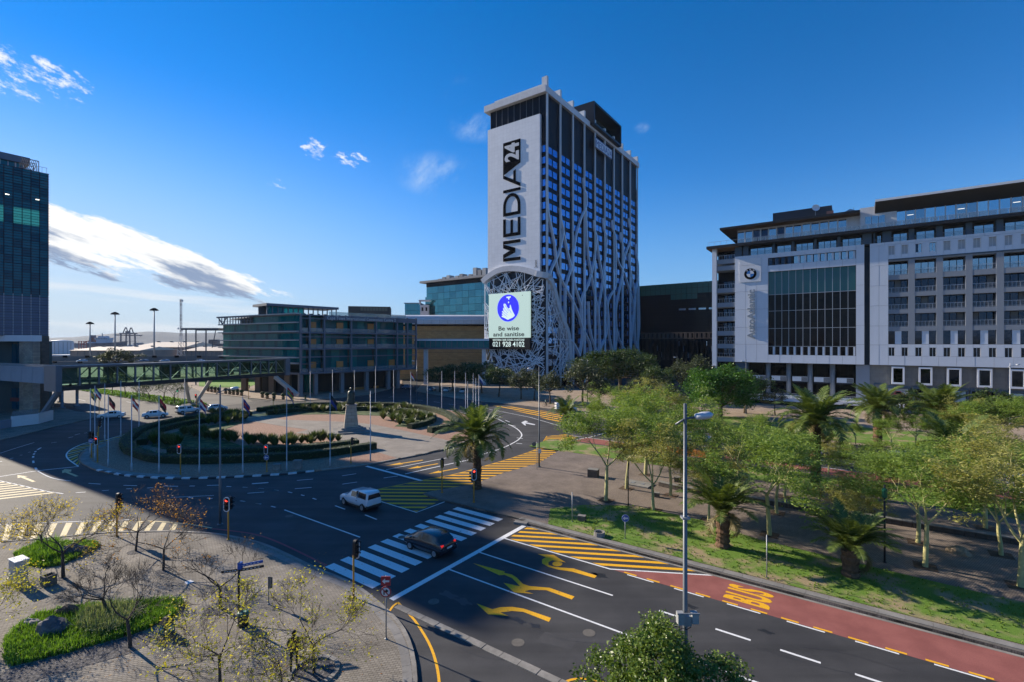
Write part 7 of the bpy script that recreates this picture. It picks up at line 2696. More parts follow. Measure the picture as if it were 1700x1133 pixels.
Pp=np.array([tuple(G(rg.uniform(20,640),rg.uniform(915,1130),KH+.012))for _ in range(n)])
A_,B_=leaf_axes(rg,n,.09,.6,2.5)
tag(link('fallen_leaves',quads_mesh('fallen_leaves',Pp,A_,B_,M_LF_ORANGE)),'scattered fallen autumn leaves on the plaza paving','leaves',None,'stuff')
# ==== vehicles
M_CARW=mat('car_white',(.62,.63,.64),.25,coat=.6)
M_CARS=mat('car_silver',(.42,.44,.47),.25,metal=.5,coat=.6)
M_CARB=mat('car_black',(.018,.014,.020),.2,coat=.8)
M_CARBL=mat('car_blue_grey',(.10,.14,.20),.25,coat=.6)
M_CARGL=mat('car_glass',(.010,.013,.017),.05,spec=.8)
M_TYRE=mat('tyre',(.012,.012,.013),.85)
M_RIM=mat('rim',(.38,.39,.40),.35,metal=.8)
M_TAIL=mat('tail_light',(.30,.01,.01),.3,emit=(1,.03,.02),estr=.35)
M_TAILD=mat('tail_light_dull',(.22,.012,.012),.3)
M_HEAD=mat('head_light',(.6,.62,.65),.15)
M_PLATE=mat('number_plate',(.6,.6,.55),.5)
M_TRIMB=mat('black_trim',(.015,.015,.016),.6)
def car_mesh(st,hw):
 """st: (x, z_sill, z_belt, z_roof, roof half width); returns body, glass side, screens"""
 body=MB()
 n=len(st)
 ring=10
 for x,z0,zb,zr_,rw in st:
  w=hw*(1 if abs(x)<st[-1][0]*.8 else .93)
  prof=[(w*.88,z0),(w,z0+(zb-z0)*.35),(w*.985,z0+(zb-z0)*.75),(w*.93,zb),(rw,zr_)]
  for y,z in prof:
   body.v.append((x,-y,z))
  for y,z in reversed(prof):
   body.v.append((x,y,z))
 for i in range(n-1):
  for k in range(ring):
   a,b=i*ring+k,i*ring+(k+1)%ring
   body.f.append((a,b,b+ring,a+ring))
 body.f.append(tuple(range(ring))[::-1])
 body.f.append(tuple((n-1)*ring+k for k in range(ring)))
 return body
def make_car(name,label,kind,m,loc,ang,group=None,tail=M_TAILD):
 K_=dict(hatch=([(-1.92,.42,.78,.82,.62),(-1.86,.3,.86,.95,.66),(-1.72,.26,.92,1.02,.68),(-1.38,.24,.95,1.38,.60),(-1.0,.22,.96,1.46,.60),(.05,.22,.95,1.47,.60),(.55,.22,.94,1.36,.58),(1.12,.24,.92,.97,.66),(1.62,.26,.82,.86,.62),(1.86,.34,.66,.70,.56)],.84,1.22,.29),sedan=([(-2.15,.42,.86,.92,.62),(-2.08,.3,.92,1.0,.66),(-1.55,.24,.95,1.02,.66),(-.95,.22,.96,1.38,.58),(-.5,.22,.95,1.42,.58),(.3,.22,.93,1.40,.58),(1.0,.22,.91,.97,.66),(1.75,.26,.82,.86,.62),(2.1,.34,.64,.68,.56)],.86,1.32,.30),bakkie=([(-2.2,.5,.98,1.05,.66),(-2.14,.42,1.02,1.55,.62),(-2.0,.38,1.04,1.68,.64),(-.75,.36,1.04,1.70,.64),(-.55,.34,1.02,1.62,.60),(.35,.34,1.0,1.56,.58),(.95,.36,.98,1.04,.66),(1.75,.38,.90,.95,.64),(2.1,.44,.76,.80,.58)],.82,1.42,.33),van=([(-2.3,.45,1.2,1.9,.78),(-2.2,.36,1.2,2.0,.8),(.9,.34,1.15,2.0,.8),(1.5,.34,1.1,1.7,.74),(2.0,.36,1.02,1.1,.74),(2.35,.44,.75,.8,.66)],.93,1.5,.34))[kind]
 st,hw,wb,wr=K_
 t=thing(name,label,'car' if kind not in('van','bakkie')else('van' if kind=='van' else 'pickup'),loc,ang,group)
 bo=car_mesh(st,hw).build('body',m,t,True)
 bv=bo.modifiers.new('bevel','BEVEL')
 bv.width=.03
 bv.segments=2
 bv.angle_limit=R(25)
 zc=[s for s in st if s[3]-s[2]>.3]
 up=[s for s in st if s[3]-s[2]>.25]
 def side(a,b,name='side_window'):
  for sg in(-1,1):
   q=[]
   for s,tt in((a,.12),(b,.12),(b,.86),(a,.86)):
    y=lerp(hw*.93,s[4],tt)+.012
    q.append((s[0],sg*y,lerp(s[2],s[3],tt)))
   MB().add(q,[(0,1,2,3)if sg<0 else(3,2,1,0)]).build(name,M_CARGL,t)
 for a,b in zip(zc[:-1],zc[1:]):
  if kind=='van' and b[0]<1:
   continue
  dx=(b[0]-a[0])
  sh=lambda s,o,u:(s[0]+o,s[1],lerp(a[2],b[2],u),lerp(a[3],b[3],u),lerp(a[4],b[4],u))
  if dx>.3:
   side((a[0]+.06,0,*[lerp(a[i],b[i],.06/dx)for i in(2,3,4)]),(b[0]-.06,0,*[lerp(a[i],b[i],1-.06/dx)for i in(2,3,4)]))
 i1=max(i for i,s in enumerate(st)if s[3]-s[2]>.3)
 for i,j,nm in((i1,i1+1,'windscreen'),(min(k for k,s in enumerate(st)if s[3]-s[2]>.3),None,'rear_window')):
  a=st[i]
  b=st[j]if j else st[i-1]
  sg=1 if j else-1
  q=[(lerp(a[0],b[0],.10)+sg*.02,-a[4]*.9,lerp(a[3],b[3],.10)+.015),(lerp(a[0],b[0],.9)+sg*.02,-lerp(a[4],hw*.86,.8),lerp(a[3],b[3],.9)+.02),(lerp(a[0],b[0],.9)+sg*.02,lerp(a[4],hw*.86,.8),lerp(a[3],b[3],.9)+.02),(lerp(a[0],b[0],.10)+sg*.02,a[4]*.9,lerp(a[3],b[3],.10)+.015)]
  MB().add(q,[(0,1,2,3)if sg>0 else(3,2,1,0)]).build(nm,M_CARGL,t)
 for sx in(-1,1):
  for sy in(-1,1):
   w=MB().tube([(0,-.1,0),(0,.1,0)],wr,16).build('wheel',M_TYRE,t,loc=(sx*wb-.05,sy*(hw-.09),wr))
   MB().lathe([(wr*.66,-.012),(wr*.62,.0),(wr*.2,-.03),(.02,-.02)],12).build('rim',M_RIM,w).rotation_euler=(R(90 if sy<0 else-90),0,0)
   w.children[0].location=(0,sy*.115,0)
   MB().lathe([(wr*1.18,0),(wr*1.18,.04)],16).build('wheel_arch',M_TRIMB,t,loc=(sx*wb-.05,sy*(hw-.035),wr)).rotation_euler=(R(90),0,0)
 xf,xr=st[-1][0],st[0][0]
 for sy in(-1,1):
  MB().cbox((xf-.14,sy*hw*.62,.70 if kind!='van' else .85),(.2,.34,.15)).build('headlight',M_HEAD,t)
  MB().cbox((xr+.07,sy*hw*.74,.82 if kind=='hatch' else .85),(.12,.2,.26)).build('tail_light',tail,t)
  MB().cbox((st[-3][0]-.15,sy*(hw+.06),st[-3][2]+.06),(.1,.16,.11)).build('mirror',m,t)
 MB().box(xr-.05,xr+.2,-hw*.9,hw*.9,.34,.56).build('rear_bumper',m if kind in('hatch','sedan')else M_TRIMB,t)
 MB().box(xf-.25,xf+.04,-hw*.86,hw*.86,.3,.52).build('front_bumper',m,t)
 MB().box(xr-.075,xr-.055,-.25,.25,.60,.72).build('number_plate',M_PLATE,t)
 MB().box(st[0][0]+.3,st[-1][0]-.3,-hw*.8,hw*.8,.17,.3).build('underbody',M_TRIMB,t)
 for y in(-hw-.001,hw+.001):
  MB().box(-.75,-.55,y-.012,y+.012,.80,.84).build('door_handle',M_TRIMB,t)
 return t
HEAD_W=GA+PI
c1=UV(-21.75,21.7)
hb=make_car('hatchback','black hatchback with red tail lights crossing the zebra stripes','hatch',M_CARB,(c1.x,c1.y,.008),HEAD_W,tail=M_TAIL)
a_,b_=G(600.8,850),G(571.8,839.2)
dv=(b_-a_).normalized()
pc_=(a_+b_)/2+Vector((-dv.y,dv.x,0))*-.72
bk=make_car('pickup','silver white pickup with a canopy turning on the roundabout','bakkie',mat('car_silver_white',(.60,.62,.66),.25,coat=.6),(pc_.x,pc_.y,.008),math.atan2(dv.y,dv.x))
piece('canopy_stripe',M_TRIMB,bk,-.72,-.68,-.80,.80,1.0,1.66)
def car_px(px,py,px2,py2,label,kind,m,group=None,name='parked_car',z=.008):
 a,b=G(px,py,z),G(px2,py2,z)
 d=(b-a).normalized()
 c=(a+b)/2
 return make_car(name,label,kind,m,(c.x,c.y,z),math.atan2(d.y,d.x),group)
GQ='white cars queueing under the footbridge'
car_px(198,694.5,172,696,'white sedan nearest the flagpoles, leaving the footbridge','sedan',M_CARW,GQ,'white_sedan')
car_px(240,695,276,692.5,'old white sedan, second in the row by the hatched kerb','sedan',M_CARW,GQ,'white_sedan')
wb_=car_px(299,688.5,326,685.5,'white pickup with a canopy, third in the row','bakkie',M_CARW,GQ,'white_pickup')
car_px(346,684,375,681.5,'white hatchback last in the row, beside the street lamp','hatch',M_CARW,GQ,'white_hatchback')
car_px(664,647.5,688,645.5,'pale blue car on the side road below the brown hall','hatch',M_CARBL,None,'side_road_car')
GP_='cars parked under the trees'
car_px(712,652,722,649,'dark blue car half hidden by the tree, left of the parked white one','hatch',M_CARBL,GP_)
car_px(738,653,748,650,'white car parked in the middle under the dark trees','hatch',M_CARW,GP_)
car_px(765,655.5,774,652,'silver car parked rightmost under the dark trees','sedan',M_CARS,GP_)
car_px(921,685,957,684,'white delivery van on the far road beside the feathery trees','van',M_CARW,None,'delivery_van')
GF='cars on the far carriageway'
for i,(u,v,kd,m,lb)in enumerate(((-17,66,'sedan',M_CARW,'white car seen through the feathery trees beside the orange barrier'),(-8,68.8,'sedan',M_CARS,'silver car behind the foliage left of the tall palm'),(-1.5,66,'hatch',M_CARS,'silver hatchback just right of the tall palm trunk'),(5,69,'sedan',M_CARBL,'blue grey car behind the fever trees right of the tall palm'),(13,66,'hatch',M_CARW,'white car behind the thick trunked palm'),(17.5,66,'sedan',M_CARS,'pale car right of the thick trunked palm'))):
 p=UV(u,v)
 make_car('far_car',lb,kd,m,(p.x,p.y,.008),GA+(PI if i%2 else 0),GF)
GFW='cars on the elevated freeway'
for px,lb,m in((136,'silver car on the freeway catching a sun glint, nearest the tower',M_CARS),(238,'dark car on the freeway, left of a silver one',M_CARBL),(273,'silver car on the freeway near the radio mast',M_CARS),(333,'white car on the freeway behind the slatted canopy',M_CARW)):
 p=at_depth(px,201)
 make_car('freeway_car',lb,'hatch',m,(p.x,p.y,zd+.03),PI if px!=333 else 0,GFW)
 # ==== street furniture
M_POLEW=mat('flagpole_white',(.42,.44,.47),.4,var=.06)
M_POLEG=mat('lamp_pole_grey',(.12,.135,.15),.45,metal=.3)
M_SIGY=mat('signal_yellow',(.52,.25,.02),.5)
M_SIGK=mat('signal_black',(.012,.012,.013),.5)
M_SIGW=mat('signal_border',(.62,.62,.62),.5)
M_REDL=mat('lamp_red',(.4,.01,.01),.4,emit=(1,.05,.03),estr=2.2)
M_GRNL=mat('lamp_green',(.01,.3,.15),.4,emit=(.05,1,.55),estr=1.3)
M_LENS=mat('lamp_off',(.03,.02,.015),.3)
M_BLUE=mat('sign_blue_round',(.012,.075,.33),.45)
M_SRED=mat('sign_red',(.33,.012,.025),.45)
M_SWH=mat('sign_face_white',(.62,.62,.63),.5)
FLC={k:mat('flag_'+k,c,.8)for k,c in dict(red=(.36,.02,.03),white=(.6,.6,.6),blue=(.02,.04,.2),green=(.03,.16,.05),yellow=(.5,.34,.03),black=(.02,.02,.02)).items()}
def flagpole(px,py,ytop,label,flag=None,side=1):
 p=G(px,py,KH)
 h=zrow(ytop,p.y)-KH
 t=thing('flagpole',label,'flagpole',p,0,'flagpoles round the roundabout island')
 MB().tube([(0,0,0),(0,0,.9),(0,0,.95),(0,0,h)],[.10,.09,.055,.04],8).build('pole',M_POLEW,t,True)
 MB().lathe([(.02,h),(.07,h+.05),(.02,h+.12)],8).build('finial',M_POLEW,t)
 if flag:
  stripes_=flag
  n=8
  for i,cn_ in enumerate(stripes_):
   mb=MB()
   for k in range(n+1):
    u=k/n
    x=side*(.07+1.15*u*(.75-.1*u))
    yy=.10*math.sin(u*9+i)*u
    drop=1.0*u**1.3
    for v in(i/len(stripes_),(i+1)/len(stripes_)):
     mb.v.append((x,yy+.05*v,h-.15-drop-v*1.05))
   for k in range(n):
    a=2*k
    mb.f.append((a,a+1,a+3,a+2))
   mb.build('flag',FLC[cn_],t)
 return t
FP=[(150,756,647,'first flagpole at the west nose, with a green flag',('green','yellow','black'),1),(157.5,766,643,'flagpole at the west nose behind the red traffic light',('blue','white','red'),1),(174,733,639,'bare flagpole behind the west nose traffic light',None,1),(179.7,775.6,657,'flagpole right of the west nose signal, with a dark red flag',('black','red'),1),(200.6,726,634,'bare flagpole on the far rim behind the dark red flag',None,1),(218.5,783,659,'flagpole with a red and white striped flag',('red','white','red'),1),(230.8,717,632,'bare flagpole on the far rim behind the red and white flag',None,1),(264,786.5,660,'flagpole with a faded red flag left of a signal',('red','black'),1),(306.8,699,631,'bare flagpole on the far rim in front of the slanted struts',None,1),(331,787.5,661,'flagpole with a red white and blue flag right of a signal',('red','white','blue'),1),(403,786.4,661,'flagpole with a blue and red flag beside the tall lamp',('blue','red','blue'),1),(476,783,642,'flagpole with a green and yellow flag by the concrete box',('red','green','yellow','blue'),1),(548,775,655,'flagpole in front of the statue plinth with a black flag',('black','blue'),1),(615,766.4,651,'bare flagpole on the paved corner of the island',None,1),(515,677,617,'far rim flagpole nearest the glass corner of the convention centre',None,1),(552,673,615,'far rim flagpole left of the statue',None,1),(588.5,671.5,616,'far rim flagpole directly behind the statue',None,1),(623.5,673.6,610,'far rim flagpole right of the statue',None,1),(653.5,675,616,'far rim flagpole in front of the side road',None,1),(682,676.2,619,'far rim flagpole before the pale blue car',('red','white'),1),(709.6,680,620,'far rim flagpole before the leftmost parked car',None,1),(733.5,683.7,618,'far rim flagpole before the parked white car',None,1),(755,686,618,'far rim flagpole before the parked silver car',None,1),(773,690.5,621,'first flagpole of the tight cluster at the east end',None,1),(776.5,689.8,635,'shortest flagpole of the tight east cluster',None,1),(785.6,694,622,'middle flagpole of the tight east cluster',None,1),(790,695,630,'second last flagpole of the tight east cluster',None,1),(795,697,623.6,'rightmost flagpole of the tight east cluster',('white','blue'),1)]
for a in FP:
 flagpole(*a)
def signal_head(t,z,ang,lit,back,off=.28,border=True,arm=True):
 """one traffic signal head; ang = facing direction (radians about z, 0 faces the camera)"""
 f=Vector((math.sin(ang),-math.cos(ang),0))
 s=Vector((f.y,-f.x,0))*-1
 hd=MB()
 pts=[(.17*math.cos(a),.32+.17*math.sin(a))for a in np.linspace(0,PI,9)]+[(.17*math.cos(a),-.32+.17*math.sin(a))for a in np.linspace(PI,2*PI,9)]
 hd.extrude_xz(pts,-.09,.09)
 h=hd.build('signal_head',M_SIGK,t)
 c=f*off*.55
 h.location=(c.x,c.y,z)
 h.rotation_euler=(0,0,ang)
 if border:
  b=MB()
  o=[(x*1.32,zz*1.13)for x,zz in pts]
  for i in range(len(pts)):
   j=(i+1)%len(pts)
   b.extrude_xz([pts[i],pts[j],o[j],o[i]],-.10,-.05)
  b.build('border',M_SIGW,h)
 for i,zz in enumerate((.30,0,-.30)):
  m=M_LENS
  if lit=='red' and i==0:
   m=M_REDL
  if lit=='green' and i==2:
   m=M_GRNL
  l=MB().lathe([(.105,0),(.09,.03),(.02,.045)],12).build('lens',m,h,loc=(0,-.09,zz))
  l.rotation_euler=(R(90),0,0)
  vz=MB()
  for k in range(8):
   a0,a1=PI*k/8,PI*(k+1)/8
   vz.add([(.125*math.cos(a0),-.09,zz+.125*math.sin(a0)),(.125*math.cos(a1),-.09,zz+.125*math.sin(a1)),(.115*math.cos(a1),-.28,zz+.115*math.sin(a1)),(.115*math.cos(a0),-.28,zz+.115*math.sin(a0))],[(0,1,2,3),(3,2,1,0)])
  vz.build('visor',M_SIGK,h)
def traffic_light(px,py,ytop,label,heads,sign=None):
 p=G(px,py,KH)
 h=zrow(ytop,p.y)-KH
 t=thing('traffic_light',label,'traffic light',p,0,'traffic lights on yellow poles')
 MB().tube([(0,0,0),(0,0,h-.2)],[.06,.055],8).build('pole',M_SIGY,t,True)
 MB().lathe([(.12,0),(.12,.05),(.07,.08)],8).build('base',M_SIGY,t)
 for ang,lit,dz,brd in heads:
  signal_head(t,h-.5-dz,R(ang),lit,False,border=brd)
 if sign:
  arrow_disc(t,h-sign,.30)
 return t
def arrow_disc(t,z,r,ang=0.0):
 d=MB().extrude_xz([(r*math.cos(a),r*math.sin(a))for a in np.linspace(0,2*PI,25)[:-1]],-.12,-.09).build('sign_disc',M_BLUE,t,loc=(0,0,z))
 rg_=MB()
 for i in range(24):
  a,b=2*PI*i/24,2*PI*(i+1)/24
  rg_.extrude_xz([(r*math.cos(a),r*math.sin(a)),(r*math.cos(b),r*math.sin(b)),(r*.93*math.cos(b),r*.93*math.sin(b)),(r*.93*math.cos(a),r*.93*math.sin(a))],-.125,-.115)
 rg_.build('sign_rim',M_SWH,d)
 k=r/.3
 MB().extrude_xz([(x*k,y*k)for x,y in((-.22,0),(-.05,.16),(-.05,.06),(.2,.06),(.2,-.06),(-.05,-.06),(-.05,-.16))],-.135,-.121).build('arrow',M_SWH,d)
 d.rotation_euler=(0,0,ang)
TL=[(587,993.5,901,'near traffic light on the plaza corner by the zebra, heads turned away',[(150,None,.0,True),(70,None,-.18,False)],None),(379,897,826,'traffic light behind the bare fan shaped tree, lit red',[(0,'red',0,True),(90,None,-.05,False)],None),(194,892,819,'traffic light between the autumn trees, seen from its side',[(80,None,0,False),(95,None,.35,False)],None),(162,768.5,716,'red traffic light at the west nose of the island',[(0,'red',.72,True)],None),(152,760.7,717,'traffic light with a blue arrow disc at the west nose',[(85,None,0,False),(-85,None,0,False)],1.25),(163.5,738,700,'unlit traffic light on the far side of the west nose',[(180,None,0,True),(90,None,-.2,False)],None),(299.6,789,737,'red traffic light on the near rim left of the tall lamp',[(0,'red',.1,True)],None),(443,784.5,738,'red traffic light above a blue arrow disc on the near rim',[(0,'red',.1,True)],1.55),(582.6,770,727,'traffic light seen edge on beside the hedge ends',[(90,None,0,False)],None),(733.8,819,762,'traffic light seen from behind at the hatched corner',[(180,None,0,False)],None),(786.7,835,779,'red traffic light in front of the corner palm',[(10,'red',.0,True),(-80,None,.25,False)],None),(164.5,688,655,'green traffic light on the tower pavement corner',[(0,'green',0,False),(90,None,.1,False)],None),(295.6,668,645,'green traffic light under the footbridge',[(0,'green',0,False)],None),(326,680,655,'red traffic light beside the slanted bridge struts',[(0,'red',0,False)],None),(412.6,664,640,'unlit traffic light by the round planters',[(180,None,0,False)],None),(453.5,680,660,'unlit traffic light facing the convention centre, left one',[(180,None,0,False)],None),(506.5,675,657,'unlit traffic light facing the convention centre, right one',[(180,None,0,False)],None)]
for a in TL:
 traffic_light(*a)
def street_lamp(p,ytop,label,side=1,r=.1,arm=1.2,cone=False,name='street_lamp',m=None):
 h=zrow(ytop,p.y)-p.z
 t=thing(name,label,'street lamp',p,0,'street lamps')
 m=m or M_POLEG
 MB().tube([(0,0,0),(0,0,h*.33),(0,0,h*.33+.05),(0,0,h)],[r*1.15,r*1.05,r*.85,r*.55],12).build('pole',m,t,True)
 MB().lathe([(r*2.4,0),(r*2.4,.06),(r*1.3,.09)],12).build('base',m,t)
 ha=h-.55
 e=Vector((side*arm,-.15,ha+arm*.22))
 MB().tube([(-side*.35,0,ha-.22),(0,0,ha),tuple(e)],[r*.4]*3,8).build('arm',m,t,True)
 hd=MB().lathe([(.03,-.42),(.14,-.36),(.19,-.05),(.16,.22),(.05,.36)],12).build('lamp_head',mat('lamp_shell',(.50,.52,.55),.35),t,True)
 hd.location=tuple(e+Vector((side*.3,0,.06)))
 hd.rotation_euler=(0,R(82)*side,0)
 hd.scale=(.75,1.1,.85)
 return t
lp=at_depth(1137.5,15.2*K)
L1=street_lamp(lp,671,'tall grey street lamp standing closest, rising from behind the glossy crown',1,.105,.34)
bx_=thing('junction_box','small grey wired box strapped to the tall street lamp pole','electric box',(lp.x,lp.y-.12,zrow(1022,lp.y)),0)
MB().box(-.36,-.14,-.2,.05,-.2,.2).box(.14,.38,-.2,.05,-.16,.2).build('case',mat('box_grey',(.30,.31,.31),.5,var=.2),bx_)
MB().box(-.4,.4,-.24,-.2,.2,.25).box(-.13,.13,-.18,-.02,-.25,.1).build('bracket',M_STEEL,bx_)
MB().tube([(-.3,-.2,-.2),(-.34,-.22,-.34),(-.2,-.2,-.3),(-.05,-.18,-.36),(.1,-.2,-.25)],.012,5).build('cable',M_BLACK,bx_)
piece('collar',M_STEEL,L1,-.14,.14,-.14,.14,zrow(862,lp.y),zrow(859,lp.y))
street_lamp(G(365.5,872),640,'tall thin street lamp by the kerb in front of the island',1,.09,1.0)
street_lamp(G(895,776.5,KH),609,'street lamp at the hatched corner left of the fever trees',-1,.09,.8)
street_lamp(G(975,669,KH),597,'street lamp in front of the spreading dark tree',-1,.1,1.0)
street_lamp(G(1238.5,688,KH),598,'street lamp in front of the grey showroom pier',-1,.11,.5)
street_lamp(G(1677,705,KH),604,'white street lamp in front of the boxed windows',1,.12,1.0,m=M_POLEW)
street_lamp(G(1124,660,KH),592,'short distant lamp post below the black office slab',-1,.1,.4)
street_lamp(G(692,669,KH),598,'thin lamp post at the corner below the lattice edge',-1,.08,.6)
def post(px,py,ytop,label,name='sign_post',r=.035,m=None,cap=None):
 p=G(px,py,KH)
 h=zrow(ytop,p.y)-KH
 t=thing(name,label,'post',p)
 MB().tube([(0,0,0),(0,0,h)],r,8).build('pole',m or M_STEEL,t,True)
 MB().lathe([(r*2,0),(r*2,.03),(r,.05)],8).build('base_plate',m or M_STEEL,t)
 return t,h
post(950,868,818,'bare thin steel post at the paved corner of the lawn')
post(1273,960,889,'bare thin steel post on the lawn by the bus lane')
post(1043,842,770,'thin black post on the lawn edge among the fever trees','black_post',.05,M_SIGK)
t,h=post(1468.6,935,806,'black park lamp post with a green lantern behind the lawn','park_lamp',.06,M_SIGK)
MB().lathe([(.09,h-.9),(.16,h-.82),(.16,h-.3),(.05,h-.2)],10).build('lantern',mat('lantern_green',(.01,.12,.06),.4),t)
t,h=post(1037.8,896,857,'blue round sign with a white arrow on a thin post on the lawn','arrow_sign')
arrow_disc(t,h-.17,.28)
t,h=post(891.5,780,735,'grey disc sign seen from behind near the hatched corner lamp','disc_sign')
MB().extrude_xz([(.25*math.cos(a),.25*math.sin(a))for a in np.linspace(0,2*PI,17)[:-1]],-.06,-.03).build('sign_back',M_POLEG,t,loc=(-.35,0,h-.25))
MB().box(.12,.5,-.06,-.03,h-1.3,h-.8).build('plate',M_SWH,t)
t,h=post(641,1062,957,'red arrow plate over a no right turn disc on the plaza corner','turn_sign',.035)
s_=.24
MB().box(-s_,s_,-.08,-.05,h-.47,h).build('red_plate',M_SRED,t)
MB().box(-s_,s_,-.045,-.03,h-.47,h).build('plate_back',M_STEEL,t)
MB().extrude_xz([(-.18,h-.235),(-.03,h-.10),(-.03,h-.19),(.18,h-.19),(.18,h-.28),(-.03,h-.28),(-.03,h-.37)],-.095,-.081).build('arrow',M_SWH,t)
zc_=h-.47-.30
cir=lambda r,n=24:[(r*math.cos(a),zc_+r*math.sin(a))for a in np.linspace(0,2*PI,n+1)[:-1]]
dsc=MB().extrude_xz(cir(.27),-.08,-.05).build('disc',M_SRED,t)
MB().extrude_xz(cir(.215),-.09,-.081).build('disc_face',M_SWH,dsc)
MB().extrude_xz([(-.11,zc_-.14),(-.05,zc_-.14),(-.05,zc_+.02),(.02,zc_+.02),(.02,zc_-.05),(.15,zc_+.05),(.02,zc_+.15),(.02,zc_+.08),(-.11,zc_+.08)],-.10,-.091).build('turn_arrow',M_SIGK,dsc)
MB().bar((-.15,-.105,zc_+.15),(.15,-.105,zc_-.15),.012,.045,up=(1,0,1)).build('slash',M_SRED,dsc)
t,h=post(396.5,1038,934,'black way finding post with blue direction blades among the plaza trees','direction_post',.06,M_SIGK)
MB().box(-.02,.16,-.1,.1,h-.36,h-.02).build('blue_panel',M_BLUE,t)
for zq,ln,m,a in((h-.22,1.15,M_BLUE,20),(h-.45,1.2,M_SIGK,16),(h-.42,-.85,M_SIGK,10)):
 o=MB().box(0,ln,-.015,.015,-.07,.07).build('direction_blade',m,t,loc=(0,0,zq))
 o.rotation_euler=(0,R(-4),R(a))
 for k in range(5):
  x0=ln*(.15+.15*k)
  piece('lettering_bar',M_SWH if m is M_BLUE else M_SIGW,o,x0,x0+ln*.09,-.018,-.0155,-.02,.015)
t,h=post(446,1004,958,'grey notice board seen from behind near the tree pit','notice_board',.03)
MB().box(-.02,.17,-.05,-.02,h-.66,h).box(.02,.21,.0,.03,h-.7,h-.05).build('board',mat('board_back',(.16,.14,.12),.6),t)
p=G(31,968,KH)
t=thing('utility_cabinet','pale grey metal utility cabinet on the plaza by the yellow foliage','cabinet',p,R(-28))
MB().box(-.5,.5,-.3,.3,.08,1.42).build('body',mat('cabinet_grey',(.42,.41,.39),.5,var=.06),t)
MB().box(-.54,.54,-.34,.34,1.42,1.48).build('top',M_WTRIM,t)
for x in(-.47,.01):
 piece('door',mat('cabinet_door',(.38,.375,.36),.5),t,x,x+.46,-.315,-.302,.14,1.36)
piece('plinth',M_KERB,t,-.52,.52,-.32,.32,0,.08)
piece('side_box',M_WTRIM,t,-.68,-.52,-.2,.2,.1,1.25)
p=G(80.5,972,KH)
t=thing('concrete_bin','square dark concrete litter bin beside the utility cabinet','bin',p,R(-25))
for a,b,c,d in((-.3,.3,-.3,-.22),(-.3,.3,.22,.3),(-.3,-.22,-.22,.22),(.22,.3,-.22,.22)):
 piece('side_panel',mat('bin_concrete',(.12,.105,.088),.9,var=.25,vscale=6,bump=.5),t,a,b,c,d,.03,.62)
piece('liner',M_SIGK,t,-.219,.219,-.219,.219,.05,.5)
p=G(277,1053,KH)
t=thing('poster_bin','brown litter bin with teal posters at the end of the planted bed','bin',p,R(-22))
M_TEALP=mat('poster_teal',(.02,.16,.16),.5)
MB().box(-.25,.25,-.25,.25,.03,.58).build('body',mat('bin_brown',(.09,.06,.04),.7),t)
MB().add([(-.25,-.25,.58),(.25,-.25,.58),(.25,.25,.58),(-.25,.25,.58),(-.1,-.1,.86),(.1,-.1,.86),(.1,.1,.86),(-.1,.1,.86)],[(0,1,5,4),(1,2,6,5),(2,3,7,6),(3,0,4,7),(4,5,6,7)]).build('hood',mat('bin_brown',(.09,.06,.04),.7),t)
for q in(0,1,3):
 o=MB().box(-.2,.2,-.275,-.255,.08,.54).build('poster',M_TEALP,t)
 o.rotation_euler=(0,0,q*PI/2)
 MB().extrude_xz([(.09*math.cos(a),.32+.09*math.sin(a))for a in np.linspace(0,2*PI,13)[:-1]],-.282,-.276).build('poster_mark',M_SWH,o)
p=G(404,1040,KH)
t=thing('green_bin','round green topped litter bin at the foot of the way finding post','bin',p)
MB().lathe([(.24,0),(.26,.6),(.27,.62)],14).build('body',mat('bin_dark',(.02,.025,.022),.6),t,True)
MB().lathe([(.29,.62),(.29,.70),(.2,.78),(.14,.74)],14).build('lid',mat('bin_green',(.01,.14,.09),.45),t,True)
def rock(px,py,sx,sy,sz,label,seed,m,name='rock',rot=0.0):
 p=G(px,py,KH)
 bmm=bmesh.new()
 bmesh.ops.create_icosphere(bmm,subdivisions=3,radius=1)
 r=random.Random(seed)
 from mathutils import noise as nz
 for v in bmm.verts:
  k=1+.35*nz.noise(v.co*1.6+Vector((seed,0,0)))+.16*nz.noise(v.co*4+Vector((0,seed,0)))
  v.co=Vector((v.co.x*sx*k,v.co.y*sy*k,max(-.1,v.co.z*sz*k)))
 me=bpy.data.meshes.new(name)
 bmm.to_mesh(me)
 bmm.free()
 me.materials.append(m)
 return tag(link(name,me,None,p,rot),label,'rock')
M_ROCK=mat('rock_grey',(.11,.105,.115),.85,var=.45,vscale=3,bump=1,bscale=9)
rock(83,1052,.75,.55,.75,'largest craggy grey rock in the near planted bed',1,M_ROCK)
rock(53,1041,.5,.28,.42,'small flat pale rock left of the craggy rock',2,mat('rock_pale',(.22,.20,.21),.8,var=.3,bump=.6))
rock(110,1022,.7,.2,.5,'long narrow brown stone at the back of the near planted bed',3,mat('rock_brown',(.14,.10,.08),.85,var=.3,bump=.6),rot=.2)
rock(120,921,.95,.3,.6,'long sloping grey stone in the far planted bed',4,M_ROCK,rot=.5)
p=G(1592,918,KH)
t=tag(rock(1592,920,.62,.5,.5,'rough tan stone block used as a seat on the park paving',7,mat('rock_tan',(.27,.20,.13),.9,var=.3,vscale=5,bump=1,bscale=10),'stone_block',GA),'rough tan stone block used as a seat on the park paving','stone')
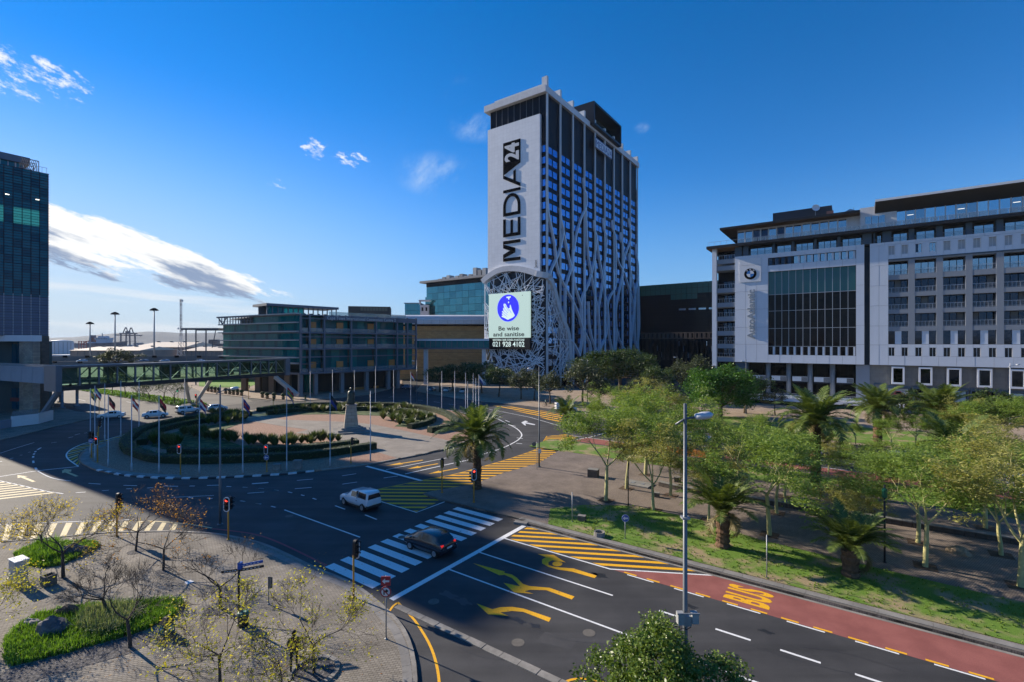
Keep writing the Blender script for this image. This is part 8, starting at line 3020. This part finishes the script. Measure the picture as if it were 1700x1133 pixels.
for px,py,sz_,lb in((1125,801,.42,'small brown cube seat near the seat wall end'),(1090,826,.34,'small dark cube seat beside the utility slab'),(966,866,.38,'low dark timber block at the corner of the lawn'),(985,792,.7,'grey stone cube beside the low fever tree')):
 p=G(px,py,KH)
 o=thing('seat_block',lb,'seat',p,GA+.2)
 MB().box(-sz_*.8,sz_*.8,-sz_*.6,sz_*.6,0,sz_*1.1).build('block',mat('block_brown',(.12,.09,.07),.9,var=.25,bump=.5),o)
 MB().box(-sz_*.84,sz_*.84,-sz_*.64,sz_*.64,sz_*1.1,sz_*1.1+.06).build('top',M_SLAB,o)
t=thing('utility_slab','pale concrete utility slab raised on the park paving','slab',G(1062,806,KH),GA)
MB().box(-1.4,1.2,-.9,.9,0,.14).build('slab',M_SLAB,t)
for x in(-.7,.3):
 piece('hatch',M_STEEL,t,x-.2,x+.2,-.25,.25,.141,.16)
wp=[Vector((q.x,q.y,0))for q in smooth_line(GP([(1093,808),(1138,818),(1210,829),(1290,842),(1380,856),(1475,871),(1580,888),(1700,908),(1800,925)],KH),5)]
sw_=thing('seat_wall','long low dark brick seat wall running across the park','wall',(wp[0].x,wp[0].y,KH))
M_BRD=mat('seat_brick',(.075,.06,.05),.9,var=.3,vscale=3,bump=.4,island=.0)
rs_=resample(wp,.62)
for i in range(len(rs_)-1):
 a,b=rs_[i]-rs_[0],rs_[i+1]-rs_[0]
 d=(b-a).normalized()
 for c in range(2):
  fpiece('brick',M_BRD,sw_,a,d,.01+.3*(c%2)*0,.60,0,.4,c*.21+.005,c*.21+.2)
 fpiece('coping',M_SLAB,sw_,a,d,.005,.61,-.05,.45,.42,.49)
for px,py,*_r in FT:
 c=G(px,py,KH)
 q=[c+CU*a*.62+CV*b*.62 for a,b in((-1,-1),(1,-1),(1,1),(-1,1))]
 MB().prism([(v.x,v.y)for v in q],.08,KH+.02).build('tree_pit',M_SOIL,park)
for px,py,sx,sy,sz_,lb in((494,779,.42,.3,.95,'pale concrete box beside the near rim flagpole'),(460,780.5,.36,.3,.6,'low grey concrete box right of the blue arrow disc')):
 t=thing('concrete_box',lb,'box',G(px,py,KH),.1)
 MB().box(-sx,sx,-sy,sy,0,sz_).build('body',M_SLAB if sz_>.8 else M_KERB,t)
 MB().box(-sx-.03,sx+.03,-sy-.03,sy+.03,sz_,sz_+.05).build('lid',M_SLAB,t)
PL=[(345.6,651),(351.2,652),(357.2,652.8),(363,653.6),(374.6,655),(381.4,655.7),(387.6,656.3),(394.3,657),(401,658),(435.7,661.5),(443.5,663.3),(455,663.5),(470.3,664.5),(483.1,663)]
pot=None
for i,(px,py)in enumerate(PL):
 q=G(px,py,KH)
 lb='%s planter of the row before the convention centre, counted from the left'%('first','second','third','fourth','fifth','sixth','seventh','eighth','ninth','tenth','eleventh','twelfth','thirteenth','fourteenth')[i]
 if pot is None:
  pot=thing('planter',lb,'planter',q,0,'round planters along the kerb')
  MB().lathe([(.28,0),(.42,.35),(.48,.75),(.44,.78)],12).build('pot',mat('pot_tan',(.26,.17,.09),.8),pot,True)
  MB().lathe([(.1,.75),(.5,.95),(.62,1.25),(.45,1.6),(.1,1.75)],9).build('plant',mat('planter_green',(.045,.06,.02),.9,var=.4,vscale=6),pot)
 else:
  dup(pot,q,i*.7,lb)
t=thing('road_barrier','orange road works barrier with a blue panel behind the fever trees','barrier',G(1124,756),GA)
for k in range(6):
 o=MB().add([(-.75,-.3,0),(.75,-.3,0),(.75,.3,0),(-.75,.3,0),(-.75,-.12,.95),(.75,-.12,.95),(.75,.12,.95),(-.75,.12,.95)],[(0,1,5,4),(1,2,6,5),(2,3,7,6),(3,0,4,7),(4,5,6,7)]).build('barrier_block',mat('barrier_orange',(.55,.20,.03),.6),t,loc=(-4.6+k*1.6,0,0))
MB().box(5,5.8,-.2,.2,0,2.4).build('blue_panel',M_BLUE,t)
for pts,m,nm in(([(272,972),(298,964),(308,968),(282,976)],M_KERB_DK,'drain_grate'),([(305,968),(316,964),(322,967),(311,971.5)],M_SWH,'pale_tile'),([(415,981),(430,975),(438,979),(424,986)],M_SLAB,'pale_tile'),([(455,968),(478,962),(487,968),(463,975)],M_KERB_DK,'manhole_cover')):
 MB().prism([(q.x,q.y)for q in GP(pts,KH)],.08,KH+.015).build(nm,m,plaza)
t=tag(MB().lathe([(.45,0),(.42,.35),(.3,.33),(.3,.05)],14).build('drain_hood',M_SLAB,None,loc=tuple(G(995,891,KH)),rotz=0),'round concrete drain hood at the kerb of the lawn','drain')
# ==== people and the statue
def figure(name,joints,edges,m,parent=None,sub=2,loc=None,rotz=0):
 """one continuous skinned body: joints {name: (x, y, z, radius)}"""
 names=list(joints)
 me=bpy.data.meshes.new(name)
 me.from_pydata([joints[k][:3]for k in names],[(names.index(a),names.index(b))for a,b in edges],[])
 o=link('tmp',me)
 sk=o.modifiers.new('skin','SKIN')
 for i,k in enumerate(names):
  r=joints[k][3]
  me.skin_vertices[0].data[i].radius=(r,r)
 me.skin_vertices[0].data[0].use_root=True
 ss=o.modifiers.new('sub','SUBSURF')
 ss.levels=sub
 dg=bpy.context.evaluated_depsgraph_get()
 out=bpy.data.meshes.new_from_object(o.evaluated_get(dg))
 bpy.data.objects.remove(o)
 out.name=name
 out.materials.clear()
 out.materials.append(m)
 out.polygons.foreach_set('use_smooth',[True]*len(out.polygons))
 return link(name,out,parent,loc,rotz)
M_SKIN=mat('skin',(.16,.085,.055),.6)
M_CLB=mat('clothes_black',(.014,.014,.016),.85)
M_CLR=mat('clothes_rust',(.16,.05,.035),.85)
M_HAIR=mat('hair_dark',(.012,.009,.008),.7)
ED=[('pel','wai'),('wai','che'),('che','nck'),('nck','hd0'),('hd0','hd1'),('che','shl'),('shl','ell'),('ell','hal'),('che','shr'),('shr','elr'),('elr','har'),('pel','hil'),('hil','knl'),('knl','anl'),('anl','tol'),('pel','hir'),('hir','knr'),('knr','anr'),('anr','tor')]
def walker():
 return dict(pel=(0,0,.95,.15),wai=(0,.01,1.1,.13),che=(0,.02,1.32,.15),nck=(0,0,1.49,.055),hd0=(0,-.02,1.57,.085),hd1=(0,-.03,1.68,.085),shl=(-.19,.01,1.40,.065),ell=(-.25,.06,1.14,.048),hal=(-.24,-.10,.93,.038),shr=(.19,.01,1.40,.065),elr=(.25,-.03,1.14,.048),har=(.24,-.2,.95,.038),hil=(-.10,0,.88,.095),knl=(-.11,-.16,.50,.065),anl=(-.11,-.12,.09,.045),tol=(-.12,-.26,.04,.035),hir=(.10,0,.88,.095),knr=(.11,.06,.50,.065),anr=(.11,.28,.12,.045),tor=(.12,.18,.04,.035))
def head_bits(t,z,y=-.03,hair=M_HAIR,skin=M_SKIN):
 h=MB()
 h.lathe([(.02,-.12),(.075,-.09),(.092,-.01),(.088,.06),(.05,.115),(.01,.125)],14)
 o=h.build('head',skin,t,True,loc=(0,y,z))
 MB().lathe([(.097,-.03),(.101,.04),(.07,.115),(.01,.135)],14).build('hair',hair,o,True,loc=(0,.012,.006))
 MB().add([(-.014,-.088,-.02),(.014,-.088,-.02),(0,-.115,-.025),(0,-.085,.03)],[(0,2,3),(2,1,3),(0,1,2)]).build('nose',skin,o)
 for s in(-1,1):
  MB().lathe([(.008,-.006),(.012,0),(.004,.006)],8).build('eye',M_HAIR,o,loc=(s*.033,-.083,.015)).rotation_euler=(R(90),0,0)
  MB().lathe([(.01,-.025),(.02,0),(.01,.025)],8).build('ear',skin,o,loc=(s*.093,0,0))
 MB().box(-.026,.026,-.088,-.08,-.058,-.05).build('mouth',M_CLR,o)
def hands(t,J,skin=M_SKIN):
 for k in('hal','har'):
  x,y,z,r=J[k]
  mb=MB()
  mb.tube([(x,y,z+.02),(x,y-.02,z-.07)],[.03,.036],8)
  for i in range(4):
   fx=x-.027+i*.018
   mb.tube([(fx,y-.02,z-.07),(fx,y-.03,z-.11),(fx,y-.05,z-(.135+.01*(i in(1,2))))],[.0095,.009,.007],5)
  mb.tube([(x+.03,y-.02,z-.02),(x+.05,y-.05,z-.06),(x+.045,y-.07,z-.085)],[.011,.010,.008],5)
  mb.build('hand',skin,t,True)
p=G(488,1112,KH)
pe_=thing('person','person in dark clothes and a rust top walking between the plaza trees','person',p,R(200))
J=walker()
figure('body',J,ED,M_CLB,pe_)
MB().lathe([(.165,1.0),(.175,1.15),(.185,1.32),(.13,1.44),(.06,1.5)],14).build('top',M_CLR,pe_,True)
pe_.children[-1].scale=(1.08,.8,1)
head_bits(pe_,1.63)
hands(pe_,J)
p=G(907,676,KH)
by=thing('bicycle','black bicycle standing under the street trees with its rider','bicycle',p,0)
for x in(-.52,.52):
 w=MB()
 w.tube([(x+.33*math.cos(a),0,.34+.33*math.sin(a))for a in np.linspace(0,2*PI,25)],.025,5,cap=False)
 wo=w.build('wheel',M_TYRE,by)
 sp_=MB()
 for k in range(8):
  a=PI*k/8
  sp_.tube([(x-.32*math.cos(a),0,.34-.32*math.sin(a)),(x+.32*math.cos(a),0,.34+.32*math.sin(a))],.004,3)
 sp_.build('spokes',M_STEEL,wo)
for a,b in(((-.52,.34),(-.15,.30)),((-.15,.30),(.36,.82)),((-.15,.30),(-.22,.86)),((-.22,.80),(.36,.80)),((-.52,.34),(-.22,.78)),((.52,.34),(.36,.98))):
 rod('frame_tube',M_CLB,by,(a[0],0,a[1]),(b[0],0,b[1]),.035,n=8)
rod('handlebar',M_CLB,by,(.34,-.25,1.0),(.34,.25,1.0),.03,n=8)
MB().box(-.34,-.10,-.07,.07,.86,.91).build('saddle',M_CLB,by)
cy=thing('person','cyclist in a pale green top sitting on the bicycle under the trees','person',(p.x,p.y,KH),R(90))
J=walker()
J.update(pel=(0,.2,.98,.15),wai=(0,.16,1.13,.13),che=(0,.06,1.36,.15),nck=(0,-.0,1.52,.055),hd0=(0,-.03,1.60,.085),hd1=(0,-.04,1.71,.085),shl=(-.19,.05,1.42,.065),ell=(-.24,-.1,1.22,.048),hal=(-.22,-.32,1.06,.038),shr=(.19,.05,1.42,.065),elr=(.24,-.1,1.22,.048),har=(.22,-.32,1.06,.038),hil=(-.11,.18,.92,.095),knl=(-.16,-.12,.62,.065),anl=(-.15,-.02,.26,.045),tol=(-.15,-.14,.22,.035),hir=(.12,.18,.92,.095),knr=(.22,.0,.5,.065),anr=(.26,.05,.09,.045),tor=(.26,-.08,.04,.035))
figure('body',J,ED,M_CLB,cy)
MB().lathe([(.17,1.02),(.175,1.18),(.18,1.34),(.12,1.45),(.06,1.52)],12).build('top',mat('top_pale_green',(.28,.36,.28),.8),cy,True,loc=(0,.11,0))
head_bits(cy,1.66,-.04)
hands(cy,J)
p=G(583,717,KH)
stt=thing('statue','weathered bronze cloaked statue on a tall tapering stone plinth','statue',p,R(20))
M_PLI=mat_brick('plinth_stone',(.37,.31,.235),(.44,.375,.29),(.2,.17,.13),1.1,.55,.02,vert=True,dirt=.2)
M_BRZ=mat('bronze',(.035,.05,.042),.5,metal=.35,var=.4,vscale=3)
dst=p.y
zst=lambda y:zrow(y,dst)-KH
for s,z0,z1 in((2.9,.02,.25),(2.1,.25,.5),(1.55,.5,.8)):
 piece('step',M_SLAB,stt,-s,s,-s,s,z0,z1)
pzt=zst(674)
w0,w1=1.15,.80
nb=7
for k in range(nb):
 z0,z1=lerp(.8,pzt,k/nb),lerp(.8,pzt,(k+1)/nb)
 a,b=lerp(w0,w1,k/nb),lerp(w0,w1,(k+1)/nb)
 ins=.985
 MB().add([(-a,-a,z0),(a,-a,z0),(a,a,z0),(-a,a,z0),(-b*ins,-b*ins,z1-.03),(b*ins,-b*ins,z1-.03),(b*ins,b*ins,z1-.03),(-b*ins,b*ins,z1-.03)],[(0,3,2,1),(4,5,6,7),(0,1,5,4),(1,2,6,5),(2,3,7,6),(3,0,4,7)]).build('stone_course',M_PLI,stt)
piece('cap',M_SLAB,stt,-.9,.9,-.9,.9,pzt,pzt+.15)
hs_=(zst(645)-pzt-.15)/1.76
fgp=MB().lathe([(.34,0),(.36,.25),(.31,.7),(.33,1.05),(.33,1.28),(.24,1.42),(.08,1.5)],16)
fo=fgp.build('cloak',M_BRZ,stt,True,loc=(0,0,pzt+.15))
fo.scale=(hs_,hs_*.8,hs_)
for v in fo.data.vertices:
 a=math.atan2(v.co.y,v.co.x)
 k=1+.10*math.sin(a*6+v.co.z*2)
 v.co.x=v.co.x*k+.10*max(0,1-v.co.z)*(v.co.x<0)*-1
 v.co.y*=k
J=walker()
J.update(elr=(.30,-.16,1.18,.055),har=(.22,-.34,1.3,.04),ell=(-.30,.02,1.12,.055),hal=(-.30,-.14,.92,.04))
bo_=figure('body',J,ED,M_BRZ,stt,loc=(0,0,pzt+.15))
bo_.scale=(hs_,)*3
MB().lathe([(.02,-.12),(.075,-.09),(.092,-.01),(.088,.06),(.05,.115),(.01,.125)],12).build('head',M_BRZ,bo_,True,loc=(0,-.03,1.63))
MB().lathe([(.15,1.69),(.15,1.72),(.09,1.74),(.08,1.80),(.02,1.82)],12).build('hat',M_BRZ,bo_,True)
# ==== sea air
hz_=MB().box(-7200,7200,-7100,7100,-1.2,136).build('haze',None)
hz_['kind']='stuff'
mh=bpy.data.materials.new('haze_air')
mh.use_nodes=True
N_=mh.node_tree.nodes
N_.remove(N_['Principled BSDF'])
pv=N_.new('ShaderNodeVolumePrincipled')
pv.inputs['Color'].default_value=(.78,.88,1.0,1)
pv.inputs['Density'].default_value=5.5e-5
mh.node_tree.links.new(pv.outputs[0],N_['Material Output'].inputs['Volume'])
hz_.data.materials.append(mh)
